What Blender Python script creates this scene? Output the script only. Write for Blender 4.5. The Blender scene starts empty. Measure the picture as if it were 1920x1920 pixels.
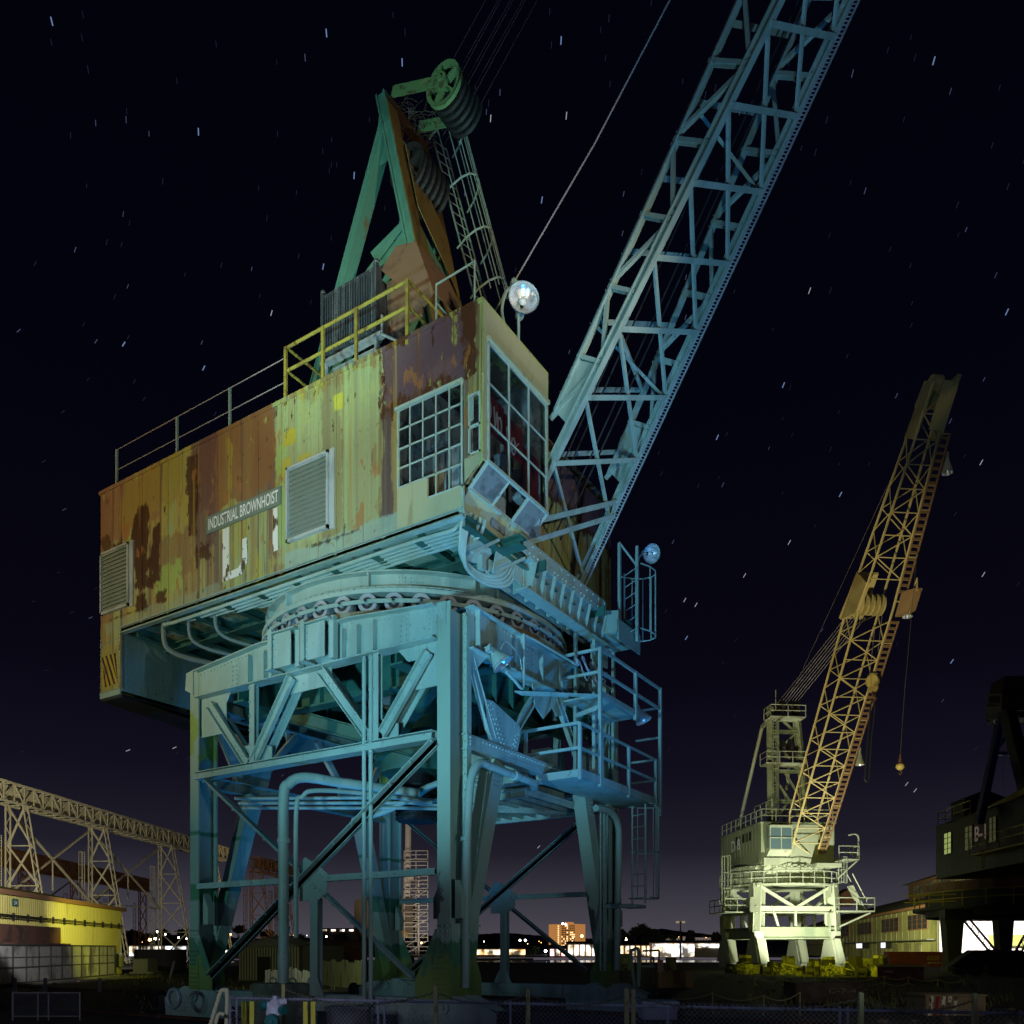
import bpy, math, random
from mathutils import Vector as V
random.seed(7)
SC = bpy.context.scene
COL = SC.collection
# ------------------------------------------------------------------ camera (eye 1.75 m above the yard, level, shifted up)
FPX, HOR, HC = 1560., 1780., 1.75
_n = math.hypot(2455, 1560); CS, SN = 2455/_n, 1560/_n
CAM = V((9.5766, -12.8717, HC))
cd = bpy.data.cameras.new('camera'); cam = bpy.data.objects.new('camera', cd); COL.objects.link(cam)
cd.sensor_width = 36; cd.lens = 36*FPX/1920; cd.shift_y = (HOR-960)/1920; cd.clip_end = 9000; cd.clip_start = .1
FW = V((-SN, CS, 0)); RT = V((CS, SN, 0))
cam.location = CAM; cam.rotation_euler = (math.pi/2, 0, math.atan2(-FW.x, FW.y)); SC.camera = cam
def ray(px, py): return FW + RT*((px-960)/FPX) + V((0,0,(HOR-py)/FPX))
def Xp(px, py, x): d = ray(px,py); return CAM + d*((x-CAM.x)/d.x)
def Yp(px, py, y): d = ray(px,py); return CAM + d*((y-CAM.y)/d.y)
def Zp(px, py, z): d = ray(px,py); return CAM + d*((z-CAM.z)/d.z)
def Wp(px, py, d): return CAM + ray(px,py)*d
def Gp(px, d, z=0.): p = CAM + (FW+RT*((px-960)/FPX))*d; return V((p.x, p.y, z))
# ------------------------------------------------------------------ night sky, city glow on the horizon
w = bpy.data.worlds.new('World'); SC.world = w; w.use_nodes = True; nt = w.node_tree; nt.nodes.clear()
N = nt.nodes.new; L = nt.links.new
tc = N('ShaderNodeTexCoord'); sp = N('ShaderNodeSeparateXYZ'); L(tc.outputs['Generated'], sp.inputs[0])
cr = N('ShaderNodeValToRGB'); L(sp.outputs['Z'], cr.inputs[0])
st = [(0,(.082,.070,.088)),(.03,(.058,.053,.070)),(.055,(.043,.040,.054)),(.115,(.0138,.0124,.0215)),(.20,(.0058,.0050,.0115)),(.30,(.0024,.0021,.0062)),(.55,(.0010,.0010,.0040)),(1,(.0006,.0006,.0028))]
cr.color_ramp.elements[0].position = 0; cr.color_ramp.elements[0].color = (*st[0][1],1)
cr.color_ramp.elements[1].position = 1; cr.color_ramp.elements[1].color = (*st[-1][1],1)
for p, c in st[1:-1]: e = cr.color_ramp.elements.new(p); e.color = (*c,1)
bg = N('ShaderNodeBackground'); bg.inputs[1].default_value = 1.0; L(cr.outputs[0], bg.inputs[0])
ow = N('ShaderNodeOutputWorld'); L(bg.outputs[0], ow.inputs[0])
SC.view_settings.view_transform = 'Standard'; SC.view_settings.look = 'None'; SC.view_settings.exposure = 0; SC.view_settings.gamma = 1
SC.cycles.max_bounces = 5; SC.cycles.diffuse_bounces = 2; SC.cycles.glossy_bounces = 2; SC.cycles.transparent_max_bounces = 8
SC.cycles.sample_clamp_indirect = 4
def lamp(name, loc, aim, power, col, ang=60, blend=.5, rad=.25):
    d = bpy.data.lights.new(name, 'SPOT'); d.energy = power; d.color = col; d.spot_size = math.radians(ang); d.spot_blend = blend; d.shadow_soft_size = rad
    o = bpy.data.objects.new(name, d); COL.objects.link(o); o.location = loc
    o.rotation_euler = (V(aim)-V(loc)).to_track_quat('-Z','Y').to_euler(); return o
def CP(r, f, z): p = CAM + RT*r + FW*f; return V((p.x, p.y, z))
# floodlights of the yard: cold ones beside the photographer, a sodium one higher up, those at the far crane and buildings, and added fills without fixtures
lamp('yard_floodlight_cold', CP(-5.5,6.0,2.6), (-1.5,1.0,9.0), 6000, (.27,.74,1.0), 56, .9)
lamp('yard_floodlight_cold_left', CP(-13,4,3.0), (-6.8,0,6.2), 2100, (.42,.88,1.0), 46, .9)
lamp('yard_floodlight_sodium', CP(-24,1,6.5), (-7.5,0,12.4), 9500, (1.0,.78,.36), 36, .8)
lamp('yard_floodlight_olive', CP(-8,-2,4), (-2.2,0,13.4), 3300, (1.0,.93,.58), 25, .8)
lamp('yard_floodlight_neutral', CP(15,-1,6), (.8,1.0,12.3), 5200, (.90,.95,.80), 24, .8)
lamp('yard_floodlight_low', CP(7,5,1.5), (.2,2.2,7.5), 1050, (.62,.85,.95), 60, .9)
lamp('blue_low_fill', CP(3.2,13.6,.3), (2.2,4.0,13), 2300, (.02,.33,.95), 80, .8)  # added blue lamp low in the yard, without a fixture
lamp('a_frame_right_fill', CP(12,2,6), (-3.4,3,18.6), 6000, (1.0,.80,.42), 17, .8)  # added warm lamp for the A-frame's right faces
lamp('boom_light', CP(3.0,6,1.5), (5.0,3.0,18), 3800, (.36,.72,1.0), 44, .8)
lamp('blue_low_fill_left', (-4.2,2.2,.4), (-5.5,4.2,9), 700, (.01,.30,.95), 110, .8)  # added blue lamp under the portal, without a fixture
lamp('a_frame_fill', CP(-9,6,5), (-3.6,3,19), 7000, (.50,1.0,.88), 26, .8)  # added lamp to brighten the A-frame
# ------------------------------------------------------------------ materials
def mat(name, base, rough=.6, metal=0., layers=(), zones=(), bump=.0, emit=None, alpha=None):
    m = bpy.data.materials.new(name); m.use_nodes = True; t = m.node_tree; b = t.nodes['Principled BSDF']
    b.inputs['Roughness'].default_value = rough; b.inputs['Metallic'].default_value = metal
    b.inputs['Base Color'].default_value = (*base,1)
    if emit: b.inputs['Emission Color'].default_value = (*emit[0],1); b.inputs['Emission Strength'].default_value = emit[1]
    if not layers and not zones and not bump: return m
    g = t.nodes.new('ShaderNodeNewGeometry'); P = g.outputs['Position']; k = t.nodes.new; l = t.links.new
    cur = None
    def noise(sc, det=4, off=0.):
        mp = k('ShaderNodeMapping'); mp.inputs['Scale'].default_value = sc; mp.inputs['Location'].default_value = (off, off*1.3, off*.7); l(P, mp.inputs[0])
        n = k('ShaderNodeTexNoise'); n.inputs['Scale'].default_value = 1; n.inputs['Detail'].default_value = det; n.inputs['Roughness'].default_value = .62 if det<7 else .74; l(mp.outputs[0], n.inputs[0]); return n.outputs['Fac']
    def M(op, a, c=None):
        n = k('ShaderNodeMath'); n.operation = op
        for i, v in ((0,a),(1,c)):
            if v is None: continue
            if isinstance(v,(int,float)): n.inputs[i].default_value = v
            else: l(v, n.inputs[i])
        return n.outputs[0]
    def over(fac, col):
        nonlocal cur
        mx = k('ShaderNodeMix'); mx.data_type = 'RGBA'; l(fac, mx.inputs['Factor'])
        if cur is None: mx.inputs[6].default_value = (*base,1)
        else: l(cur, mx.inputs[6])
        mx.inputs[7].default_value = (*col,1); cur = mx.outputs[2]
    def rng(v, lo, hi):
        n = k('ShaderNodeMapRange'); n.interpolation_type = 'SMOOTHSTEP'; l(v, n.inputs[0]); n.inputs[1].default_value = lo; n.inputs[2].default_value = hi; return n.outputs[0]
    off = 0.
    def zone(z):
        # (colour, (x0,x1), (z0,z1), roughness of edge, noise scale, strength)  in world X / Z ; None = no limit
        nonlocal off
        col, xr, zr, amp, ns, s = z; off += 3.7
        sx = k('ShaderNodeSeparateXYZ'); l(P, sx.inputs[0]); d = None
        for o, r in ((sx.outputs['X'], xr), (sx.outputs['Z'], zr)):
            if r is None: continue
            q = M('SUBTRACT', M('ABSOLUTE', M('SUBTRACT', o, (r[0]+r[1])/2)), (r[1]-r[0])/2)
            d = q if d is None else M('MAXIMUM', d, q)
        nn = noise((ns,ns,ns*.55), 8, off); nn = M('MULTIPLY', M('SUBTRACT', nn, .5), amp*5.5)
        f = rng(M('ADD', d, nn), .02, -.04); over(M('MULTIPLY', f, s), col)
    for la in layers:
        if len(la) == 6: zone(la); continue
        col, sc, lo, hi, s = la; off += 5.1
        over(M('MULTIPLY', rng(noise(sc, 5, off), lo, hi), s), col)
    for z in zones: zone(z)
    if cur is not None: l(cur, b.inputs['Base Color'])
    if bump:
        bp = k('ShaderNodeBump'); bp.inputs['Strength'].default_value = bump; bp.inputs['Distance'].default_value = .02
        l(noise((7,7,7), 6), bp.inputs['Height']); l(bp.outputs[0], b.inputs['Normal'])
    rg = k('ShaderNodeMapRange'); l(noise((3,3,2), 4, 9.), rg.inputs[0]); rg.inputs[3].default_value = max(.05, rough-.15); rg.inputs[4].default_value = min(1, rough+.2); l(rg.outputs[0], b.inputs['Roughness'])
    return m
RUST = (.060,.020,.008)
PAINT = mat('weathered_green_grey_paint', (.36,.47,.42), .5, 0, [((.20,.29,.27),(1.6,1.6,.22),.50,.60,.55),((.09,.11,.09),(8,8,6),.62,.70,.55),((.20,.11,.05),(6,6,.45),.66,.72,.65),((.26,.36,.31),(.5,.5,.25),.42,.62,.8),((.16,.20,.15),(2.2,2.2,.35),.56,.74,.55),(RUST,(1.6,1.6,.8),.69,.74,.7),((.44,.52,.42),(5,5,5),.6,.7,.3)], bump=.25)
LEGP = mat('leg_paint_with_primer', (.36,.47,.38), .5, 0, [((.26,.36,.29),(.5,.5,.25),.42,.62,.7),((.15,.17,.12),(2.2,2.2,.3),.58,.74,.5),
    ((.05,.19,.09),None,(.5,1.95),.25,1.2,.85),((.22,.30,.06),None,(.3,1.5),.5,1.8,.8),((.03,.025,.02),(-1.1,-.25),(2.25,3.3),.2,3.,.8),
    ((.05,.22,.10),(-8.2,-7.5),(4.5,4.62),.02,1.,.9),((.05,.22,.10),(-8.2,-7.5),(2.9,3.35),.05,1.,.9),((.24,.34,.06),(-8.2,-7.5),(6.3,7.4),.3,1.,.9)], bump=.25)
TEAL = mat('dark_green_painted_steel', (.03,.13,.10), .55, 0, [((.02,.07,.06),(.9,.9,.4),.45,.65,.8),((.2,.24,.18),(1.5,1.5,.6),.66,.72,.6)], bump=.2)
TRACK = mat('rust_streaked_track', (.27,.26,.17), .7, 0, [((.17,.085,.03),(1.6,1.6,.2),.45,.62,.9),((.33,.38,.3),(3,3,.3),.58,.7,.7),((.05,.03,.02),(4,4,.35),.62,.7,.7)], bump=.4)
HOUSE = mat('peeling_house_paint', (.34,.38,.155), .62, 0, [
    ((.30,.17,.065),(4.2,4.2,.10),.46,.56,.75),((.13,.075,.075),(5.2,5.2,.07),.52,.60,.8),((.40,.34,.07),(1.3,1.3,.45),.56,.60,.75),((.16,.17,.08),(9,9,.16),.55,.63,.55),
    ((.36,.44,.22),(-4.6,-1.6),(10.3,13.6),.35,.9,.55),((.20,.115,.05),(-3.3,-2.7),(10.4,14),.12,1.,.5),((.10,.055,.06),(-1.62,-1.32),(10.2,12.7),.07,2.,.85),((.16,.09,.06),(-5.5,-4.7),(11.8,14),.2,1.3,.8),
    ((.30,.15,.085),(-11.5,-8.9),(12.5,13.9),.35,.9,.8),((.25,.12,.07),(-11.5,-10.9),(10.3,14),.2,1.1,.6),((.33,.26,.05),(-10.4,-8.1),(12.6,13.9),.35,1.2,.65),
    ((.24,.105,.035),(-7.6,-4.7),(12.0,13.9),.3,1.0,.85),((.12,.055,.06),(-7.5,-6.7),(11.2,13.9),.15,1.,.7),((.36,.27,.04),(-6.3,-6.15),(11.9,13.6),.1,3.,.8),
    ((.23,.12,.05),(-9.0,-7.5),(10.7,12.0),.3,1.,.6),((.33,.46,.12),(-9.1,-8.0),(10.5,11.2),.2,1.5,.8),((.32,.46,.14),(-4.7,-4.3),(10.6,12.8),.1,2.,.6),
    ((.055,.016,.006),(-9.95,-9.25),(10.9,12.9),.25,2.0,.95),((.05,.015,.006),(-9.2,-8.85),(10.9,12.3),.12,2.4,.95),((.055,.016,.006),(-7.8,-7.35),(11.6,13.6),.18,2.2,.9),
    ((.05,.015,.006),(-9.8,-9.4),(10.3,10.7),.15,3.,.95),((.05,.015,.006),(-9.0,-8.6),(10.35,10.6),.14,4.,.9),((.06,.02,.007),(-7.5,-6.9),(10.9,11.4),.22,2.5,.9),((.055,.016,.006),(-10.8,-10.4),(11.95,12.3),.14,3.,.9),((.07,.03,.01),(-11.3,-11.0),(11.4,12.6),.15,2.5,.8),
    ((.09,.03,.010),(-1.62,.8),(12.42,13.85),.25,2.,1.0),((.13,.075,.095),(-1.5,.35),(12.62,13.75),.30,2.2,.95),((.19,.10,.10),(-.5,.2),(12.7,13.0),.2,3.,.6),((.40,.42,.08),(.1,.25),(13.2,13.9),.12,5.,.9),((.42,.50,.16),(.72,.95),(10,13.9),.08,3.,.95),
    ((.46,.38,.04),(-4.45,-4.05),(12.75,13.1),.05,3.,1.),((.46,.38,.04),(-4.5,-4.2),(12.1,12.5),.05,3.,.9),((.44,.37,.05),(-4.0,-3.6),(12.15,12.45),.06,3.,.9),((.5,.46,.06),(-2.95,-2.65),(13.0,13.35),.03,2.,1.),
    ((.30,.42,.34),(-4.4,1),(9.9,10.42),.1,1.,.8),((.28,.36,.26),(-11.2,-6.6),(9.95,10.3),.12,1.,.5),((.02,.02,.015),(-3.6,-2.2),(10.33,10.40),.06,7.,.85),((.03,.02,.015),(-11,-9.3),(10.33,10.38),.05,7.,.8),
    ((.30,.27,.06),(-11.5,-10.5),(8.3,9.7),.2,1.2,.7),((.34,.32,.09),(4.5,4.5,2.2),.665,.69,.85),((.055,.022,.012),(7,7,3),.63,.68,.75),((.15,.07,.045),(7,7,.09),.585,.64,.75),((.44,.30,.05),(5,5,.11),.63,.69,.5),((.36,.15,.04),(2.4,2.4,1.1),.62,.66,.7),((.05,.018,.008),(3.4,3.4,1.3),.66,.69,.9),((.22,.13,.08),(14,14,5),.6,.7,.4)], bump=.7)
CREAM = mat('cream_cab_paint', (.46,.45,.27), .55, 0, [((.36,.38,.24),(1,1,.5),.45,.6,.7),((.16,.09,.03),(7,7,.5),.64,.72,.8),((.30,.22,.09),(3,3,.3),.6,.72,.7)], bump=.3)
SASH = mat('pale_blue_sash_paint', (.42,.52,.46), .5, 0, [((.2,.2,.12),(9,9,3),.6,.68,.7),((.5,.53,.3),(3,3,2),.55,.62,.6)], bump=.3)
YELP = mat('rusty_yellow_rail_paint', (.36,.29,.05), .6, 0, [((.10,.035,.012),(6,6,6),.55,.62,.8),((.22,.15,.04),(2,2,2),.5,.6,.7)], bump=.3)
GALV = mat('galvanised_steel', (.42,.44,.47), .45, .35, [((.25,.26,.29),(6,6,6),.5,.65,.6)], bump=.15)
LOUV = mat('louvre_grey_paint', (.42,.46,.46), .5, 0, [((.28,.33,.32),(2,2,1),.5,.6,.7),((.16,.12,.07),(6,6,1),.66,.74,.5)], bump=.2)
RUSTM = mat('rusty_steel', (.11,.045,.02), .85, 0, [((.045,.02,.012),(2,2,2),.45,.6,.8),((.22,.12,.04),(4,4,2),.6,.7,.6)], bump=.6)
PLY = mat('brown_hood_sheet', (.20,.11,.065), .8, 0, [((.10,.055,.035),(2,2,2),.5,.65,.7)], bump=.3)
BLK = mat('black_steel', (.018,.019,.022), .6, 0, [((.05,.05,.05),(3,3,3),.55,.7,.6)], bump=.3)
RADI = mat('radiator_core', (.07,.08,.10), .5, .3, [((.20,.22,.25),(8,8,.4),.5,.6,.8)], bump=.4)
WHITE = mat('white_lettering', (.78,.79,.76), .6, 0, [((.3,.24,.18),(5,5,2),.62,.7,.7)])
WHITEC = mat('clean_white', (.8,.8,.8), .6)
GREYSIGN = mat('grey_sign_paint', (.16,.21,.17), .6)
GLASS = mat('dusty_window_glass', (.010,.012,.018), .08)
GLASS.node_tree.nodes['Principled BSDF'].inputs['Alpha'].default_value = .30
FROST = mat('frosted_toe_glass', (.20,.22,.22), .45, 0, [((.08,.09,.09),(3,3,3),.45,.65,.8),((.4,.4,.38),(14,14,14),.6,.7,.5)], bump=.3)
CHROME = mat('lamp_reflector', (.85,.87,.92), .26, .7)
REDP = mat('red_spray_paint', (.28,.015,.02), .6, 0, [((.04,.008,.012),(6,6,2),.5,.6,.9)])
CABIN = mat('cab_interior_paint', (.30,.34,.36), .6, 0, [((.08,.09,.10),(4,4,3),.5,.6,.8)])
ROPE = mat('wire_rope', (.16,.13,.11), .6, .3)
ROPEB = mat('pendant_rope', (.34,.30,.30), .6, .2)
REDM = mat('red_hand_brush', (.3,.01,.02), .5)
# ------------------------------------------------------------------ mesh builder (all shapes in world coordinates)
def rect(w, h): return [(-w/2,-h/2),(w/2,-h/2),(w/2,h/2),(-w/2,h/2)]
def ibm(w, h, t=.025): a=w/2; b=h/2; s=t/2; return [(-a,-b),(a,-b),(a,-b+t),(s,-b+t),(s,b-t),(a,b-t),(a,b),(-a,b),(-a,b-t),(-s,b-t),(-s,-b+t),(-a,-b+t)]
def chn(w, h, t=.02): a=w/2; b=h/2; return [(-a,-b),(a,-b),(a,-b+t),(-a+t,-b+t),(-a+t,b-t),(a,b-t),(a,b),(-a,b)]
def ang(w, h, t=.015): a=w/2; b=h/2; return [(-a,-b),(a,-b),(a,-b+t),(-a+t,-b+t),(-a+t,b),(-a,b)]
ORG = {}
class MB:
    def __init__(s, T=None): s.v=[]; s.f=[]; s.T=T
    def add(s, vs, fs):
        o = len(s.v); T = s.T
        s.v += [T(V(p)) if T else V(p) for p in vs]; s.f += [tuple(i+o for i in f) for f in fs]; return s
    def bx(s, x0,x1,y0,y1,z0,z1):
        return s.add([(x0,y0,z0),(x1,y0,z0),(x1,y1,z0),(x0,y1,z0),(x0,y0,z1),(x1,y0,z1),(x1,y1,z1),(x0,y1,z1)],[(3,2,1,0),(4,5,6,7),(0,1,5,4),(1,2,6,5),(2,3,7,6),(3,0,4,7)])
    def ex(s, p, q, pr, up=(0,0,1), pr2=None):
        p=V(p); q=V(q); d=(q-p).normalized(); up=V(up); sd=d.cross(up)
        if sd.length<1e-3: sd=d.cross(V((0,1,0)))
        if sd.length<1e-3: sd=V((1,0,0))
        sd.normalize(); u=sd.cross(d); n=len(pr); pr2=pr2 or pr
        return s.add([p+sd*a+u*b for a,b in pr]+[q+sd*a+u*b for a,b in pr2],[tuple(range(n))[::-1],tuple(range(n,2*n))]+[(i,(i+1)%n,n+(i+1)%n,n+i) for i in range(n)])
    def tb(s, pts, r, n=8, cap=True):
        pts=[V(p) for p in pts]; o=len(s.v); R=[]; up=None
        for i,p in enumerate(pts):
            d=(pts[min(i+1,len(pts)-1)]-pts[max(i-1,0)])
            if d.length<1e-6: d=pts[-1]-pts[0]
            d=d.normalized()
            if up is None: up=V((0,0,1)) if abs(d.z)<.9 else V((1,0,0))
            sd=d.cross(up).normalized(); up=sd.cross(d).normalized()
            rr=r[i] if isinstance(r,(list,tuple)) else r
            R+= [p+sd*(math.cos(2*math.pi*k/n)*rr)+up*(math.sin(2*math.pi*k/n)*rr) for k in range(n)]
        F=[]; m=len(pts)
        for i in range(m-1):
            for k in range(n): F.append((i*n+k,i*n+(k+1)%n,(i+1)*n+(k+1)%n,(i+1)*n+k))
        if cap: F+=[tuple(range(n))[::-1],tuple(range((m-1)*n,m*n))]
        return s.add(R,F)
    def pl(s, pts, nrm):      # plate: outline extruded by nrm vector
        pts=[V(p) for p in pts]; nrm=V(nrm); n=len(pts)
        return s.add(pts+[p+nrm for p in pts],[tuple(range(n)),tuple(range(n,2*n))[::-1]]+[(i,n+i,n+(i+1)%n,(i+1)%n) for i in range(n)])
    def la(s, prof, c, n=64, a0=0, a1=2*math.pi, ax='z'):   # prof of (r,z) closed ring profile
        c=V(c); m=len(prof); full=abs(a1-a0)>6.28; k=n if full else n+1; vs=[]
        for i in range(k):
            a=a0+(a1-a0)*i/n; ca=math.cos(a); sa=math.sin(a)
            for r,z in prof:
                vs.append(c+(V((r*ca,r*sa,z)) if ax=='z' else (V((r*ca,z,r*sa)) if ax=='y' else V((z,r*ca,r*sa)))))
        F=[]
        for i in range(n):
            j=(i+1)%k
            for q in range(m): F.append((i*m+q,i*m+(q+1)%m,j*m+(q+1)%m,j*m+q))
        return s.add(vs,F)
    def dk(s, c, ax, r, h, n=20, r2=None):  # disc / cylinder along axis vector
        ax=V(ax).normalized(); return s.tb([V(c)-ax*h/2, V(c)+ax*h/2], [r, r if r2 is None else r2], n)
    def rv(s, p, nrm, r=.022):
        nrm=V(nrm).normalized(); u=nrm.orthogonal().normalized(); w_=nrm.cross(u); p=V(p); vs=[]; r*=1.35
        for k in range(6): a=k*math.pi/3; vs.append(p+(u*math.cos(a)+w_*math.sin(a))*r)
        for k in range(6): a=k*math.pi/3; vs.append(p+(u*math.cos(a)+w_*math.sin(a))*r*.6+nrm*r*.8)
        return s.add(vs,[(k,(k+1)%6,6+(k+1)%6,6+k) for k in range(6)]+[tuple(range(6,12))])
    def rr(s, p, q, nrm, step=.13, r=.022):
        p=V(p); q=V(q); n=max(1,int((q-p).length/step))
        for i in range(n+1): s.rv(p.lerp(q,i/n), nrm, r)
        return s
    def sph(s, c, r, n=10, m=6, sq=(1,1,1)):
        c=V(c); vs=[]; F=[]
        for i in range(m+1):
            t=math.pi*i/m
            for k in range(n): a=2*math.pi*k/n; vs.append(c+V((r*sq[0]*math.sin(t)*math.cos(a),r*sq[1]*math.sin(t)*math.sin(a),r*sq[2]*math.cos(t))))
        for i in range(m):
            for k in range(n): F.append((i*n+k,(i+1)*n+k,(i+1)*n+(k+1)%n,i*n+(k+1)%n))
        return s.add(vs,F)
    def build(s, name, m, parent=None, label=None, smooth=False):
        me=bpy.data.meshes.new(name); me.from_pydata([tuple(p) for p in s.v],[],s.f)
        if isinstance(m,(list,tuple)):
            for q in m: me.materials.append(q)
        else: me.materials.append(m)
        if smooth:
            me.shade_smooth(); me.set_sharp_from_angle(angle=math.radians(40))
        o=bpy.data.objects.new(name,me); COL.objects.link(o)
        if parent is not None:
            o.parent=parent; o.location=-ORG.get(parent.name,V((0,0,0)))
        if label: o['label']=label
        return o
def tag(o, label=None, cat=None, group=None, kind=None):
    if label: o['label']=label
    if cat: o['category']=cat
    if group: o['group']=group
    if kind: o['kind']=kind
    return o
def thing(name, loc, label, cat, group=None):
    o=bpy.data.objects.new(name,None); COL.objects.link(o); o.location=loc; o.empty_display_size=.3
    ORG[o.name]=V(loc); return tag(o,label,cat,group)
def struct(name, mb, m): return tag(mb.build(name,m), kind='structure')
def dup(root, loc, label=None, rz=None):
    r=root.copy(); COL.objects.link(r); r.location=loc
    if rz is not None: r.rotation_euler=(0,0,rz)
    if label: r['label']=label
    for ch in list(root.children):
        c=ch.copy(); COL.objects.link(c); c.parent=r
        for g in ch.children: d=g.copy(); COL.objects.link(d); d.parent=c
    return r
def text(s, name, m, parent, o, ex, ey, w=None, h=None, thick=.01, bold=0., lab=None):
    cu=bpy.data.curves.new(name,'FONT'); cu.body=s; cu.size=1; cu.extrude=0; cu.offset=bold
    ob=bpy.data.objects.new(name,cu); COL.objects.link(ob); bpy.context.view_layer.update()
    me=bpy.data.meshes.new_from_object(ob.evaluated_get(bpy.context.evaluated_depsgraph_get())); bpy.data.objects.remove(ob)
    xs=[v.co.x for v in me.vertices]; ys=[v.co.y for v in me.vertices]; x0,x1,y0,y1=min(xs),max(xs),min(ys),max(ys)
    ex=V(ex); ey=V(ey); o=V(o); sy=h/(y1-y0) if h else None; sx=w/(x1-x0) if w else sy; sy=sy or sx
    for v in me.vertices: v.co=o+ex*((v.co.x-x0)*sx)+ey*((v.co.y-y0)*sy)
    me.materials.clear(); me.materials.append(m); b=bpy.data.objects.new(name,me); COL.objects.link(b)
    if parent is not None: b.parent=parent; b.location=-ORG.get(parent.name,V((0,0,0)))
    if lab: b['label']=lab
    return b
def railing(mb, pts, h=1.05, r=.025, mid=True, posts=1.3, drop=0):
    pts=[V(p) for p in pts]
    for k in ([1,.5] if mid else [1]): mb.tb([p+V((0,0,h*k)) for p in pts], r, 6)
    for a,b in zip(pts,pts[1:]):
        n=max(1,round((b-a).length/posts))
        for i in range(n+1): p=a.lerp(b,i/n); mb.tb([p-V((0,0,drop)),p+V((0,0,h))], r, 6)
def cage(mb, base, out, h, w=.45, rc=.38, hoops=3, z0=0, rung=.3, n=7, r=.018):
    # ladder with hoops; out = unit vector away from the wall
    base=V(base); out=V(out).normalized(); sd=out.cross(V((0,0,1))).normalized()
    for s_ in (-1,1): mb.tb([base+sd*s_*w/2, base+sd*s_*w/2+V((0,0,h))], r*1.3, 6)
    z=.15
    while z<h: mb.tb([base-sd*w/2+V((0,0,z)), base+sd*w/2+V((0,0,z))], r*.7, 5); z+=rung
    def arc(k): a=math.pi*(-.5+k/n)*1.0; return sd*(math.sin(a)*rc)+out*(math.cos(a)*rc*1.7+.02)
    for i in range(hoops):
        zz=z0+(h-z0)*i/(hoops-1) if hoops>1 else z0
        mb.tb([base+arc(k)+V((0,0,zz)) for k in range(n+1)], r, 5)
    for k in range(1,n): mb.tb([base+arc(k)+V((0,0,z0)), base+arc(k)+V((0,0,h))], r*.8, 5)
def cagelink(mb,*a,**k): cage(mb,*a,**k)
# ================================================================== THE BIG PORTAL CRANE
XL, YB = -7.84, 7.5
CX, CY, RR = -3.85, 3.75, 3.75
CR = thing('portal_crane', (CX,CY,0), 'huge rusty blue-green portal crane with peeling machinery house, nearest and largest in the yard', 'crane')
def P(mb, name, m, par=None, lab=None, smooth=False): return mb.build(name, m, par or CR, lab, smooth)
# ---- legs
for sx_, x0 in ((-1,0.),(1,XL)):
    for sy_, y0 in ((1,0.),(-1,YB)):
        T = lambda p, sx_=sx_, sy_=sy_, x0=x0, y0=y0: V((x0+sx_*p.x, y0+sy_*p.y, p.z))
        m = MB(T)
        m.bx(0,.31,-.02,.02,.95,8.46).bx(.14,.17,.02,.5,.8,8.40).bx(0,.31,.5,.54,.8,8.40)
        m.bx(-.05,-.02,.46,.62,.8,8.3)
        # riveted flare at the foot
        m.pl([(-.02,-.045,.78),(.84,-.045,.78),(.84,-.045,1.15),(.34,-.045,2.15),(0.0,-.045,2.15)],(0,.022,0))
        m.pl([(-.035,-.02,.78),(-.035,1.0,.78),(-.035,1.0,1.15),(-.035,.5,2.25),(-.035,-.02,2.25)],(.03,0,0))
        m.bx(.02,.36,-.062,-.046,.8,1.75)
        for k in range(9):
            for c in (.08,.16,.24,.31): m.rv((c,-.063,.86+k*.105),(0,-1,0),.022)
        for k in range(5):
            for c in (.06,.17,.28): m.rv((c,-.046,1.8+k*.1),(0,-1,0),.02)
        # raking inner leg (box) in the side frame
        A=V((.17,.36,.95)); B=V((.17,1.74,5.68))
        m.ex(A,B,rect(.34,.30),(0,1,0),rect(.34,.42))
        m.pl([(-.03,.15,.8),(-.03,.75,.8),(-.03,.92,2.4),(-.03,.45,2.4)],(.03,0,0))
        for k in range(8):
            for c in (.0,.1,.2): m.rv((-.032,.42+c+k*.045,1.1+k*.16),(-1,0,0),.02)
        for k in range(4):
            for c in (-.1,0,.1): m.rv((-.012,1.60+c+k*.028,5.15+k*.1),(-1,0,0),.018)
        # small bracket box on the leg
        m.bx(-.18,-.03,.10,.3,2.35,2.75) ; m.pl([(-.18,.1,2.75),(-.03,.1,2.75),(-.03,.1,3.1)],(0,.2,0))
        m.bx(.32,.5,.1,.3,2.35,2.75); m.pl([(.5,.1,2.75),(.32,.1,2.75),(.32,.1,3.1)],(0,.2,0))
        m.rr((.03,.497,1.),(.03,.497,8.3),(0,-1,0),.16,.016); m.rr((-.035,.47,1.),(-.035,.47,8.3),(-1,0,0),.16,.016)
        P(m,'leg',LEGP)
# eye plates at leg tops
m=MB(); m.pl([(-.3,-.05,8.46),(-.08,-.05,8.46),(-.08,-.05,8.02),(-.3,-.05,8.25)],(0,.03,0)); m.dk((-.19,-.055,8.3),(0,1,0),.05,.03,12); P(m,'lifting_lug',PAINT)
m=MB(); m.pl([(-7.95,-.05,8.45),(-7.7,-.05,8.5),(-7.7,-.05,7.9),(-8.0,-.05,8.05)],(0,.03,0)); P(m,'lifting_lug',PAINT)
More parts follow.
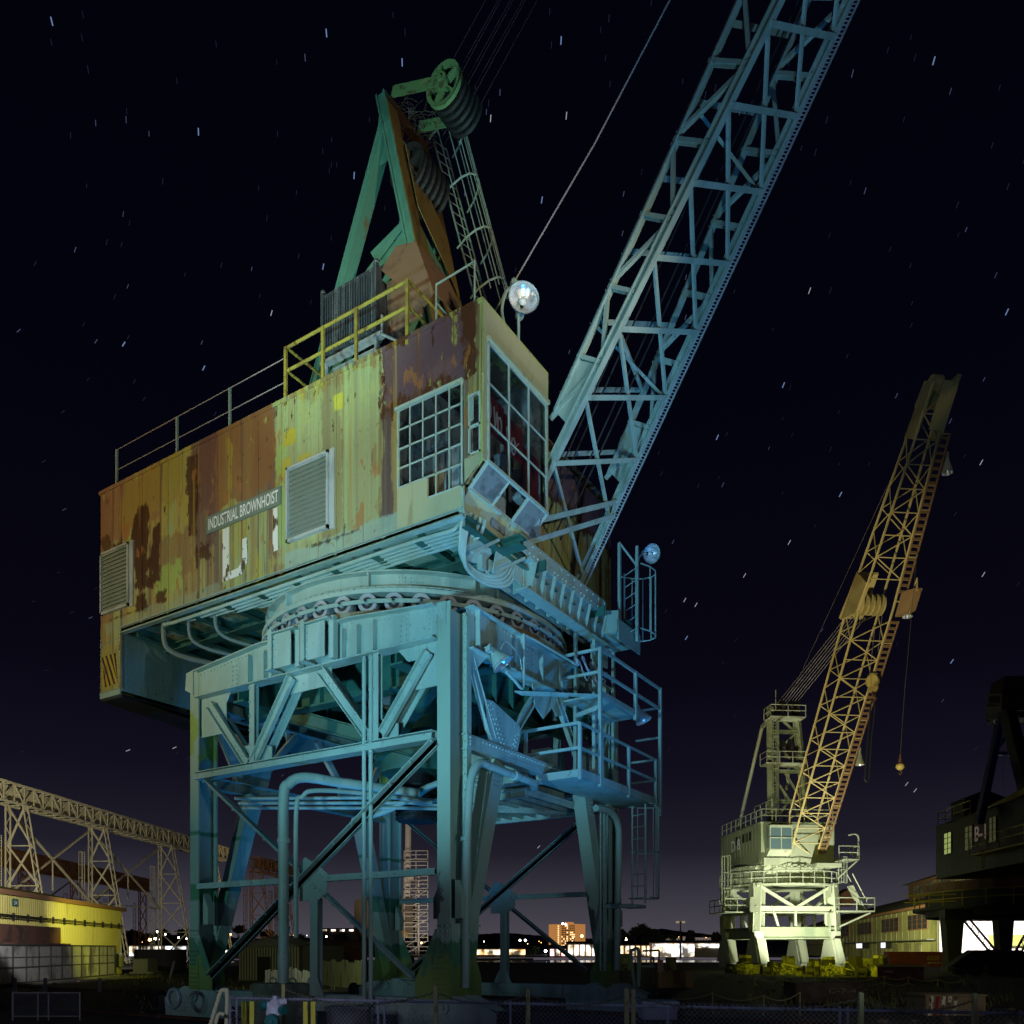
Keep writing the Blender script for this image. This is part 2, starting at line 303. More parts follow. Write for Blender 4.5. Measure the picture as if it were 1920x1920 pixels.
# ---- top girders (plate girders, deepest under the ring)
def girder(y, out):
    m=MB(); xs=[XL+.32,-5.3,-2.5,-.32]; zs=[8.40,8.60,8.60,8.40]
    m.pl([(xs[0],y,7.8),(xs[3],y,7.8)]+[(xs[i],y,zs[i]) for i in (3,2,1,0)],(0,.03,0))
    for a in range(3): m.ex((xs[a],y+.015,zs[a]+.015),(xs[a+1],y+.015,zs[a+1]+.015),rect(.34,.03))
    m.bx(xs[0],xs[3],y-.15,y+.18,7.775,7.80)
    s=out; ys=y-.004 if s<0 else y+.034
    for x in (-5.62,-5.1,-4.85,-3.0,-2.72,-2.3,-1.86): m.bx(x-.012,x+.012,y-.13 if s<0 else y+.03,y if s<0 else y+.16,7.80,8.44)
    for x in (-6.15,-6.28,-1.22,-1.08,-.5): m.rr((x,ys,7.9),(x,ys,8.32),(0,s,0),.085,.017)
    m.rr((xs[0]+.1,ys,7.86),(xs[3]-.1,ys,7.86),(0,s,0),.12,.018); m.rr((xs[0]+.1,ys,8.34),(-5.6,ys,8.5),(0,s,0),.12,.018); m.rr((-1.9,ys,8.45),(xs[3]-.1,ys,8.34),(0,s,0),.12,.018)
    return m
P(girder(-.02,-1),'top_girder',PAINT); P(girder(YB-.01,1),'top_girder',PAINT)
m=MB()
for x in (-4.62,-3.62):     # projecting ring brackets of the front girder
    m.bx(x,x+.02,-.36,-.05,7.84,8.72); m.bx(x+.02,x+.62,-.36,-.34,7.86,8.60); m.bx(x-.1,x+.75,-.40,-.05,8.62,8.65) ; m.bx(x-.02,x+.16,-.5,-.16,7.80,7.825)
    m.ex((x+.02,-.40,7.84),(x+.02,-.40,8.72),rect(.12,.03)); m.ex((x+.70,-.18,7.84),(x+.70,-.18,8.72),rect(.14,.14))
    m.rr((x+.12,-.362,7.9),(x+.12,-.362,8.56),(0,-1,0),.07,.017); m.rr((x+.04,-.362,7.9),(x+.04,-.362,8.56),(0,-1,0),.09,.014)
P(m,'ring_bracket',PAINT)
def sgirder(x, out):
    m=MB(); m.bx(x,x+.03,.55,YB-.55,7.72,8.52); m.bx(x-.15,x+.18,.55,YB-.55,8.52,8.55); m.bx(x-.15,x+.18,.55,YB-.55,7.69,7.72)
    xs=x+.032 if out>0 else x-.002
    for y in (.8,2.4,3.3,4.2,5.0,6.5): m.bx(x+.03 if out>0 else x-.13,x+.16 if out>0 else x,y,y+.025,7.72,8.52)
    m.rr((xs,.7,7.78),(xs,6.9,7.78),(out,0,0),.13,.018); m.rr((xs,.7,8.46),(xs,6.9,8.46),(out,0,0),.13,.018)
    for y in (2.85,3.05,4.6,4.75,4.9): m.rr((xs,y,7.88),(xs,y,8.4),(out,0,0),.09,.018)
    return m
P(sgirder(-.03,1),'top_girder',PAINT); P(sgirder(XL,-1),'top_girder',PAINT)
# ---- lower chords
for y in (-.02,YB):
    m=MB(); m.ex((XL+.32,y,5.90),(-.32,y,5.90),ibm(.30,.18,.02)); m.bx(XL+.32,-.32,y-.17,y-.15,5.80,5.93)
    m.rr((XL+1.5,y-.171,5.865),(XL+2.4,y-.171,5.865),(0,-1,0),.07,.014); m.rr((XL+.5,y-.171,5.90),(-.5,y-.171,5.90),(0,-1,0),.5,.018); m.rr((-2.7,y-.171,5.90),(-1.9,y-.171,5.90),(0,-1,0),.07,.014)
    P(m,'cross_beam',PAINT)
for x,s in ((-.05,1),(XL+.05,-1)):
    m=MB(); m.ex((x,.45,5.86),(x,YB-.45,5.86),chn(.22,.30,.02)) if s<0 else m.ex((x,YB-.45,5.86),(x,.45,5.86),chn(.22,.30,.02))
    f=x+.112*s; m.bx(min(f,f+.012*s),max(f,f+.012*s),.45,YB-.45,5.73,5.99); f+=.013*s
    for k in range(3): m.rv((f,.55,5.80+k*.07),(s,0,0),.02)
    m.rr((f,1.0,5.93),(f,6.9,5.93),(s,0,0),.12,.017); m.rr((f,2.0,5.80),(f,3.2,5.80),(s,0,0),.09,.017)
    P(m,'cross_beam',PAINT)
# ---- web members of the upper panels (front and rear faces)
def dia(mb, a, b, y, w=.20, d=.16): mb.ex((a[0],y,a[1]),(b[0],y,b[1]),chn(d,w,.02),(0,-1,0)); return mb
WEBS=[((-7.05,7.55),(-5.78,6.05)),((-5.5,6.05),(-4.3,7.72)),((-3.4,7.72),(-2.03,6.1)),((-1.68,6.1),(-.5,7.55))]
for y in (.02,YB):
    for a,b in WEBS:
        m=MB(); d=V((b[0]-a[0],0,b[1]-a[1])).normalized(); n=V((d.z,0,-d.x))
        A=V((a[0],y,a[1])); B=V((b[0],y,b[1]))
        m.ex(A-V((0,.05,0)),B-V((0,.05,0)),rect(.20,.02),(0,-1,0))
        for s in (-1,1): m.ex(A+n*.10*s-V((0,.09,0)),B+n*.10*s-V((0,.09,0)),rect(.02,.10),(0,-1,0))
        m.ex(A+n*.02+V((0,.22,0)),B+n*.02+V((0,.22,0)),ang(.14,.14,.02),(0,-1,0))
        L_=(B-A).length
        for k in range(7): m.rv(A+d*(.12+k*.09)+n*(.03 if k%2 else -.03)-V((0,.062,0)),(0,-1,0),.016); m.rv(B-d*(.12+k*.09)+n*(.03 if k%2 else -.03)-V((0,.062,0)),(0,-1,0),.016)
        P(m,'diagonal_brace',PAINT)
    for x in (-5.58,-1.86):
        m=MB(); m.ex((x,y-.02,5.98),(x,y-.02,7.78),ibm(.16,.14,.02),(0,-1,0)); m.rr((x-.05,y-.105,6.1),(x-.05,y-.105,7.7),(0,-1,0),.3,.02); P(m,'upright',PAINT)
    for pts in ([(-7.5,7.77),(-6.45,7.77),(-6.6,7.55),(-6.6,6.85),(-7.5,6.85)],[(-.32,7.77),(-1.35,7.77),(-1.1,7.5),(-.9,7.5),(-.9,6.9),(-.32,6.9)],[(-4.5,7.77),(-3.2,7.77),(-3.2,7.4),(-4.5,7.4)],[(-6.1,5.99),(-5.05,5.99),(-5.05,6.32),(-5.4,6.45),(-6.0,6.45)],[(-2.35,5.99),(-1.35,5.99),(-1.35,6.3),(-1.7,6.45),(-2.2,6.45)]):
        m=MB(); m.pl([(a,y+.03,b) for a,b in pts],(0,.018,0)); P(m,'gusset_plate',PAINT)
# side frames, upper panels
for x,s in ((-.06,1),(XL+.06,-1)):
    for a,b in (((.62,7.6),(1.45,6.1)),((3.42,7.68),(2.3,6.45)),((4.15,7.68),(5.2,6.45)),((6.88,7.6),(6.05,6.1))):
        m=MB(); A=V((x,a[0],a[1])); B=V((x,b[0],b[1])); d=(B-A).normalized(); n=V((0,d.z,-d.y))
        m.ex(A,B,rect(.18,.02),(s,0,0)); 
        for q in (-1,1): m.ex(A+n*.09*q+V((s*.05,0,0)),B+n*.09*q+V((s*.05,0,0)),rect(.02,.1),(s,0,0))
        for k in range(9): m.rv(A+d*(.15+k*.16)+V((s*.012,0,0))+n*(.03 if k%2 else -.03),(s,0,0),.018)
        P(m,'diagonal_brace',PAINT)
    for pts in ([(1.15,6.85),(1.42,6.88),(2.46,6.6),(2.5,6.42),(2.28,5.7),(1.32,5.7)],[(6.35,6.85),(6.08,6.88),(5.04,6.6),(5.0,6.42),(5.22,5.7),(6.18,5.7)],[(3.0,7.72),(4.6,7.72),(4.5,7.3),(4.1,7.2),(3.9,7.35),(3.5,7.0),(3.1,7.2)],[(.55,7.72),(1.2,7.72),(.8,7.35),(.55,7.35)]):
        m=MB(); m.pl([(x+.07*s,a,b) for a,b in pts],(.02*s,0,0))
        c=V((x,sum(a for a,b in pts)/len(pts),sum(b for a,b in pts)/len(pts)))
        if len(pts)==6:
            q=1 if c.y<3.75 else -1; f=x+.091*s
            for (y0_,z0_,y1_,z1_) in ((1.25,6.75,1.95,5.75),(1.35,6.8,2.02,5.82),(2.4,6.4,2.1,5.75),(2.3,6.35,2.0,5.75)):
                if q<0: y0_=7.5-y0_; y1_=7.5-y1_
                m.rr((f,y0_,z0_),(f,y1_,z1_),(s,0,0),.10,.018)
        P(m,'gusset_plate',PAINT)
# ---- X bracing of the lower panels
for y,ff in ((0.02,1),(YB,1)):
    for a,b in (((-7.30,5.75),(-.95,1.15)),((-7.0,1.1),(-.30,5.75))):
        m=MB(); yy=y+(.0 if a[1]>b[1] else -.16)
        A=V((a[0],yy,a[1])); B=V((b[0],yy,b[1]))
        m.ex(A,B,ang(.13,.16,.02),(0,-1,0)); m.ex(A+V((0,.12,.0)),B+V((0,.12,.0)),ang(.10,.12,.02),(0,1,0))
        d=(B-A).normalized(); n=V((d.z,0,-d.x))
        m.rr(A+V((0,-.082,0)),B+V((0,-.082,0)),(0,-1,0),.62,.018)
        P(m,'brace',PAINT)
    for xa,xb in ((-7.5,-4.1),(-3.3,-.32)):
        m=MB(); m.ex((xa,y-.05,3.26),(xb,y-.05,3.26),ang(.12,.13,.02),(0,0,1)); m.bx(xa,xb,y-.125,y-.11,3.20,3.325); m.rr((xa+.2,y-.127,3.26),(xb-.1,y-.127,3.26),(0,-1,0),.42,.02); P(m,'strut',PAINT)
    m=MB(); m.pl([(-4.15,y-.07,3.45),(-3.9,y-.07,3.75),(-3.5,y-.07,3.55),(-3.2,y-.07,3.35),(-3.25,y-.07,2.95),(-3.5,y-.07,2.8),(-4.05,y-.07,2.8),(-4.1,y-.07,3.1)],(0,.02,0))
    m.rr((-3.75,y-.072,3.6),(-3.35,y-.072,3.3),(0,-1,0),.1,.02); m.rr((-4.05,y-.072,3.5),(-3.35,y-.072,2.9),(0,-1,0),.12,.018); P(m,'gusset_plate',PAINT)
    m=MB(); m.ex((-3.62,y,.9),(-3.62,y,2.85),ibm(.22,.16,.02),(0,-1,0)); m.pl([(-3.95,y-.1,.75),(-3.3,y-.1,.75),(-3.5,y-.1,1.15),(-3.75,y-.1,1.15)],(0,.02,0)); P(m,'upright',PAINT)
# ---- sills, trucks, wheels, bumpers
for y in (0.25,YB-.25):
    m=MB(); m.ex((XL-.2,y,.60),(.2,y,.60),ibm(.34,.36,.03)); m.bx(XL+.1,-.1,y-.18,y-.17,.45,.76); m.rr((XL+.2,y-.181,.5),(-.2,y-.181,.5),(0,-1,0),.2,.02); m.rr((XL+.2,y-.181,.7),(-.2,y-.181,.7),(0,-1,0),.2,.02); P(m,'sill_beam',PAINT)
for xc,sx_ in ((-.15,1),(XL+.15,-1)):
    for y in (.25,YB-.25):
        m=MB(); m.pl([(xc-1.15,y-.24,.12),(xc+1.15,y-.24,.12),(xc+1.2,y-.24,.55),(xc+.45,y-.24,.85),(xc-.45,y-.24,.85),(xc-1.2,y-.24,.55)],(0,.05,0)); m.pl([(xc-1.15,y+.2,.12),(xc+1.15,y+.2,.12),(xc+1.2,y+.2,.55),(xc+.45,y+.2,.85),(xc-.45,y+.2,.85),(xc-1.2,y+.2,.55)],(0,.05,0))
        m.dk((xc,y-.27,.62),(0,1,0),.13,.1,16); m.dk((xc,y-.33,.62),(0,1,0),.06,.06,12)
        for k in range(7):
            for q in range(3): m.rv((xc-.9+k*.12,y-.243,.25+q*.1),(0,-1,0),.02)
        tr=P(m,'wheel_truck',PAINT)
        for k in (-.85,-.28,.28,.85):
            wv=MB(); wv.la([(.05,-.07),(.24,-.07),(.27,-.05),(.27,.05),(.30,.06),(.30,.09),(.05,.09)],(xc+k,y,.30),24,ax='y'); P(wv,'wheel',RUSTM,tr,smooth=True)
        b=MB(); b.bx(min(xc+sx_*1.2,xc+sx_*1.5),max(xc+sx_*1.2,xc+sx_*1.5),y-.22,y+.22,.2,.6); b.la([(.0,-.03),(.22,-.03),(.22,.03),(.0,.03)],(xc+sx_*1.65,y,.45),20,ax='x'); b.dk((xc+sx_*1.55,y,.45),(1,0,0),.08,.2,12); P(b,'buffer',BLK,tr)
# ---- interior: ring seat girders, deck, machinery under the ring
for i,(a,b) in enumerate((((-6.3,.15,8.0),(-6.3,7.35,8.0)),((-1.5,.15,8.0),(-1.5,7.35,8.0)),((XL+.2,1.5,8.0),(-.1,1.5,8.0)),((XL+.2,6.0,8.0),(-.1,6.0,8.0)))):
    m=MB(); m.ex(a,b,ibm(.35,.9,.04)); d=(V(b)-V(a)).normalized(); sd=d.cross(V((0,0,1)))
    for k in range(9): p=V(a)+d*(.5+k*.75); m.bx(*((p.x-.02,p.x+.02,p.y-.15,p.y+.15) if abs(d.x)>.5 else (p.x-.15,p.x+.15,p.y-.02,p.y+.02)),7.6,8.4); m.rr(p-sd*.035+V((0,0,-.4)),p-sd*.035+V((0,0,.4)),-sd,.1,.02)
    P(m,'cross_girder',TEAL)
for a,b in (((-6.3,1.5,7.6),(-3.0,3.0,6.5)),((-1.5,1.5,7.6),(-4.6,3.0,6.5)),((-6.3,6,7.6),(-4.6,4.6,6.5)),((-1.5,6,7.6),(-3,4.6,6.5))):
    m=MB(); m.ex(a,b,ibm(.25,.35,.03)); P(m,'centre_strut',TEAL)
m=MB(); m.la([(.05,6.2),(.9,6.2),(1.0,6.5),(1.0,7.3),(.7,7.9),(.6,8.6),(.05,8.6)],(CX,CY,0),24); P(m,'king_pin_housing',TEAL,smooth=True)
m=MB(); m.la([(.08,5.0),(.5,5.0),(.5,5.9),(.3,6.2),(.08,6.2)],(CX,CY,0),20)
for k in range(8): m.la([(.5,5.05+k*.1),(.56,5.05+k*.1),(.56,5.09+k*.1),(.5,5.09+k*.1)],(CX,CY,0),20)
P(m,'slip_ring_drum',BLK)
m=MB()
for x,y,w_,d_,h_,z in ((-2.6,4.2,.8,.5,1.2,5.45),(-1.7,4.0,.9,.4,.9,5.45),(-2.9,5.2,.7,.7,.7,5.45),(-1.2,5.0,.5,.8,1.3,5.45)):
    m.bx(x,x+w_,y,y+d_,z,z+h_); m.bx(x+.06,x+w_-.06,y-.02,y,z+.08,z+h_-.08)
    for k in range(3): m.bx(x-.01,x+w_+.01,y-.04,y-.02,z+.15+k*h_/3.3,z+.17+k*h_/3.3)
P(m,'switch_cabinet',PAINT)
m=MB(); m.bx(-3.4,-.3,3.3,6.3,5.38,5.44)
for k in range(9): m.ex((-3.4+k*.38,3.3,5.33),(-3.4+k*.38,6.3,5.33),rect(.03,.1))
for y in (3.3,6.3): m.ex((-3.4,y,5.3),(-.3,y,5.3),chn(.1,.18,.015))
P(m,'machine_deck',PAINT)
# thick cable loops below the king pin
def curve(pts, n=6):
    pts=[V(p) for p in pts]; out=[]
    for i in range(len(pts)-1):
        p0=pts[max(i-1,0)]; p1=pts[i]; p2=pts[i+1]; p3=pts[min(i+2,len(pts)-1)]
        for k in range(n):
            t=k/n; out.append(.5*((2*p1)+(p2-p0)*t+(2*p0-5*p1+4*p2-p3)*t*t+(3*p1-p0-3*p2+p3)*t*t*t))
    return out+[pts[-1]]
for k in range(4):
    m=MB(); m.tb(curve([(-4.6,2.2+k*.25,4.9+k*.1),(-3.6,2.4+k*.25,5.1+k*.12),(-2.8,3.0+k*.2,5.7+k*.08),(-2.0,3.6+k*.2,5.75+k*.1),(-1.5,4.0+k*.2,5.4)]),.07,8); P(m,'power_cable',PAINT,smooth=True)
# big feed pipe up the front, bending back to the centre
m=MB(); m.tb(curve([(-4.28,-.3,1.0),(-4.28,-.3,3),(-4.28,-.3,5.0),(-4.22,-.2,5.35),(-4.05,.1,5.52),(-3.7,.9,5.5),(-2.9,2.6,5.45)],5),.115,10); m.dk((-4.28,-.3,2.2),(0,0,1),.14,.1); m.dk((-4.28,-.3,4.1),(0,0,1),.14,.1); m.dk((-4.28,-.3,1.5),(0,0,1),.13,.3); P(m,'feed_pipe',PAINT,smooth=True)
m=MB(); m.tb(curve([(-4.0,-.2,2.0),(-4.0,-.2,4.7),(-3.92,-.1,5.05),(-3.75,.1,5.2),(-3.3,1.0,5.25),(-2.5,2.6,5.2)],5),.05,8); P(m,'feed_pipe',PAINT,smooth=True)
for px0 in (-2.13,-1.95):
    m=MB(); m.tb([(px0,-.1,.2),(px0,-.1,7.75)],.045,8); P(m,'conduit',PAINT,smooth=True)
for k in range(3):
    m=MB(); m.tb([(-7.1,.7+k*.12,5.45-k*.1),(-3,2.2+k*.15,5.3-k*.1),(-.6,6.5,5.3)],.04,8); P(m,'conduit',PAINT,smooth=True)
# big pipe on the near leg bending onto the side beam
m=MB(); m.tb(curve([(.12,.33,1.0),(.12,.33,3.),(.14,.40,4.6),(.16,.48,5.15),(.18,.68,5.42),(.2,1.0,5.45),(.2,1.9,5.42),(.2,2.7,5.4),(-.1,3.3,5.4)],5),.085,10)
for z in (2.0,3.9,): m.dk((.12,.34,z),(0,0,1),.11,.08)
m.dk((.2,2.0,5.42),(0,1,0),.11,.12); P(m,'drain_pipe',PAINT,smooth=True)
m=MB(); m.tb(curve([(.14,YB-1.6,5.3),(.2,YB-.9,5.3),(.22,YB-.45,5.0),(.22,YB-.42,4.2),(.18,YB-.45,1.2)],5),.09,10); P(m,'drain_pipe',PAINT,smooth=True)
m=MB(); cage(m,(.05,YB-1.0,1.2),(1,0,0),4.2,.3,.01,2,0); P(m,'leg_ladder',PAINT)
# ---- turntable: lower track, rollers with link bars, slewing ring
m=MB(); m.la([(3.25,8.3),(3.70,8.3),(3.70,8.74),(3.86,8.74),(3.86,8.84),(3.25,8.84)],(CX,CY,0),96)
for k in range(26): a=k*math.pi/13; m.ex(V((CX+3.72*math.cos(a),CY+3.72*math.sin(a),8.3)),V((CX+3.72*math.cos(a),CY+3.72*math.sin(a),8.74)),rect(.04,.1),(math.cos(a),math.sin(a),0))
P(m,'roller_track',TRACK)
m=MB(); m.la([(3.52,9.40),(3.55,9.40),(3.55,9.72),(3.52,9.72)],(CX,CY,0),96); m.la([(3.3,9.36),(3.74,9.36),(3.74,9.40),(3.3,9.40)],(CX,CY,0),96); m.la([(3.3,9.72),(3.72,9.72),(3.72,9.75),(3.3,9.75)],(CX,CY,0),96); m.la([(3.3,9.27),(3.78,9.25),(3.80,9.33),(3.74,9.355),(3.3,9.355)],(CX,CY,0),96)
for k in range(40):
    a=k*math.pi/20+.08; 
    if not (-1.9<(a-2*math.pi if a>math.pi else a)-(-.1)<-.5 and k%4): 
        c=V((math.cos(a),math.sin(a),0)); m.ex(V((CX,CY,9.40))+c*3.62,V((CX,CY,9.72))+c*3.62,rect(.03,.15),c)
for k in range(150): a=k*2*math.pi/150; c=V((math.cos(a),math.sin(a),0)); m.rv(V((CX,CY,9.378))+c*3.74,c,.017); 
for a0 in (-2.2,-1.0,.2): 
    for k in range(5):
        for q in range(3): a=a0+k*.035; c=V((math.cos(a),math.sin(a),0)); m.rv(V((CX,CY,9.47+q*.09))+c*3.55,c,.017)
P(m,'slewing_ring',PAINT)
NR=41
rol=None
for k in range(NR):
    a=2*math.pi*k/NR+.05; c=V((math.cos(a),math.sin(a),0)); cen=V((CX,CY,9.055))+c*3.66
    if rol is None:
        rm=MB(); rm.tb([(-.16,0,0),(-.16,0,0),(.02,0,0),(.02,0,0),(.06,0,0)],[.12,.205,.205,.15,.15],22); rm.tb([(.05,0,0),(.05,0,0),(.075,0,0)],[.13,.205,.205],22); rm.dk((.08,0,0),(1,0,0),.055,.12,12); rm.dk((.10,0,0),(1,0,0),.03,.16,8)
        rol=rm.build('roller',GALV,CR,smooth=True); o=rol
        hm=MB(); hm.tb([(.076,0,0),(.079,0,0)],[.125,.12],18); hm.dk((.12,0,0),(1,0,0),.03,.20,8); hub=hm.build('roller_hub',BLK,None); hub.parent=rol  # dark disc paints the shade of the roller's recessed middle
    else:
        o=rol.copy(); COL.objects.link(o); o.parent=CR; q_=hub.copy(); COL.objects.link(q_); q_.parent=o
    o.location=cen-V((CX,CY,0)); o.rotation_euler=(0,0,a)
m=MB()
for k in range(NR):
    a=2*math.pi*k/NR+.05; b=2*math.pi*(k+1)/NR+.05
    A=V((CX+3.82*math.cos(a),CY+3.82*math.sin(a),9.055)); B=V((CX+3.82*math.cos(b),CY+3.82*math.sin(b),9.055)); m.ex(A,B,rect(.02,.085)); m.rv(A+(A-V((CX,CY,9.055))).normalized()*.01,(A-V((CX,CY,9.055))),.035)
P(m,'roller_link_bar',PAINT)
# ---- revolving frame under the house
m=MB()
for y in (1.2,6.3): m.ex((-10.4,y,9.98-.12),(.9,y,9.98-.12),ibm(.3,.2,.03))
for x in [-10+i*1.15 for i in range(10)]: m.ex((x,.0,9.88),(x,7.5,9.88),ibm(.16,.2,.02))
for y in (2.35,5.15): m.bx(-6,.75,y-.02,y+.02,9.76,9.98)
P(m,'revolving_frame',TEAL)
m=MB(); m.bx(.34,.36,2.1,6.0,9.35,9.92); m.bx(.2,.55,2.0,6.1,9.92,9.95); m.bx(.2,.5,2.0,6.1,9.32,9.35); m.bx(.55,.57,1.6,5.6,9.95,10.28); m.rr((.572,1.8,10.02),(.572,5.5,10.02),(1,0,0),.17,.022); m.rr((.572,1.8,10.2),(.572,5.5,10.2),(1,0,0),.3,.022)
for k in range(9): m.pl([(.36,2.2+k*.42,9.35),(.36,2.2+k*.42,9.92),(.62,2.2+k*.42,9.92),(.5,2.2+k*.42,9.42)],(0,.03,0))
P(m,'boom_seat_girder',PAINT)
m=MB()
for k in range(8): y=2.3+k*.48; m.bx(-.05,.25,y,y+.03,9.42,9.9)
m.bx(-.1,-.07,1.6,6.6,9.4,9.95); P(m,'stiffener_plate',PAINT)
# ---- machinery house
YH=-.15; HT=13.81
hs=MB()
def sh(x0,x1,z0,z1,t=.04): hs.bx(x0,x1,YH,YH+t,z0,z1)
sh(-10.52,-1.2,10.0,HT); sh(-11.42,-10.52,8.5,HT); sh(-1.2,.85,12.44,HT); sh(-1.2,-.42,10.0,10.5) ; sh(-.42,.42,10.0,10.5); sh(.42,.53,10.5,12.44); sh(.53,.82,12.1,12.44); sh(.80,.85,10.86,12.1); sh(.53,.80,10.86,11.02)
hs.pl([(.42,YH,10.5),(.45,YH,10.5),(.85,YH,10.86),(.42,YH,10.86)],(0,.04,0))
hs.bx(-11.42,-11.38,YH,7.65,8.5,HT); hs.bx(-11.42,-.3,7.61,7.65,10,HT); hs.bx(-11.42,.85,YH,2.28,HT,HT+.04); hs.bx(-11.42,-.26,2.28,7.65,HT,HT+.04)
hs.bx(-10.52,.3,YH,2.28,10.0,10.03); hs.bx(-10.52,-.3,2.28,7.65,10.0,10.03); hs.bx(-.30,-.26,2.34,7.6,10.0,13.6)
hs.bx(-.28,.85,2.24,2.28,10.86,HT)
for x in (-10.5,-9.6,-8.55,-7.45,-6.25,-5.3,-4.55,-2.9,-1.6): hs.bx(x,x+.05,YH-.015,YH,10.0 if x>-10.45 else 8.5,HT)
hs.bx(-11.42,.87,YH-.03,YH,HT-.07,HT+.02)
house=P(hs,'machinery_house',HOUSE,None,'peeling yellow-green machinery house streaked with rust')
m=MB(); m.bx(-10.54,-10.50,YH+.04,7.6,8.45,9.97); 
m.pl([(-11.42,YH,8.5),(-10.52,YH,8.5),(-10.52,YH,8.36),(-11.42,YH,8.36)],(0,.04,0))
m.rr((-10.498,.1,8.6),(-10.498,7.4,8.6),(1,0,0),.25,.018); m.rr((-10.498,.02,8.6),(-10.498,.02,9.9),(1,0,0),.1,.018)
m.rr((-11.36,YH-.003,8.55),(-11.36,YH-.003,9.9),(0,-1,0),.09,.018); m.rr((-10.6,YH-.003,8.55),(-10.6,YH-.003,9.9),(0,-1,0),.09,.018); m.rr((-11.36,YH-.003,8.5),(-10.6,YH-.003,8.5),(0,-1,0),.09,.018); m.rr((-11.36,YH-.003,9.75),(-10.6,YH-.003,9.82),(0,-1,0),.09,.018)
P(m,'counterweight_box',PAINT,house); m=MB(); m.bx(-11.42,-10.5,YH+.042,7.6,8.32,8.36); m.pl([(-11.42,YH+.05,8.32),(-10.5,YH+.05,8.32),(-10.5,3,8.12),(-11.42,3,8.12)],(0,0,-.02)); m.pl([(-11.42,3.01,8.12),(-10.5,3.01,8.12),(-10.5,7.6,8.32),(-11.42,7.6,8.32)],(0,0,-.02)); P(m,'bottom_plate',BLK,house)  # black of the bottom plate stands in for the unlit underside
STRY=mat('hazard_yellow',(.42,.28,.03),.6,0,[((.12,.07,.02),(4,4,2),.58,.66,.8)]); 
m=MB()
for k in range(6):
    xa=-11.36+k*.19-.16; pts=[(xa+.05,8.62+.02),(xa+.16,8.62+.02),(xa-.22,9.45),(xa-.30,9.45)]
    pts=[(max(-11.34,min(-10.6,a)),b) for a,b in pts]
    if len({a for a,b in pts})>2: m.pl([(a,YH-.006,b) for a,b in pts],(0,.004,0))
P(m,'hazard_stripe',STRY,house)
m=MB()
for k in range(6):
    xa=-11.24+k*.19-.16; pts=[(xa+.05,8.62+.02),(xa+.12,8.62+.02),(xa-.26,9.45),(xa-.33,9.45)]
    pts=[(max(-11.34,min(-10.6,a)),b) for a,b in pts]
    if len({a for a,b in pts})>2: m.pl([(a,YH-.006,b) for a,b in pts],(0,.004,0))
P(m,'hazard_stripe',BLK,house)
m=MB(); m.ex((-10.5,YH+.02,9.98),(.4,YH+.02,9.98),chn(.14,.16,.02)); P(m,'base_channel',PAINT,house)
# louvres
for (x0,x1,z0,z1) in ((-4.29,-3.03,10.60,12.22),(-11.28,-10.05,10.52,12.14)):
    m=MB(); y=YH-.09
    for a,b,c,d in ((x0,x0+.05,z0,z1),(x1-.05,x1,z0,z1),(x0,x1,z0,z0+.06),(x0,x1,z1-.05,z1)): m.bx(a,b,y,YH-.002,c,d)
    m.bx(x1+.002,x1+.14,YH-.04,YH-.001,z0-.03,z1+.03); bk=MB(); bk.bx(x0+.05,x1-.05,YH-.03,YH-.004,z0+.06,z1-.05)
    lo=P(m,'louvre',LOUV,house); P(bk,'louvre_back',GREYSIGN,lo); n=15
    sm=MB()
    for k in range(n): z=z0+.09+k*(z1-z0-.17)/(n-1); sm.pl([(x0+.05,y+.015,z-.03),(x1-.05,y+.015,z-.03),(x1-.05,y+.06,z+.030),(x0+.05,y+.06,z+.030)],(0,.004,.010))
    P(sm,'louvre_slat',LOUV,lo)
# lettering
m=MB(); m.bx(-7.02,-4.5,YH-.035,YH-.018,11.53,11.93); nb=P(m,'name_board',GREYSIGN,house)
text('INDUSTRIAL BROWNHOIST','lettering',WHITEC,nb,(-6.94,YH-.038,11.60),(1,0,0),(0,0,1),w=2.36,h=.27,bold=.012)
WORN=mat('worn_white_paint',(.74,.74,.70),.7,0,[((.10,.06,.03),(3.2,3.2,1.6),.53,.57,1.),((.35,.3,.2),(7,7,1),.6,.7,.7)])
m=MB(); y=YH-.017
m.pl([(-6.46,y,10.28),(-6.24,y,10.28),(-6.24,y,11.50),(-6.46,y,11.50)],(0,.003,0))
m.pl([(-6.24,y,10.28),(-5.80,y,10.30),(-5.60,y,10.55),(-5.78,y,10.62),(-5.92,y,10.48),(-6.24,y,10.46)],(0,.003,0)); m.pl([(-5.78,y,10.625),(-5.60,y,10.555),(-5.62,y,11.1),(-5.78,y,11.1)],(0,.003,0))
m.pl([(-4.78,y,10.55),(-4.60,y,10.55),(-4.62,y,11.5),(-4.76,y,11.5)],(0,.003,0))
P(m,'crane_number',WORN,house,'worn white D and 1 painted under the name board')
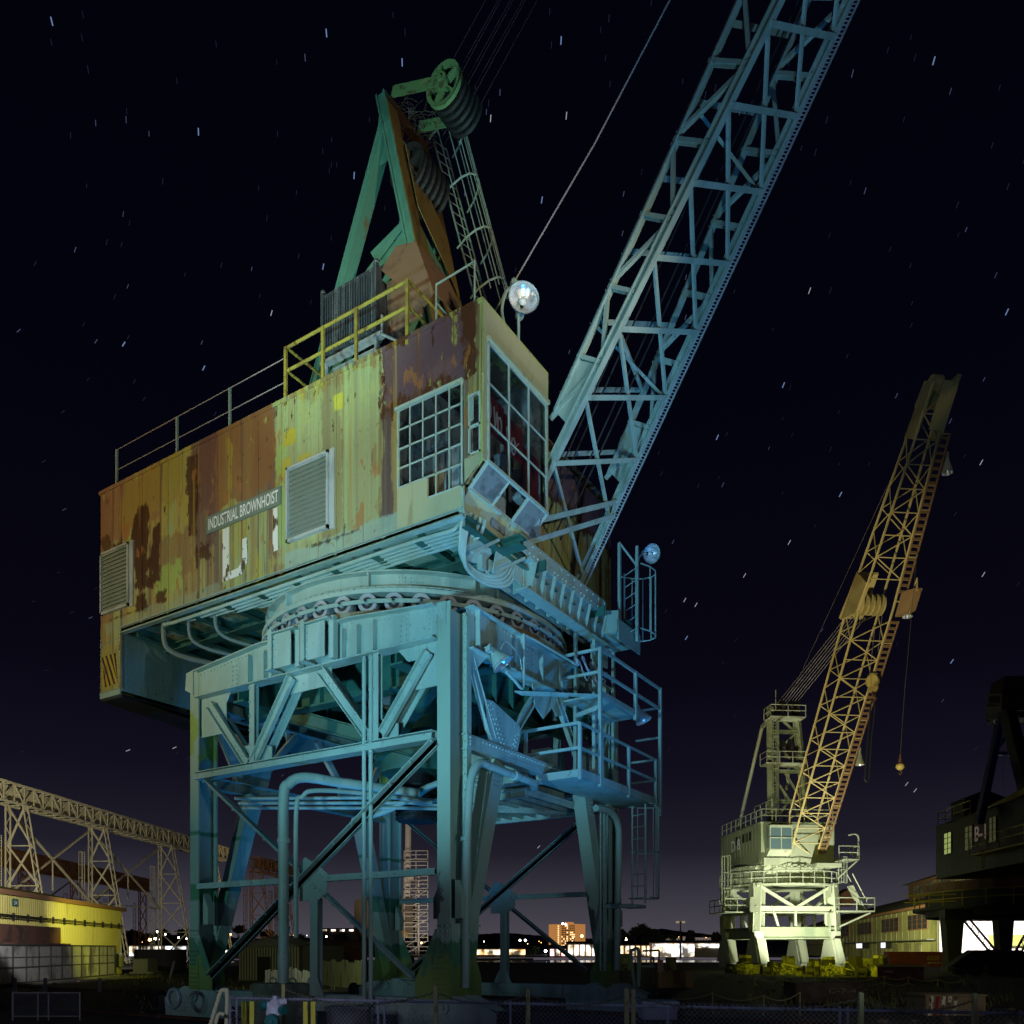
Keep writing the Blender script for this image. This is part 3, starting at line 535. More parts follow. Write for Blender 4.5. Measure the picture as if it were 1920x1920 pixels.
# ---- cab
cab=MB(); cab.bx(.81,.85,YH+.04,2.24,13.2,HT); cab.bx(.81,.85,YH+.04,.0,10.86,13.2); cab.bx(.81,.85,2.2,2.24,10.86,13.2)
cab.bx(.80,.93,-.02,2.22,13.13,13.2)
cab.pl([(.45,0,10.50),(.30,0,10.30),(.30,2.2,10.30),(.45,2.2,10.50)],(-.02,0,-.02)); cab.pl([(.30,0,10.30),(.32,0,10.02),(.32,2.2,10.02),(.30,2.2,10.3)],(-.03,0,0)); cab.pl([(.85,2.24,10.86),(.45,2.24,10.5),(.3,2.24,10.3),(.3,2.24,10.02),(-.28,2.24,10.02),(-.28,2.24,10.86)],(0,.04,0))
cabo=P(cab,'cab_front',CREAM,house)
m=MB(); m.bx(-1.20,-.44,YH-.012,YH+.03,10.06,10.88) ; m.bx(-1.17,.36,YH-.020,YH-.001,10.06,10.46); m.pl([(.44,YH-.012,10.52),(.86,YH-.012,10.90),(.86,YH-.012,10.96),(.44,YH-.012,10.96)],(0,.01,0))
P(m,'cream_panel',CREAM,house)
m=MB(); y0,y1=.0,2.2; x=.85
def fb(a,b,c,d,t=.05): m.bx(x-.02,x+.03,a,b,c,d)
fb(y0,y0+.05,10.86,13.1); fb(y1-.05,y1,10.86,13.1); fb(y0,y1,13.08,13.13); fb(y0,y1,10.84,10.90)
for k in (1,2): yy=y0+(y1-y0)*k/3; m.bx(x-.01,x+.025,yy-.02,yy+.02,10.9,13.1)
for k in (1,2): zz=10.86+(13.1-10.86)*k/3; m.bx(x-.008,x+.02,y0,y1,zz-.015,zz+.015)
fw=P(m,'front_window',SASH,cabo)
g=MB(); g.bx(x,x+.004,y0,y1,10.87,13.1); P(g,'glass',GLASS,fw)
m=MB(); A0=V((.87,-.02,10.86)); B0=V((.45,-.02,10.48)); 
for yy in (0.0,.74,1.47,2.2): m.ex(V((A0.x,yy,A0.z)),V((B0.x,yy,B0.z)),rect(.05,.05),(0,1,0))
m.ex((.87,-.02,10.86),(.87,2.22,10.86),rect(.06,.06)); m.ex((.45,-.02,10.48),(.45,2.22,10.48),rect(.06,.06)); tw=P(m,'toe_window',SASH,cabo)
g=MB(); g.pl([(.87,.02,10.85),(.45,.02,10.48),(.45,.72,10.48),(.87,.72,10.85)],(-.01,0,.01)); P(g,'frosted_glass',FROST,tw); g=MB(); g.pl([(.87,1.49,10.85),(.45,1.49,10.48),(.45,2.18,10.48),(.87,2.18,10.85)],(-.01,0,.01)); P(g,'frosted_glass',FROST,tw)
# side window 5 x 5 with some panes gone
m=MB(); X0,X1,Z0,Z1=-1.2,.40,10.88,12.42
m.bx(X0,X0+.04,YH-.02,YH+.03,Z0,Z1); m.bx(X1-.04,X1,YH-.02,YH+.03,10.30,Z1); m.bx(X0-.03,X1+.02,YH-.06,YH+.02,Z1,Z1+.06); m.bx(-.42,X1,YH-.02,YH+.03,10.46,10.50)
for k in range(1,5): xx=X0+(X1-X0)*k/5; m.bx(xx-.012,xx+.012,YH-.012,YH+.02,10.5 if k>2 else Z0,Z1)
for k in range(0,4): zz=12.42-(k+1)*.38; m.bx(X0,X1,YH-.012,YH+.02,zz-.012,zz+.012)
sw=P(m,'side_window',SASH,cabo)
g=MB()
for i in range(5):
    for j in range(4):
        if (i,j) in ((0,0),(0,2),(4,3),(0,3),(2,3)): continue
        xx=X0+(X1-X0)*i/5; zz=12.42-(j+1)*.38; g.bx(xx+.015,xx+.305,YH+.003,YH+.007,zz+.015,zz+.365)
P(g,'glass',GLASS,sw)
m=MB(); m.bx(.53,.56,YH-.015,YH+.03,11.0,12.1); m.bx(.77,.80,YH-.015,YH+.03,11.0,12.1); m.bx(.53,.80,YH-.02,YH+.03,12.07,12.12); m.bx(.53,.80,YH-.015,YH+.03,11.5,11.54); m.bx(.53,.8,YH-.015,YH+.03,11.0,11.03); m.pl([(.57,YH-.02,11.6),(.73,YH-.12,11.55),(.73,YH-.12,12.0),(.57,YH-.02,12.05)],(0,-.01,0)); P(m,'narrow_window',SASH,cabo)
# cab interior
m=MB(); m.bx(-1.3,-1.27,0,2.2,10.1,13.6); m.bx(-1.3,.75,2.1,2.13,10.4,13.6)
for (a,b,c,d,e,f_) in ((-.9,-.6,.6,1.1,10.05,11.9),(-.5,-.3,1.2,1.6,10.05,12.1),(-.2,.0,.3,.5,10.05,11.6),(.1,.35,.9,1.4,10.2,11.3),(.0,.2,1.5,1.9,10.2,12.0),(-.75,-.2,.2,.3,11.7,11.9),(.35,.5,.2,.35,10.8,12.1),(.3,.6,1.6,2.0,11.0,11.6),(-.1,.4,1.9,1.95,11.2,12.6)): m.bx(a,b,c,d,e,f_)
m.tb(curve([(.2,.5,10.3),(.3,.6,11.2),(.1,.7,11.9)]),.03,6); m.tb(curve([(-.5,.4,10.3),(-.3,.3,11.5),(-.6,.5,12.2)]),.03,6)
P(m,'control_cabinet',CABIN,cabo)
m=MB(); m.dk((.1,.75,11.0),(0,0,1),.2,.08,14); m.bx(-.12,.0,.5,1.0,11.0,11.6); m.dk((.1,.75,10.6),(0,0,1),.04,.8,8); P(m,'operator_seat',CABIN,cabo)
m=MB(); yy=2.09
m.bx(.70,.72,.05,.78,11.62,12.32); m.bx(.70,.72,.8,1.45,11.55,12.25); m.bx(.70,.72,1.5,2.1,11.0,11.95); P(m,'red_painted_board',REDP,cabo)
m=MB()
for c,rr_ in (((.73,.22,12.0),.13),((.73,.60,11.9),.11),((.73,1.1,11.75),.12)):
    c=V(c); m.tb([c+V((0,rr_*.6*math.cos(t*.7),rr_*math.sin(t*.7)*1.4)) for t in range(10)],.018,5)
m.tb(curve([(.73,.4,12.15),(.73,.45,11.8),(.73,.5,12.1),(.73,.55,11.7)]),.016,5); m.tb(curve([(.73,.85,12.0),(.73,.95,11.6),(.73,1.3,11.9)]),.016,5); P(m,'white_scrawl',WHITEC,cabo)
CABL=mat('grey_blue_cable',(.13,.19,.20),.6)
# ---- conduits under the house
for k in range(5):
    m=MB(); y=.02+k*.11; z=9.84-.012*k
    xs=[-8.6+k*.7,-4.0,-1.2,-.35,.10]
    pts=[(xs[0]-.15,y+.05,z+.12),(xs[0],y,z),(xs[1],y,z),(xs[2],y,z),(xs[3]+k*.05,y,z-.02),(xs[4]+.05*k,y+.02,z+.0),(xs[4]+.2+.04*k,y+.05,z+.3)]
    m.tb(curve(pts,5),.042,8); P(m,'conduit',PAINT,smooth=True)
for k in range(4):
    m=MB(); m.tb(curve([(.30+.02*k,.0+.05*k,10.1),(.20,.05+.05*k,9.72-.03*k),(.05,.3+.05*k,9.40-.05*k),(.1,.9+.07*k,9.28-.04*k),(.25,1.4+.09*k,9.42-.03*k),(.32,1.62+.09*k,9.75)],6),.04,8); P(m,'conduit',PAINT,smooth=True)
for k in range(3):
    m=MB(); m.tb(curve([(-9.2+k*1.0,.2,9.95),(-9.2+k,.35,9.4),(-8.6+k,1.0,9.15),(-7.8+k,2.0,9.1)],6),.07 if k==0 else .045,8); P(m,'cable_bundle',CABL,smooth=True)
m=MB(); m.pl([(.30,.3,9.98),(.30,1.2,9.98),(.05,1.0,9.5),(.05,.3,9.35)],(.03,0,0)); m.ex((.32,.25,9.4),(.45,1.0,9.92),rect(.05,.06)); m.ex((.32,1.0,9.3),(.5,1.9,9.9),rect(.05,.06)); m.pl([(.34,1.1,9.9),(.34,1.9,9.9),(.2,1.7,9.45),(.2,1.1,9.35)],(.03,0,0))
for y in (.75,1.0,1.2): m.bx(.1,.22,y,y+.14,9.32,9.6)
m.bx(.3,.34,1.75,2.1,9.45,9.98); P(m,'bracket_cluster',PAINT)
m=MB(); m.bx(-.3,.30,0,2.2,9.93,9.98); P(m,'cab_floor',PAINT,cabo)
# ---- rails on the roof
m=MB(); pp=[Yp(219,910,YH+.05),Yp(332,848,YH+.05),Yp(431,797,YH+.05)]
for p in pp: m.ex(V((p.x,YH+.05,HT)),V((p.x,YH+.05,HT+.95)),rect(.05,.05))
P(m,'stanchion',PAINT)
m=MB(); xs=[p.x for p in pp]+[-4.42]
for h_ in (.42,.95): m.tb([(x,YH+.05,HT+h_) for x in xs],.012,5)
P(m,'guard_wire',ROPEB)
m=MB(); yR=YH+.03
XA,XB=-4.38,-.95
for h_ in (.62,1.13): m.tb([(XA,yR,HT+h_),(XB,yR,HT+h_)],.035,8); m.tb([(XA,yR,HT+h_),(XA,1.3,HT+h_)],.03,8); m.tb([(XB,yR,HT+h_),(XB,1.4,HT+h_)],.03,8)
for x in (XA,-3.25,-2.3,XB): m.ex((x,yR-.03,HT-.15),(x,yR-.03,HT+1.13),rect(.07,.05))
for x in (XA,XB): m.tb([(x,1.3,HT),(x,1.3,HT+1.13)],.035,8)
P(m,'yellow_railing',YELP)
m=MB(); 
a=Yp(818,598,yR); b=Yp(890,565,yR); m.tb([(a.x,yR,HT),(a.x,yR,HT+.75),(b.x,yR,HT+.80),(b.x,yR,HT)],.022,6); m.tb([(a.x,yR,HT+.4),(a.x,.8,HT+.4)],.02,6); P(m,'roof_hand_rail',PAINT)
# radiator box with brown hood
rx0,rx1,ry0,ry1=-4.0,-2.42,.6,1.7
m=MB(); m.bx(rx0,rx1,ry0,ry0+.08,15.05,16.32)
for k in range(22): x=rx0+.03+k*(rx1-rx0-.06)/21; m.bx(x-.012,x+.012,ry0-.03,ry0,15.05,16.3)
m.bx(rx0-.03,rx0+.05,ry0-.05,ry0+.12,15.0,16.42); m.bx(rx1-.05,rx1+.03,ry0-.05,ry0+.12,15.0,16.42); m.bx(rx0,rx1,ry0-.04,ry0+.1,16.3,16.35); m.bx(rx1-.02,rx1,ry0+.08,ry1,15.05,16.2)
for x in (rx0,rx1): m.sph((x,ry0,16.47),.06,8,5)
rad=P(m,'radiator',RADI)
m=MB(); m.pl([(rx1+.03,ry0+.1,16.35),(rx1+.35,ry0+.2,16.75),(rx1+.9,ry0+.2,16.6),(rx1+1.35,ry0+.2,15.4),(rx1+1.1,ry0+.2,15.2)],(0,.06,0)); m.pl([(rx1+.35,ry0+.2,16.75),(rx1+.9,ry0+.2,16.6),(rx1+.9,ry1+.2,16.6),(rx1+.35,ry1+.2,16.75)],(0,0,.03)); m.pl([(rx1+.9,ry0+.2,16.6),(rx1+1.35,ry0+.2,15.4),(rx1+1.35,ry1+.2,15.4),(rx1+.9,ry1+.2,16.6)],(.03,0,0)); m.bx(rx1+.03,rx1+1.0,ry0+.3,ry0+.34,15.1,16.2); P(m,'radiator_hood',PLY,rad)
m=MB(); m.bx(rx0,rx1+.2,ry0-.1,ry0+.05,14.78,14.86); m.tb([(rx0+.1,ry0,14.8),(rx0+.1,ry0,13.85)],.05,8); m.tb([(rx1,ry0,14.8),(rx1,ry0,13.85)],.05,8); m.tb([(rx1+.2,ry0-.05,15.2),(rx1+.2,ry0-.05,14.8),(rx1+.9,ry0,14.3)],.03,6); m.bx(rx0+.2,rx1,ry0+.1,ry1,13.85,14.75); P(m,'radiator_stand',GALV,rad)
# ---- floodlights on the crane
def flood(p, d, r=.26, par=CR, ln=.3, mt=PAINT):
    p=V(p); d=V(d).normalized(); m=MB()
    m.tb([p-d*ln*1.5,p-d*ln*1.05,p-d*ln*.9,p-d*ln*.35,p],[r*.28,r*.30,r*.42,r*.8,r],20,cap=False); m.dk(p-d*ln*1.45,d,r*.3,.1,10)
    o=P(m,'floodlight',mt,par,smooth=True)
    g=MB(); g.tb([p-d*.002,p-d*.05,p-d*ln*.35,p-d*ln*.75],[r*.97,r*.93,r*.7,.04],20,cap=False); P(g,'reflector',CHROME,o,smooth=True); g=MB(); g.sph(p-d*ln*.35,r*.22,10,8); P(g,'bulb',WHITEC,o,smooth=True)
    return o
f1=flood((1.05,.98,14.50),(.55,-.62,-.05),.31,ln=.34)
m=MB(); m.tb(curve([(.8,.7,HT),(.75,.65,14.15),(.78,.75,14.55),(.85,.9,14.75)],4),.03,6); m.tb([(.85,1.1,HT),(.85,1.1,14.6)],.03,6); m.sph((.80,1.02,14.85),.09,8,6,(1,1,1.8)); P(m,'lamp_bracket',PAINT,f1)
p=Xp(1222,1038,1.2); f2=flood(p,(.6,-.45,-.35),.24); m=MB(); m.tb(curve([p+V((-.1,-.1,.0)),p+V((-.25,-.2,-.1)),p+V((-.3,-.25,-.5)),p+V((-.3,-.25,-1.3))],4),.022,6); P(m,'lamp_bracket',GALV,f2)
p=Xp(944,1246,.35); f3=flood(p,(.5,.35,-.75),.25); m=MB(); m.bx(-.0,.25,p.y-.35,p.y-.1,p.z+.2,p.z+.3); m.tb(curve([p+V((0,.1,-.12)),p+V((0,.45,-.22)),(.35,2.0,7.25),(.35,2.1,7.4),(.35,2.1,8.4)],4),.035,8); m.tb([(.35,2.1,8.4),(.4,2.5,8.4),(.5,4.2,8.35)],.03,8); m.tb(curve([p+V((-.1,0,.25)),p+V((0,.1,.5)),p+V((0,.6,.35)),p+V((0,.7,.1))],5),.012,5); P(m,'lamp_bracket',PAINT,f3)
p=Xp(1207,1352,.9); f4=flood(p,(.35,.1,-.8),.22,mt=GALV); m=MB(); m.tb([p+V((-.1,-.1,.25)),p+V((-.3,-1.2,.1)),p+V((-.5,-2.0,-.05))],.02,6); P(m,'lamp_bracket',GALV,f4)
# ---- boom
BA=V((.537,0,.8436)); BN=V((-.8436,0,.537)); B0=V((.87,0,12.03)); TP=.040
def bn(s, side, up): # node at distance s along the boom
    dep=(.52+.045*max(s,0)); c=B0+BA*s+(BN*dep if up else V((0,0,0))); hw=1.35-TP*s; return V((c.x, 3.75-hw if side<0 else 3.75+hw, c.z))
bm=MB(); SMAX=24.
for side in (-1,1):
    for up in (0,1):
        s0=-2.15 if not up else .9
        bm.ex(bn(s0,side,up),bn(SMAX,side,up),ang(.17,.17,.03) if up else ibm(.15,.17,.025),(0,0,1) if up else BN)
    bm.pl([bn(.75,side,0),bn(2.0,side,0),bn(2.0,side,1),bn(.95,side,1)],(0,.02,0))
    bm.pl([bn(-2.1,side,0)+V((-.12,0,-.05)),bn(-1.8,side,0)+V((.15,0,-.05)),bn(-.3,side,0)+V((.1,0,0)),bn(-.3,side,0)+V((-.1,0,0))],(0,-.04,0))
    bm.dk(bn(-2.15,side,0),(0,1,0),.14,.3,14)
BOOM=P(bm,'boom',PAINT)
k=0; s=-1.4+.0
nodes=[0+1.37*i for i in range(-1,17)]
for i,s in enumerate(nodes):
    if i+1<len(nodes):
        s2=nodes[i+1]
        if s>-.1:
            for up in (0,1):
                m=MB(); m.ex(bn(s,-1,up)+BN*(-.06 if not up else .05),bn(s2,1,up)+BN*(-.06 if not up else .05),ang(.10,.08,.015),BN); P(m,'lacing_bar',PAINT,BOOM)
        m=MB(); m.ex(bn(s2,-1,0)-BN*.03,bn(s,1,0)-BN*.03,ang(.07,.06,.012),BN); P(m,'lacing_bar',PAINT,BOOM)
    if s>.5:
        for side in (-1,1):
            m=MB(); m.ex(bn(s+.68,side,0),bn(s+.68,side,1),chn(.08,.12,.015),(0,1,0)); P(m,'lacing_bar',PAINT,BOOM)
            m=MB(); a,b=(bn(s-.6,side,0),bn(s+.62,side,1)) if i%2 else (bn(s-.6,side,1),bn(s+.62,side,0)); m.ex(a,b,ang(.08,.08,.012),(0,1,0)); P(m,'lacing_bar',PAINT,BOOM)
    if s>1 and i%3==0:
        m=MB(); m.ex(bn(s,-1,1),bn(s,1,0),ang(.07,.07,.012),(0,0,1)); m.ex(bn(s,1,1),bn(s,-1,0),ang(.07,.07,.012),(0,0,1)); P(m,'sway_frame',PAINT,BOOM)
# light ladder of narrow rungs inside and rope guard along the far chord
m=MB(); 
q=lambda s,o: bn(s,1,0)+V((0,.02,0))-BN*(.10+o)
m.tb([q(-1.6,0),q(SMAX,0)],.022,6); m.tb([q(-1.6,.12),q(SMAX,.12)],.022,6)
s=-1.6
while s<20: m.tb([q(s,0),q(s,.12)],.012,4); s+=.07
s=-.5
while s<20: m.pl([q(s,.22),q(s+.08,.34),q(s-.12,.44),q(s+.18,.44)],(0,.02,0)) if False else m.ex(q(s,-.1),q(s+.1,.38),rect(.04,.03)) if False else None; s+=2.1
P(m,'boom_ladder',GALV,BOOM)
m=MB()
for y in (3.2,3.45,4.0,4.25): m.tb([bn(1.5,-1,0).lerp(bn(1.5,1,0),.0)*0+V((B0.x,y,B0.z))+BA*-1.0+BN*.35,V((B0.x,y,B0.z))+BA*SMAX+BN*.9],.02,5)
P(m,'hoist_rope',BLK,BOOM)
for a,b in ((bn(-1.0,-1,0)+V((.3,0,-.3)),bn(.4,1,0)),(bn(-1.6,-1,0)+V((.3,0,-.2)),bn(.1,1,0)-BN*.1)):
    m=MB(); m.ex(a,b,ang(.12,.12,.015),BN); P(m,'lacing_bar',PAINT,BOOM)
# ---- A-frame
yn,yf=3.08,4.42
af=MB()
for y in (yn,yf):
    T0=Yp(722,186,yn); T0=V((T0.x,y,T0.z)); ap=Yp(728,235,yn)
    bl=Yp(648,532,yn); d=(bl-ap).normalized(); bb=ap+d*((ap.z-HT)/-d.z); fl=Yp(806,600,yn); d2=(fl-Yp(722,186,yn)).normalized(); fb_=Yp(722,186,yn)+d2*((T0.z-HT)/-d2.z)
    af.ex(V((T0.x,y,T0.z)),V((fb_.x,y,HT)),rect(.27,.34),(0,1,0)); af.ex(V((ap.x,y,ap.z)),V((bb.x,y,HT)),rect(.22,.30),(0,1,0))
    for q_ in (-.12,.12):
        if y==yn: af.ex(V((T0.x+q_,y-.19,T0.z)),V((fb_.x+q_,y-.19,HT)),rect(.05,.05),(0,1,0)); af.ex(V((ap.x+q_*.85,y-.17,ap.z)),V((bb.x+q_*.85,y-.17,HT)),rect(.04,.05),(0,1,0))
    g1=V((T0.x,y,T0.z)).lerp(V((fb_.x,y,HT)),.42); g2=V((ap.x,y,ap.z)).lerp(V((bb.x,y,HT)),.75)
    af.ex(g1,g2,chn(.2,.2,.02),(0,1,0)); g3=V((T0.x,y,T0.z)).lerp(V((fb_.x,y,HT)),.33); g4=V((ap.x,y,ap.z)).lerp(V((bb.x,y,HT)),.2)
    af.pl([g4+V((.15,0,-1.2)),g3+V((-.05,0,-.2)),g3+V((0,0,-.9)),g4+V((.45,0,-1.7))],(0,.02,0)); af.ex(g3.lerp(g1,.4),g2.lerp(g4,.5),chn(.14,.14,.02),(0,1,0)); af.pl([V((T0.x-.15,y,T0.z-.2)),V((T0.x+.15,y,T0.z)),V((T0.x+.35,y,T0.z-1.6)),V((T0.x-.35,y,T0.z-1.6))],(0,-.03,0))
ATEAL=mat('teal_a_frame_paint',(.12,.34,.28),.55,0,[((.05,.16,.13),(.9,.9,.4),.45,.6,.8),((.22,.14,.05),(1.2,1.2,.5),.6,.66,.8)],bump=.3)
AF=P(af,'a_frame',ATEAL,None,'tall green and rusty, warm-lit A-frame on the house roof')
TX=Yp(722,186,yn); FB=V((fb_.x,0,HT))
def ff(t,y): p=V((TX.x,y,TX.z)).lerp(V((FB.x,y,HT)),t); return p
AFY=mat('rusty_warm_lit_paint',(.26,.18,.06),.7,0,[((.12,.055,.02),(2,2,1),.5,.62,.8),((.10,.20,.13),(1.2,1.2,.7),.58,.66,.8)],bump=.4)
for i,(a,b) in enumerate(((ff(.35,yn),ff(.66,yf)),(ff(.35,yf),ff(.66,yn)),(ff(.66,yn),ff(.66,yf)),(ff(.66,yn),ff(.97,yf)),(ff(.66,yf),ff(.97,yn)),(ff(.12,yn),ff(.12,yf)),(ff(.5,yn),ff(.5,yf)),(ff(.35,yn),ff(.5,yf)))):
    m=MB(); m.ex(a,b,chn(.22,.22,.02),(1,0,0)); P(m,'cross_brace',AFY if i%2==0 else ATEAL,AF)
m=MB()
for y_ in (yn,yf): m.pl([ff(.03,y_)+V((.15,-.2,0)),ff(.97,y_)+V((.15,-.2,0)),ff(.97,y_)+V((.15,.2,0)),ff(.03,y_)+V((.15,.2,0))],(.02,0,0))
m.pl([ff(.14,yn)+V((.25,.1,0)),ff(.33,yn)+V((.25,.1,0)),ff(.5,yf)+V((.25,0,0)),ff(.32,yf)+V((.25,0,0))],(.02,0,0)); P(m,'warm_lit_leg_face',AFY,AF)  # ochre sheets paint the warm light on the legs' right faces
m=MB(); m.ex(ff(0.02,yn-.1)+V((.1,0,0)),ff(.02,yf+.1)+V((.1,0,0)),rect(.2,.16)); P(m,'top_beam',RUSTM,AF)
SHEAVE=mat('green_sheave_paint',(.16,.30,.13),.6,0,[((.10,.06,.03),(3,3,3),.55,.62,.8),((.30,.34,.12),(2,2,2),.55,.65,.7)],bump=.3)
def sheave(c, r, y, m):
    m.la([(r*.8,-.04),(r,-.06),(r*.93,0),(r,.06),(r*.8,.04)],(c.x,y,c.z),28,ax='y'); m.la([(.0,-.05),(r*.22,-.05),(r*.22,.05),(.0,.05)],(c.x,y,c.z),14,ax='y')
    for k in range(5): a=k*2*math.pi/5+.4; e=V((math.cos(a),0,math.sin(a))); m.ex(V((c.x,y,c.z))+e*r*.18,V((c.x,y,c.z))+e*r*.84,rect(.05,.16*r*2),(0,1,0))
c1=ff(.20,0)+V((.15,0,.0))
for k in range(6):
    m=MB(); sheave(c1,.55,yn+.2+k*.19,m); P(m,'sheave',BLK,AF)
c2=Yp(828,152,yn)
for k in range(6):
    m=MB(); sheave(c2,.50,yn+.1+k*.17,m); P(m,'sheave',SHEAVE if k==0 else BLK,AF)
m=MB()
for y in (yn,yn+1.05): m.ex(V((TX.x+.25,y,TX.z+.05)),V((c2.x,y,c2.z)),rect(.06,.24),(0,0,1)); m.dk((c2.x,y,c2.z),(0,1,0),.16,.12,14)
m.dk((c2.x,(2*yn+1.05)/2,c2.z),(0,1,0),.07,1.3,10); P(m,'sheave_link',SHEAVE,AF)
# dry twigs of a nest caught at the top
m=MB(); rnd=random.Random(3)
for k in range(120):
    p=V((TX.x+.35+rnd.gauss(0,.28),yn+.3+rnd.random()*1.2,TX.z-.1+rnd.gauss(0,.20))); d=V((rnd.gauss(0,1),rnd.gauss(0,1),rnd.gauss(0,.8))).normalized()*rnd.uniform(.15,.45); m.tb([p,p+d*.5+V((0,0,rnd.gauss(0,.05))),p+d],.008,3)
P(m,'nest_twig',mat('dry_twigs',(.10,.07,.05),.9),AF)
# ropes from sheaves to the boom tip, and the single pendant
tip=bn(30,-1,1)
for k in range(8):
    m=MB(); y=yn+.1+k*.14; m.tb([V((c2.x,y,c2.z+(.5 if k%2 else -.5))),V((tip.x,3.4+k*.1,tip.z+1.2))],.007,4); P(m,'luffing_rope',mat('dark_rope',(.05,.04,.04),.7) if k==0 else bpy.data.materials['dark_rope'])
m=MB(); m.tb([Yp(962,532,1.3),Yp(1110,262,1.3)+V((0,.1,0)),Yp(1262,-12,1.3)],.016,5); P(m,'pendant_rope',ROPEB)
# ladder with cage on the far leg of the A-frame
m=MB(); b0=Yp(935,560,4.6); b1=Yp(848,232,4.6); d=(b1-b0).normalized(); out=V((.75,-.2,.25)).normalized(); sd=d.cross(out).normalized(); out=sd.cross(d).normalized(); LN=(b1-b0).length
for s_ in (-1,1): m.tb([b0+sd*s_*.22-out*.55,b1+sd*s_*.22-out*.55],.026,6)
z=.2
while z<LN: m.tb([b0+d*z+sd*.22-out*.55,b0+d*z-sd*.22-out*.55],.013,4); z+=.32
arc=[sd*(.40*math.cos(a))-out*(.55-.85*math.sin(a)) for a in [math.pi*k/8 for k in range(9)]]
for t in (.06,.34,.64,.97): m.tb([b0+d*LN*t+q_ for q_ in arc],.024,5)
for k in range(1,8): m.tb([b0+d*LN*.02+arc[k],b1+arc[k]],.016,5)
P(m,'caged_ladder',PAINT,AF)
# ---- platforms and ladders on the right side
m=MB(); m.bx(-.1,1.0,3.4,7.7,5.55,5.60); m.bx(-.1,1.0,3.38,3.41,5.55,5.72); m.bx(.99,1.02,3.38,7.7,5.55,5.74); m.bx(-1.2,.0,3.2,3.5,5.5,5.56)
lp=P(m,'platform',PAINT)
m=MB()
for h_ in (.55,1.1): m.ex((-1.3,3.42,5.65+h_),(1.0,3.42,5.65+h_),rect(.06,.06)); m.ex((1.0,3.42,5.65+h_),(1.0,4.3,5.65+h_),rect(.05,.05)); m.ex((1.0,4.5,5.65+h_),(1.0,7.7,5.65+h_),rect(.05,.05)); m.ex((1.0,7.7,5.65+h_),(.3,7.7,5.65+h_),rect(.05,.05))
for x,y in ((-.4,3.42),(1.0,3.42),(1,4.5),(1,6.0),(1,7.7)): m.ex((x,y,5.5),(x,y,6.76),rect(.07,.07))
P(m,'railing',PAINT,lp)
m=MB(); m.bx(0,1.0,4.4,6.6,7.60,7.64); m.bx(.99,1.015,4.4,6.6,7.62,7.74); m.pl([(.0,2.3,7.3),(1.0,4.4,7.6),(1,4.6,7.6),(.0,2.6,7.3)],(0,0,.03)); m.bx(-.6,1.0,2.3,2.34,7.3,7.46) if False else None; up_=P(m,'platform',PAINT)
m=MB()
for h_ in (.52,1.05): m.ex((-.2,4.42,7.64+h_),(1.0,4.42,7.64+h_),rect(.06,.06)); m.ex((1.0,4.42,7.64+h_),(1.0,8.0,7.64+h_),rect(.06,.06))
for x,y,z in ((-.2,4.42,7.2),(1.0,4.42,5.5),(1.0,6.4,7.5),(1.0,8.0,5.3)): m.ex((x,y,z),(x,y,8.72),rect(.08,.08))
m.ex((.3,4.5,7.25),(1.0,4.42,7.35),rect(.05,.1)); m.ex((1.0,8.0,8.2),(.3,8.0,8.2),rect(.05,.05)); m.ex((1.0,8.0,7.4),(.3,8.0,7.4),rect(.05,.05)); P(m,'railing',PAINT,up_)
for x,y in ((.1,4.9),(.35,5.4),(.15,6.9)):
    m=MB(); m.ex((x,y,5.6),(x,y,9.6),ang(.08,.08,.012)); P(m,'upright',PAINT)
m=MB(); cage(m,(1.0,6.6,2.9),(.35,.94,0),2.5,.45,.36,3,.15); P(m,'caged_ladder',PAINT)
m=MB(); m.bx(.75,1.2,6.0,6.6,2.78,2.86); m.bx(.1,.9,6.4,6.6,2.8,2.9); P(m,'ladder_step',PAINT)
m=MB(); cage(m,(.9,6.3,9.55),(.5,.86,0),1.7,.5,.42,2,.1); 
for s_ in (0,1): m.ex((.7+.3*s_,6.1+.4*s_,9.5),(.7+.3*s_,6.1+.4*s_,11.9),rect(.07,.07))
m.tb([(.7,6.1,11.9),(1.0,6.5,11.4)],.03,5); P(m,'caged_ladder',PAINT)
m=MB(); m.bx(-.2,.9,5.7,6.9,9.5,9.56); m.pl([(.0,5.6,9.5),(.9,5.6,9.5),(.9,5.6,10.0),(.4,5.6,10.1),(.0,5.6,9.9)],(0,.03,0)); m.bx(.88,.91,5.6,6.9,9.3,9.8); m.bx(.1,.14,5.7,6.6,9.0,9.5); P(m,'boom_foot_platform',PAINT)
m=MB(); rnd=random.Random(5)
for k in range(14): a=V((.5,4.3+rnd.random()*.9,8.35+rnd.random()*.3)); m.tb(curve([a,a+V((.1,.2,-.25-rnd.random()*.2)),a+V((.05,.5,-.05))],4),.018,5)
m.dk((.5,4.2,8.4),(0,1,0),.08,.12,10); P(m,'slack_cable_loop',GALV)
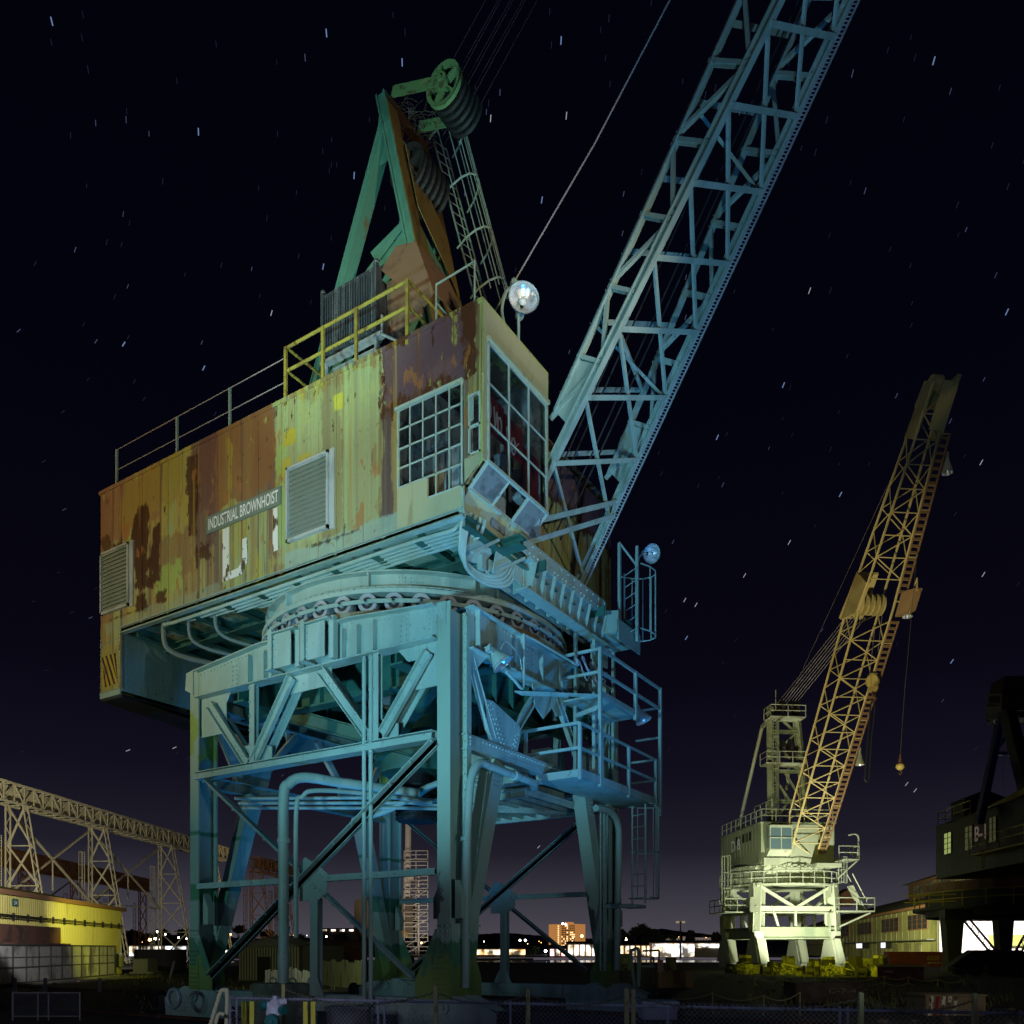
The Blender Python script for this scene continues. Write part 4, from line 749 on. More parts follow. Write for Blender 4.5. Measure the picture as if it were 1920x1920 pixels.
# ================================================================== SETTING
GRND=mat('yard_asphalt',(.028,.028,.030),.85,0,[((.05,.048,.042),(.35,.35,1),.5,.62,.8),((.012,.012,.013),(1.3,1.3,1),.55,.65,.8),((.045,.055,.02),(.6,.6,1),.62,.7,.7)],bump=.5)
def quad(name, pts, m):
    b=MB(); b.add(pts,[tuple(range(len(pts)))]); return struct(name,b,m)
def cg(r,f,z): p=CP(r,f,z); return (p.x,p.y,z)
b=MB(); b.add([cg(-260,-60,0),cg(260,-60,0),cg(260,-10,0),cg(260,128,0),cg(25,112,0),cg(-30,112,0),cg(-260,150,0)],[tuple(range(7))]); struct('ground',b,GRND)
b=MB(); b.add([cg(-30,112,-.004),cg(25,112,-.004),cg(25,112,-3.5),cg(-30,112,-3.5)],[(0,1,2,3)]); b.add([cg(25,112,-.004),cg(260,128,-.004),cg(260,128,-3.5),cg(25,112,-3.5)],[(0,1,2,3)]); b.add([cg(-30,112,-.004),cg(-260,150,-.004),cg(-260,150,-3.5),cg(-30,112,-3.5)],[(0,1,2,3)]); struct('quay_wall',b,mat('quay_concrete',(.10,.09,.075),.9,0,[((.03,.03,.03),(.6,.6,.6),.5,.6,.8)]))
WAT=mat('river_water',(.004,.005,.008),.12,0,bump=.35); quad('river',[cg(-900,100,-2.6),cg(900,100,-2.6),cg(900,345,-2.6),cg(-900,345,-2.6)],WAT)
FARG=mat('far_shore_ground',(.03,.03,.025),.9); quad('far_shore',[cg(-2600,340,-1.6),cg(2600,340,-1.6),cg(2600,4200,6),cg(-2600,4200,6)],FARG)
HIL=mat('night_hillside',(.035,.034,.03),.95,0,[((.06,.055,.05),(.02,.02,.05),.5,.6,.7)])
def hills(name, d, base, prof, seed):
    rnd=random.Random(seed); b=MB(); n=len(prof); V_=[]; 
    pts=[]
    for i in range(len(prof)-1):
        (x0,y0),(x1,y1)=prof[i],prof[i+1]; k=max(1,int(abs(x1-x0)/6))
        for j in range(k): t=j/k; pts.append((x0+(x1-x0)*t,y0+(y1-y0)*t-rnd.random()*1.6))
    for px,py in pts:
        c=Wp(px,py,d); c1=Wp(px,(py+HOR)/2+3,d*.8); c2=Gp(px,d*.62,base); c3=Gp(px,d*1.3,base); V_+= [c2,c1,c,c3]
    F=[]
    for i in range(len(pts)-1):
        for j in range(3): F.append((i*4+j,(i+1)*4+j,(i+1)*4+j+1,i*4+j+1))
    b.add(V_,F); return struct(name,b,HIL)
hills('hill',2600,-1,[(-200,1752),(60,1748),(300,1752),(520,1762),(640,1757),(720,1752),(860,1757),(900,1752),(960,1750),(1030,1757),(1150,1762),(1170,1757),(1200,1744),(1240,1742),(1300,1750),(1400,1758),(1700,1762),(2200,1765)],2)
# ---- stars: short dashes on a far dome
def starmat(n,c,s): return mat(n,(0,0,0),1,0,emit=(c,s))
SM=[starmat('star_blue',(.35,.50,1.0),.42),starmat('star_white',(.9,.85,.9),.42),starmat('star_faint',(.35,.38,.75),.035),starmat('star_mid',(.40,.45,.95),.13)]
b=MB(); mi=[]; rnd=random.Random(11); pole=ray(-500,0).normalized()
def star(px,py,ln,wd,k):
    wd*=.68; ln*=.85
    d=ray(px,py); dn=d.normalized(); t=pole.cross(dn).normalized(); s=dn.cross(t).normalized(); R=4300.; c=CAM+dn*R; sc=R/1560*.85
    b.add([c-t*ln*sc/2-s*wd*sc/2,c+t*ln*sc/2-s*wd*sc/2,c+t*ln*sc/2+s*wd*sc/2,c-t*ln*sc/2+s*wd*sc/2],[(0,1,2,3)]); mi.append(k)
for x,y,k in [(97,40,0),(372,247,0),(612,62,0),(572,108,3),(754,117,0),(1052,76,0),(920,222,1),(1062,217,1),(1016,375,0),(664,329,0),(606,500,0),(509,587,1),(305,340,2),(141,468,3),(66,494,2),(1518,545,1),(1622,358,3),(1751,114,0),(1888,585,0),(1469,722,0),(1681,742,3),(1576,927,0),(1840,867,1),(1480,1017,1),(1785,1240,0),(1844,1077,1),(1262,1016,3),(1240,888,2),(1345,820,0),(1396,1079,1),(1305,1134,1),(1284,1125,1),(1287,1196,0),(232,645,0),(180,640,3),(82,865,2),(252,715,2),(382,690,0),(270,748,2),(170,1158,3),(280,1083,2),(327,1402,1),(240,1407,1),(1010,1588,1),(520,1120,3),(1700,1470,1),(1716,1482,1),(35,620,3),(118,772,2),(560,480,2),(1890,350,2)]: star(x,y,10 if k<2 else 9,2.3 if k==0 else 1.7,k)
for i in range(330): star(rnd.uniform(-300,2220),rnd.uniform(-200,1580)*(1 if rnd.random()<.75 else .8),rnd.uniform(6,10),rnd.uniform(1.1,1.7),2 if rnd.random()<.8 else 3)
o=b.build('stars',SM); 
for p_,k in zip(o.data.polygons,mi): p_.material_index=k
tag(o,kind='stuff'); tag(o,'short blue and white star streaks over the dark sky','stars')
# ================================================================== DISTANT CRANE D8
def frame(px,d,hx,hf,z=0):
    O=Gp(px,d,z); ex=(RT*hx+FW*hf).normalized(); ey=V((-ex.y,ex.x,0)); return O,(lambda p: O+ex*p.x+ey*p.y+V((0,0,p.z))),ex,ey
O8,T8,ex8,ey8=frame(1463,75,.091,-.996)
PALE=mat('pale_green_crane_paint',(.42,.46,.34),.55,0,[((.28,.31,.23),(.4,.4,.3),.5,.65,.6),((.16,.12,.06),(1.5,1.5,.3),.62,.72,.5)],bump=.2)
PALD=mat('green_crane_paint',(.25,.29,.18),.55,0,[((.12,.16,.11),(.5,.5,.3),.5,.65,.6)],bump=.2)
GOLD=mat('ochre_boom_paint',(.56,.46,.20),.55,0,[((.36,.26,.09),(.3,.3,.3),.5,.65,.6)])
WALKR=mat('brown_walkway',(.25,.15,.07),.7)
D8=thing('portal_crane',O8,'pale green portal crane marked D 8 with a long ochre boom, standing beyond the yard','crane')
def Q(m,name,mt,par=None,smooth=False): return m.build(name,mt,par or D8,None,smooth)
for sy in (-3.6,3.2):
    for sx in (-3.6,3.6):
        m=MB(T8); m.ex((sx,sy,3.3),(sx*.95,sy*.95,7.4),ibm(.95,.95,.16)); m.pl([(sx-.6,sy-.5,6.2),(sx+.6,sy-.5,6.2),(sx+.5,sy-.5,7.4),(sx-.5,sy-.5,7.4)],(0,.05,0)); m.pl([(sx-.6,sy-.55,4.9),(sx+.6,sy-.55,4.9),(sx+.5,sy-.55,3.2),(sx-.5,sy-.55,3.2)],(0,.05,0)); Q(m,'leg',PALE)
        m=MB(T8); m.pl([(sx-1.5,sy-.5,.6),(sx+1.5,sy-.5,.6),(sx+.7,sy-.5,2.6),(sx-.7,sy-.5,2.6)],(0,1.0,0))
        for k in (-1.1,-.4,.4,1.1): m.la([(.1,-.3),(.42,-.3),(.42,.3),(.1,.3)],(sx+k,sy,.45),16,ax='y')
        m.ex((sx+1.2,sy-.3,2.6),(sx+2.2,sy-.3,.5),rect(.5,.3)); m.bx(sx-.5,sx+.5,sy-.4,sy+.4,2.4,3.3); Q(m,'bogie',PALE)
for a,b_ in (((-4,-3.6),(4,-3.6)),((-4,3.2),(4,3.2)),((3.6,-3.6),(3.6,3.2)),((-3.6,-3.6),(-3.6,3.2))):
    m=MB(T8); m.ex((a[0],a[1],3.15),(b_[0],b_[1],3.15),ibm(.7,1.0,.1)); Q(m,'sill_beam',PALD)
    m=MB(T8); m.ex((a[0],a[1],5.15),(b_[0],b_[1],5.15),ibm(.4,.6,.08)); Q(m,'cross_beam',PALE)
    m=MB(T8); A=V((a[0],a[1],5.3)); B=V((b_[0],b_[1],5.3)); M_=(A+B)/2; up=V((0,0,2.0))
    m.ex(A+up,M_,rect(.25,.25)); m.ex(M_,B+up,rect(.25,.25)); m.ex(A.lerp(B,.2),A.lerp(B,.28)+V((0,0,-1.7)),rect(.2,.2)); m.ex(M_,M_+V((0,0,-1.8)),rect(.2,.2)); Q(m,'brace',PALE)
m=MB(T8); m.la([(1.0,7.3),(4.1,7.3),(4.1,8.3),(1.0,8.3)],(0,-.2,0),40); m.la([(3.9,8.3),(4.25,8.3),(4.25,9.0),(3.9,9.0)],(0,-.2,0),40)
for k in range(44): a=k*math.pi/22; m.ex((4.1*math.cos(a),-.2+4.1*math.sin(a),7.35),(4.1*math.cos(a),-.2+4.1*math.sin(a),8.25),rect(.08,.25),(math.cos(a),math.sin(a),0)); m.rv((4.26*math.cos(a),-.2+4.26*math.sin(a),8.8),(math.cos(a),math.sin(a),0),.12)
Q(m,'turntable_drum',PALE)
m=MB(T8); m.la([(4.1,7.2),(5.15,7.2),(5.15,7.34),(4.1,7.34)],(0,-.2,0),40)
for k in range(30): a=k*math.pi/15; m.tb([(5.1*math.cos(a),-.2+5.1*math.sin(a),7.3),(5.1*math.cos(a),-.2+5.1*math.sin(a),8.4)],.04,4)
for h_ in (7.85,8.4): m.tb([(5.1*math.cos(k*math.pi/15),-.2+5.1*math.sin(k*math.pi/15),h_) for k in range(31)],.045,4)
Q(m,'ring_walkway',PALE)
m=MB(T8); m.bx(1.5,4.2,3.2,6.6,4.95,5.07); railing(m,[(1.5,3.4,5.07),(4.2,3.4,5.07),(4.2,6.6,5.07),(1.5,6.6,5.07)],1.1,.045); m.ex((3.8,3.4,3.6),(3.8,6.4,4.9),rect(.15,.15)); m.ex((3,5.0,7.3),(3,6.2,5.1),rect(.9,.12)); m.tb([(3.45,5.0,8.3),(3.45,6.2,6.1)],.05,4); m.tb([(2.55,5.0,8.3),(2.55,6.2,6.1)],.05,4)
for k in range(9): m.bx(2.6,3.4,5.0+k*.14,5.12+k*.14,7.25-k*.25,7.3-k*.25)
Q(m,'stair_platform',PALE)
m=MB(T8); m.bx(-1,3.0,-6.2,-3.9,4.9,5.0); railing(m,[(3.0,-4,5.0),(3.0,-6.2,5.0),(-1,-6.2,5.0)],1.1,.04); cage(m,(2.5,-5.6,5.2),(0,-1,0),4.6,.5,.4,4,.4); Q(m,'side_platform',PALD)
# machinery house
m=MB(T8); m.add([(4,-3.4,9.1),(4,3.1,9.1),(4,3.1,12.5),(4,-3.4,12.5),(-6,-3.4,9.9),(-6,3.1,9.9),(-6,3.1,12.5),(-6,-3.4,12.5),(-4.2,-3.4,9.0),(-4.2,3.1,9.0)],[(0,1,2,3),(7,6,5,4),(3,2,6,7),(0,3,7,4,8),(1,9,5,6,2),(0,8,9,1),(4,5,9,8)])
m.bx(-6.1,4.1,-3.5,3.2,12.5,12.58); m.bx(-2.5,3.8,-3.44,-3.4,9.15,10.1); m.bx(-.9,-.8,-3.44,-3.4,9.1,12.5)
for k in range(14): x=-5.6+k*.7; m.bx(x,x+.03,-3.42,-3.4,9.6,12.45)
H8=Q(m,'machinery_house',PALD)
m=MB(T8); m.bx(4.0,4.06,-1.2,3.0,9.0,12.4); m.bx(3.2,5.3,.9,3.1,8.7,9.0); m.bx(3.0,3.9,-3.1,-.9,8.2,9.1); m.bx(1.5,4.0,-2.5,2.5,8.9,9.1)
for k in range(5): m.bx(4.0,4.1,-1.0+k*.45,-.7+k*.45,8.1,9.0)
Q(m,'front_panel',PALE,H8)
for k,x in enumerate((-1.9,-1.1,-.2,.6,1.4)):
    m=MB(T8); m.bx(x,x+.45,-3.46,-3.42,11.3,12.05); Q(m,'window',GLASS if k%2 else BLK,H8)
text('D 8','crane_number',WHITEC,H8,T8(V((-2.9,-3.50,10.75))),ex8,(0,0,1),w=2.3,h=1.05,bold=.035)
m=MB(T8); m.pl([(4.1,-3.0,9.6),(4.9,-3.0,10.2),(4.9,-3.0,12.0),(4.1,-3.0,12.2)],(0,.08,0)); m.pl([(4.1,-1.1,9.6),(4.9,-1.1,10.2),(4.9,-1.1,12.0),(4.1,-1.1,12.2)],(0,.08,0)); m.bx(4.1,4.95,-3.0,-1.05,12.0,12.2); m.pl([(4.1,-3,9.6),(4.9,-3,10.2),(4.9,-1.05,10.2),(4.1,-1.05,9.6)],(0,0,-.08)); m.bx(4.86,4.95,-2.05,-1.97,10.2,12); m.bx(4.86,4.95,-3,-1.05,11.1,11.18); m.bx(3.6,4.4,-3.3,-.9,8.9,9.5); c8=Q(m,'operator_cab',PALE,H8)
m=MB(T8); m.bx(4.87,4.88,-2.95,-1.1,10.2,12.0); m.bx(4.2,4.86,-3.01,-3.0,10.3,12.0); Q(m,'glass',mat('cab_glass_pale',(.10,.16,.19),.15),c8)
m=MB(T8); railing(m,[(-5.9,-3.3,12.6),(3.9,-3.3,12.6),(3.9,3.0,12.6)],1.1,.04); railing(m,[(-.5,-2.2,12.6),(3.5,-2.2,12.6)],2.0,.04); m.bx(-3.5,-1.5,-2.6,-1.2,12.6,13.2); Q(m,'roof_railing',PALE,H8)
m=MB(T8); m.bx(2.5,4.6,3.1,5.0,9.35,9.45); railing(m,[(4.6,3.2,9.45),(4.6,5.0,9.45),(2.5,5.0,9.45)],1.1,.045); m.ex((4.4,3.2,7.8),(4.4,4.9,9.3),rect(.1,.1)); m.tb(curve([(4.3,5.0,9.5),(4.3,5.1,11.2),(4.3,4.8,11.6),(4.3,4.2,11.5)],4),.07,6); Q(m,'side_balcony',PALE,H8)
m=MB(T8); cage(m,(4.2,3.6,7.4),(1,0,0),2.2,.5,.4,3,0); Q(m,'caged_ladder',PALE,H8)
# A-frame
def L8(m,a,b,w=.5,t=.5): m.ex(a,b,ibm(w,t,.09))
m=MB(T8)
for y0,y1 in ((-1.35,-1.15),(2.0,1.25)): L8(m,(1.2,y0*1.0,12.5),(.4,y1,23.4),.55,.55)
for z in (22.6,21.2,17.6,14.9): t=(z-12.5)/10.9; L8(m,(1.2-.8*t,-1.35+.2*t,z),(1.2-.8*t,2.0-.75*t,z),.2,.3)
A8=Q(m,'a_frame',PALD)
for a,b_ in (((.8,-1.2,17.5),(1.1,1.9,12.7)),((.6,.2,17.5),(.9,1.7,14.9)),((1.0,.3,14.9),(1.2,-1.3,12.7)),((.5,-.9,21.0),(.6,1.3,17.7)),((.5,1.1,21.0),(.6,-1.1,19.)),((.4,-1,23.2),(.4,1,21.4))):
    m=MB(T8); m.ex(a,b_,rect(.18,.18)); Q(m,'cross_brace',PALD,A8)
m=MB(T8); m.tb([(-1.0,-1.3,22.0),(-5.0,-2.2,12.6)],.16,8); m.ex((.3,-1.3,22.2),(-1.0,-1.3,22.0),rect(.3,.3)); m.tb([(-.6,1.4,22.0),(-4.6,2.2,12.6)],.16,8); Q(m,'back_stay',PALE,A8)
m=MB(T8)
for z,o_ in ((22.2,0),(18.1,.35)):
    m=MB(T8); m.bx(.2,1.7,-1.6-o_,1.6,z,z+.1); railing(m,[(.2,-1.6-o_,z+.1),(1.7,-1.6-o_,z+.1),(1.7,1.6,z+.1)],1.0,.04); Q(m,'platform',PALE,A8)
m=MB(T8); m.tb([(.4,-.6,23.0),(.4,-.6,25.0)],.05,5); Q(m,'antenna_mast',PALE,A8)
for z,y in ((23.4,-.3),(23.4,.5),(23.4,1.1),(19.8,-.2),(19.8,.5),(19.2,.9)):
    m=MB(T8); m.la([(.1,-.12),(.6,-.12),(.6,.12),(.1,.12)],(.8,y,z),16,ax='y'); Q(m,'sheave',BLK,A8)
m=MB(T8); cage(m,(1.6,-1.2,12.8),(1,0,.05),9,.45,.3,7,.5,n=5,r=.03); Q(m,'caged_ladder',PALD,A8)
# boom: square lattice with walkway
def l8(s,y,up):
    th=math.radians(53.9); c=V((3.6,.35,9.3))+V((math.cos(th),0,math.sin(th)))*s; n=V((-math.sin(th),0,math.cos(th)))
    w=1.25 if s<20.5 else 1.25-(s-20.5)*.045; 
    if s<3: w=1.15+s*.033
    dd=.35+s*.45 if s<3.5 else (1.95 if s<20.5 else 1.95-(s-20.5)*.075)
    return c+V((0,y*w,0))+n*(dd if up else 0)
m=MB(T8)
for y in (-1,1):
    for up in (0,1):
        for a,b_ in ((0,3.5),(3.5,20.5),(20.5,34.0)): m.tb([l8(a+.01,y,up),l8(b_-.01,y,up)],.085,5)
B8=Q(m,'boom',GOLD)
N8=24
for i in range(N8):
    s0=.4+i*33.4/N8; s1=s0+33.4/N8
    if 19.5<s0<22.2: continue
    q=1 if i%2 else -1
    m=MB(T8); m.tb([l8(s0,-q,0),l8(s1,q,0)],.05,4); m.tb([l8(s0,-q,1),l8(s1,q,1)],.045,4); m.tb([l8(s0,-1,0),l8(s0,1,0)],.045,4)
    for y in (-1,1): m.tb([l8(s0,y,0 if q>0 else 1),l8(s1,y,1 if q>0 else 0)],.045,4)
    Q(m,'lacing',GOLD,B8)
m=MB(T8)
wk=lambda s,o,n_: l8(s,1,0)+V((0,.35+o,0))+V((0,0,-.1-n_))
for o_ in (-.3,.3): m.tb([wk(1,o_,0),wk(20,o_,0)],.07,5); m.tb([wk(21.8,o_,0),wk(31.5,o_,0)],.07,5)
s=1.
while s<31.5:
    if not 20<s<21.8: m.ex(wk(s,-.3,0),wk(s,.3,0),rect(.10,.16),(0,0,1))
    s+=.42
Q(m,'boom_walkway',WALKR,B8)
m=MB(T8)
s=1.; 
while s<31.5: m.ex(wk(s,-.34,-.03),wk(s,.34,-.03),rect(.07,.07)); s+=1.45
for o_ in (-.34,.34): m.tb([wk(1,o_,-.03),wk(20,o_,-.03)],.05,4); m.tb([wk(21.8,o_,-.03),wk(31.5,o_,-.03)],.05,4)
Q(m,'walkway_rail',GOLD,B8)
m=MB(T8)
m.pl([l8(19.2,-1.15,1)+V((0,0,.2)),l8(22.6,-1.1,1)+V((0,0,.1)),l8(22.4,-1.1,0),l8(20.4,-1.15,0)],(0,.3,0)); m.pl([l8(19.4,-1.15,1)+V((-.3,0,.2)),l8(22.6,-1.1,1),l8(22.6,.3,1),l8(19.4,.3,1)+V((-.3,0,.2))],(0,0,.15))
for k in range(5): c=l8(20.8,-.6+k*.33,1); m.la([(.1,-.06),(.75,-.06),(.75,.06),(.1,.06)],c+V((.45,0,-.5)),16,ax='y')
Q(m,'mid_sheave_head',GOLD,B8)
m=MB(T8); a=l8(20.2,1,0)+V((0,.3,0)); b2=l8(21.9,1,0)+V((0,.3,0))
m.pl([a,a+V((.9,.5,.1)),b2+V((.9,.5,-.1)),b2],(0,.5,0)); Q(m,'service_platform',WALKR,B8); m=MB(T8); railing(m,[a+V((.9,.6,0)),b2+V((.9,.6,-.3))],.9,.05); Q(m,'platform_railing',GOLD,B8)
m=MB(T8); t0=l8(30.2,-1.3,1); m.pl([l8(31.0,-1.2,1),l8(33.9,-1.15,1),l8(34.1,-1.15,0),l8(31.0,-1.2,0)],(0,.25,0)); m.pl([l8(31.0,.95,1),l8(33.9,.95,1),l8(34.3,.95,0)+V((.4,0,0)),l8(31.0,.95,0)],(0,.25,0)); m.pl([l8(32.6,-1.2,1),l8(33.9,-1.1,1),l8(33.9,1.0,1),l8(32.6,1.2,1)],(0,0,.2)); m.pl([l8(31.6,-.1,0),l8(34.2,-.1,0),l8(34.2,1.0,0),l8(31.6,1.1,0)],(.1,0,-.1))
m.la([(.1,-.3),(.55,-.3),(.55,.3),(.1,.3)],l8(33.9,0,.5),16,ax='y'); Q(m,'boom_tip_head',GOLD,B8)
for s in (9.2,20.6,30.3):
    p=T8(wk(s,.75,.2)) if s<20 else T8(wk(s if s<25 else 29.6,.75,.3)); fl=flood(p,(0,0,-1),.36,D8,.9,PALE)
for k in range(7):
    m=MB(T8); m.tb([(.4,-.5+k*.28,23.7),l8(19.6,-.9+k*.2,1)],.022,3); Q(m,'luffing_rope',ROPEB,B8)
m=MB(T8); m.tb([(.4,.4,23.7),l8(34.3,0,1)],.014,3); Q(m,'luffing_rope',ROPE,B8)
# hook block and ball of D8 hang on their ropes
hd=62.; hb=MB(); HBM=mat('yellow_hook_block',(.48,.38,.12),.5,0,[((.2,.12,.05),(2,2,2),.55,.65,.7)])
c=Wp(1636,1277,hd); HK=thing('hook_block',V((c.x,c.y,Wp(1625,1462,hd).z)),'yellow hook block with long black slings hanging below the ochre boom','hook')
hb.la([(.02,-.30),(.42,-.30),(.5,-.1),(.5,.1),(.42,.30),(.02,.30)],c,20,ax='y'); hb.ex(c+V((0,0,.5)),c+V((0,0,-.75)),rect(.55,.5),RT); hb.build('block',HBM,HK)
m=MB(); t0=Wp(1650,1140,hd)
for k in (-.22,.22): m.tb([c+RT*k+V((0,0,.5)),t0+RT*k],.022,4)
m.build('hoist_rope',ROPEB,HK)
m=MB(); h0=c+V((0,0,-.8)); m.tb(curve([h0,h0+V((0,0,-.25)),h0+RT*.25+V((0,0,-.5)),h0+V((0,0,-.75)),h0-RT*.22+V((0,0,-.55))],6),.07,8); m.build('hook',RUSTM,HK)
m=MB(); h1=h0+V((0,0,-.5)); e=Wp(1625,1462,hd)
for k in (-.16,.16): m.tb(curve([h1,h1+RT*k+V((0,0,-.8)),h1.lerp(e,.5)+RT*k*.8,e.lerp(h1,.1)+RT*k,e+RT*k],4),.055,5)
m.tb([e-RT*.16,e+V((0,0,-.2)),e+RT*.16],.06,5); m.build('sling',BLK,HK)
bd=57.; c=Wp(1688,1437,bd); BL=thing('hook_ball',V((c.x,c.y,c.z-.6)),'round yellow overhaul ball with small hook on a single rope','hook')
m=MB(); m.sph(c,.29,16,10,(1,1,.9)); m.build('ball',HBM,BL,smooth=True); m=MB(); m.tb([c+V((0,0,.3)),c+V((0,0,.85))],[.12,.05],8); m.tb(curve([c+V((0,0,-.3)),c+RT*.1+V((0,0,-.42)),c+V((0,0,-.56)),c-RT*.1+V((0,0,-.45))],5),.04,6); m.build('hook',RUSTM,BL)
m=MB(); m.tb([c+V((0,0,.85)),Wp(1696,1300,bd),Wp(1728,940,bd),Wp(1752,760,bd)],.014,4); m.build('hoist_rope',ROPE,BL)
# ================================================================== CRANE B-1 AT THE RIGHT EDGE
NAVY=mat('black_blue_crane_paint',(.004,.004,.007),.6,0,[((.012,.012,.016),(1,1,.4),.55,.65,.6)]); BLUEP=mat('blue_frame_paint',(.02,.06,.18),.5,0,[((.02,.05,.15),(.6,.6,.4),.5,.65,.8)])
BROWNP=mat('brown_ring_paint',(.20,.11,.06),.7,0,[((.1,.05,.03),(1,1,1),.5,.62,.7)]); DGREY=mat('dark_grey_leg',(.025,.028,.026),.7,0,[((.02,.02,.02),(1,1,.5),.5,.62,.7)])
O1=Gp(1860,60); K=thing('portal_crane',O1,'black unlit portal crane marked B-1 with yellow railings at the right edge','crane')
def K_(m,name,mt,par=None): return m.build(name,mt,par or K)
ex1=(RT*(-.079)-FW).normalized(); ey1=V((-ex1.y,ex1.x,0)); C1=Gp(1755,60); T1=lambda p: C1+ex1*p.x+ey1*p.y+V((0,0,p.z))
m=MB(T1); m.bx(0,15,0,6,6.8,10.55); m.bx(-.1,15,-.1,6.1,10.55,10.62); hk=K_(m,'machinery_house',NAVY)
LITW=mat('lit_green_window',(.05,.06,.03),.3,0,emit=((.45,.55,.16),.55)); LITW2=mat('dim_window',(.03,.03,.02),.3,0,emit=((.25,.25,.08),.10))
for x0,x1,z0,z1,mt in ((1.4,2.5,8.4,9.9,LITW),(4.5,5.6,8.3,9.9,LITW2),(7.8,8.7,8.4,10.0,LITW2)):
    f=MB(T1); f.bx(x0-.05,x0,-.05,0,z0,z1); f.bx(x1,x1+.05,-.05,0,z0,z1); f.bx((x0+x1)/2-.02,(x0+x1)/2+.02,-.05,0,z0,z1)
    for k in range(5): z=z0+(z1-z0)*k/4; f.bx(x0,x1,-.05,0,z-.02,z+.02)
    fo=K_(f,'window',DGREY,hk); g=MB(T1); g.bx(x0,x1,-.02,-.004,z0,z1); K_(g,'pane',mt,fo)
PINKW=mat('pinkish_white_lettering',(.6,.45,.42),.6,0,emit=((.5,.33,.3),.15))  # weak glow added so the lettering shows on the dark house
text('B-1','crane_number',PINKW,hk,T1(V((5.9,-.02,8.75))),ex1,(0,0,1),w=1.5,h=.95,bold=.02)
YELR=mat('yellow_rail',(.5,.42,.03),.5)
m=MB(T1); railing(m,[(7.2,-.9,7.75),(9.5,-.9,7.8),(15,-.9,7.8)],.95,.035); m.bx(7.2,15,-.95,0,7.65,7.73); m.tb([(7.9,-.5,8.0),(7.9,-.5,6.8)],.04,4); m.tb([(8.2,-.5,8.0),(8.2,-.5,6.8)],.04,4); K_(m,'balcony_railing',YELR,hk)
m=MB(T1); m.bx(.6,2.6,.8,3.4,10.8,12.1); m.pl([(.4,.6,12.1),(.4,3.6,12.1),(.4,2.1,12.7)],(2.4,0,0)); 
for k in range(9): m.bx(.55,.6,.85+k*.29,1.0+k*.29,10.9,12.0)
for x,y in ((.6,.8),(.6,3.4),(2.6,.8),(2.6,3.4)): m.ex((x,y,10.6),(x,y,10.9),rect(.15,.15))
K_(m,'roof_vent_house',DGREY,hk)
m=MB(T1); railing(m,[(.1,.1,10.6),(.1,5.8,10.6)],1.0,.03); railing(m,[(.1,.1,10.6),(5,.1,10.6)],1.0,.03); m.ex((6.5,.5,10.7),(15,.5,11.4),rect(.2,.35)); K_(m,'roof_railing',YELR,hk)
# a-frame by measured points at 52 m
def w1(px,py,d=52): return Wp(px,py,d)
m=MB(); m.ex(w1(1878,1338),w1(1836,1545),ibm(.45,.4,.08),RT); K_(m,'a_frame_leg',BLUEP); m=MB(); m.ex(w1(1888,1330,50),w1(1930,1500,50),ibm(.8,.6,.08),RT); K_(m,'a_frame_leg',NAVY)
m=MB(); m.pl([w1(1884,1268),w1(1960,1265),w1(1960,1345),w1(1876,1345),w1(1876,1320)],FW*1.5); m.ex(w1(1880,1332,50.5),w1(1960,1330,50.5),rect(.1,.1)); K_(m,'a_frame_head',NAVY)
for a,b_ in (((1866,1412),(1905,1414)),((1868,1405),(1893,1372)),((1880,1345),(1892,1385)),((1905,1384),(1950,1386)),((1908,1410),(1950,1412))): m=MB(); m.ex(w1(*a),w1(*b_),rect(.2,.2),RT); K_(m,'cross_brace',BLUEP)
m=MB(); p0=w1(1848,1337); p1=w1(1877,1337); m.ex(p0,p1,rect(.1,.8),(0,0,1)); railing(m,[p0,p1],1.15,.035); m.tb([p0,w1(1865,1365)],.05,4); m.tb([w1(1850,1337),w1(1876,1320)],.04,4); K_(m,'a_frame_platform',mat('tan_rail',(.35,.27,.12),.6))
for x in (1882,1907): m=MB(); m.tb([w1(x,1390),w1(x-2,1500)],.012,3); K_(m,'hanging_rope',ROPEB)
# ring, walkway and portal (face towards the photographer)
O1b=Gp(1755,60); Tb=lambda p: O1b+RT*p.x+FW*p.y+V((0,0,p.z))
m=MB(Tb); m.la([(8.8,6.1),(9.6,6.1),(9.6,6.75),(8.8,6.75)],(11.3,3.0,0),60); K_(m,'ring_girder',BROWNP)
m=MB(Tb); m.la([(9.4,4.7),(10.4,4.7),(10.4,4.9),(9.4,4.9)],(11.3,3.0,0),60); m.la([(9.4,4.2),(9.5,4.2),(9.5,6.1),(9.4,6.1)],(11.3,3.0,0),60); K_(m,'walkway',DGREY)
m=MB(Tb); pts=[(11.3+10.3*math.cos(a),3.0+10.3*math.sin(a),4.9) for a in [math.pi+k*math.pi/18 for k in range(-3,22)]]
railing(m,pts,1.1,.04,posts=2); m.tb([(-1.6,1.5,5.2),(1.2,-.5,5.2)],.04,4); m.tb([(-1.6,1.5,5.7),(1.2,-.5,5.7)],.04,4); K_(m,'walkway_railing',YELR)
for x0,x1 in ((.6,2.1),(4.4,5.7)):
    m=MB(Tb); m.pl([(x0-.1,-.3,4.2),(x1-.2,-.3,4.2),(x1-.5,-.3,.3),(x0+.2,-.3,.3)],(0,.8,0)); K_(m,'leg',DGREY)
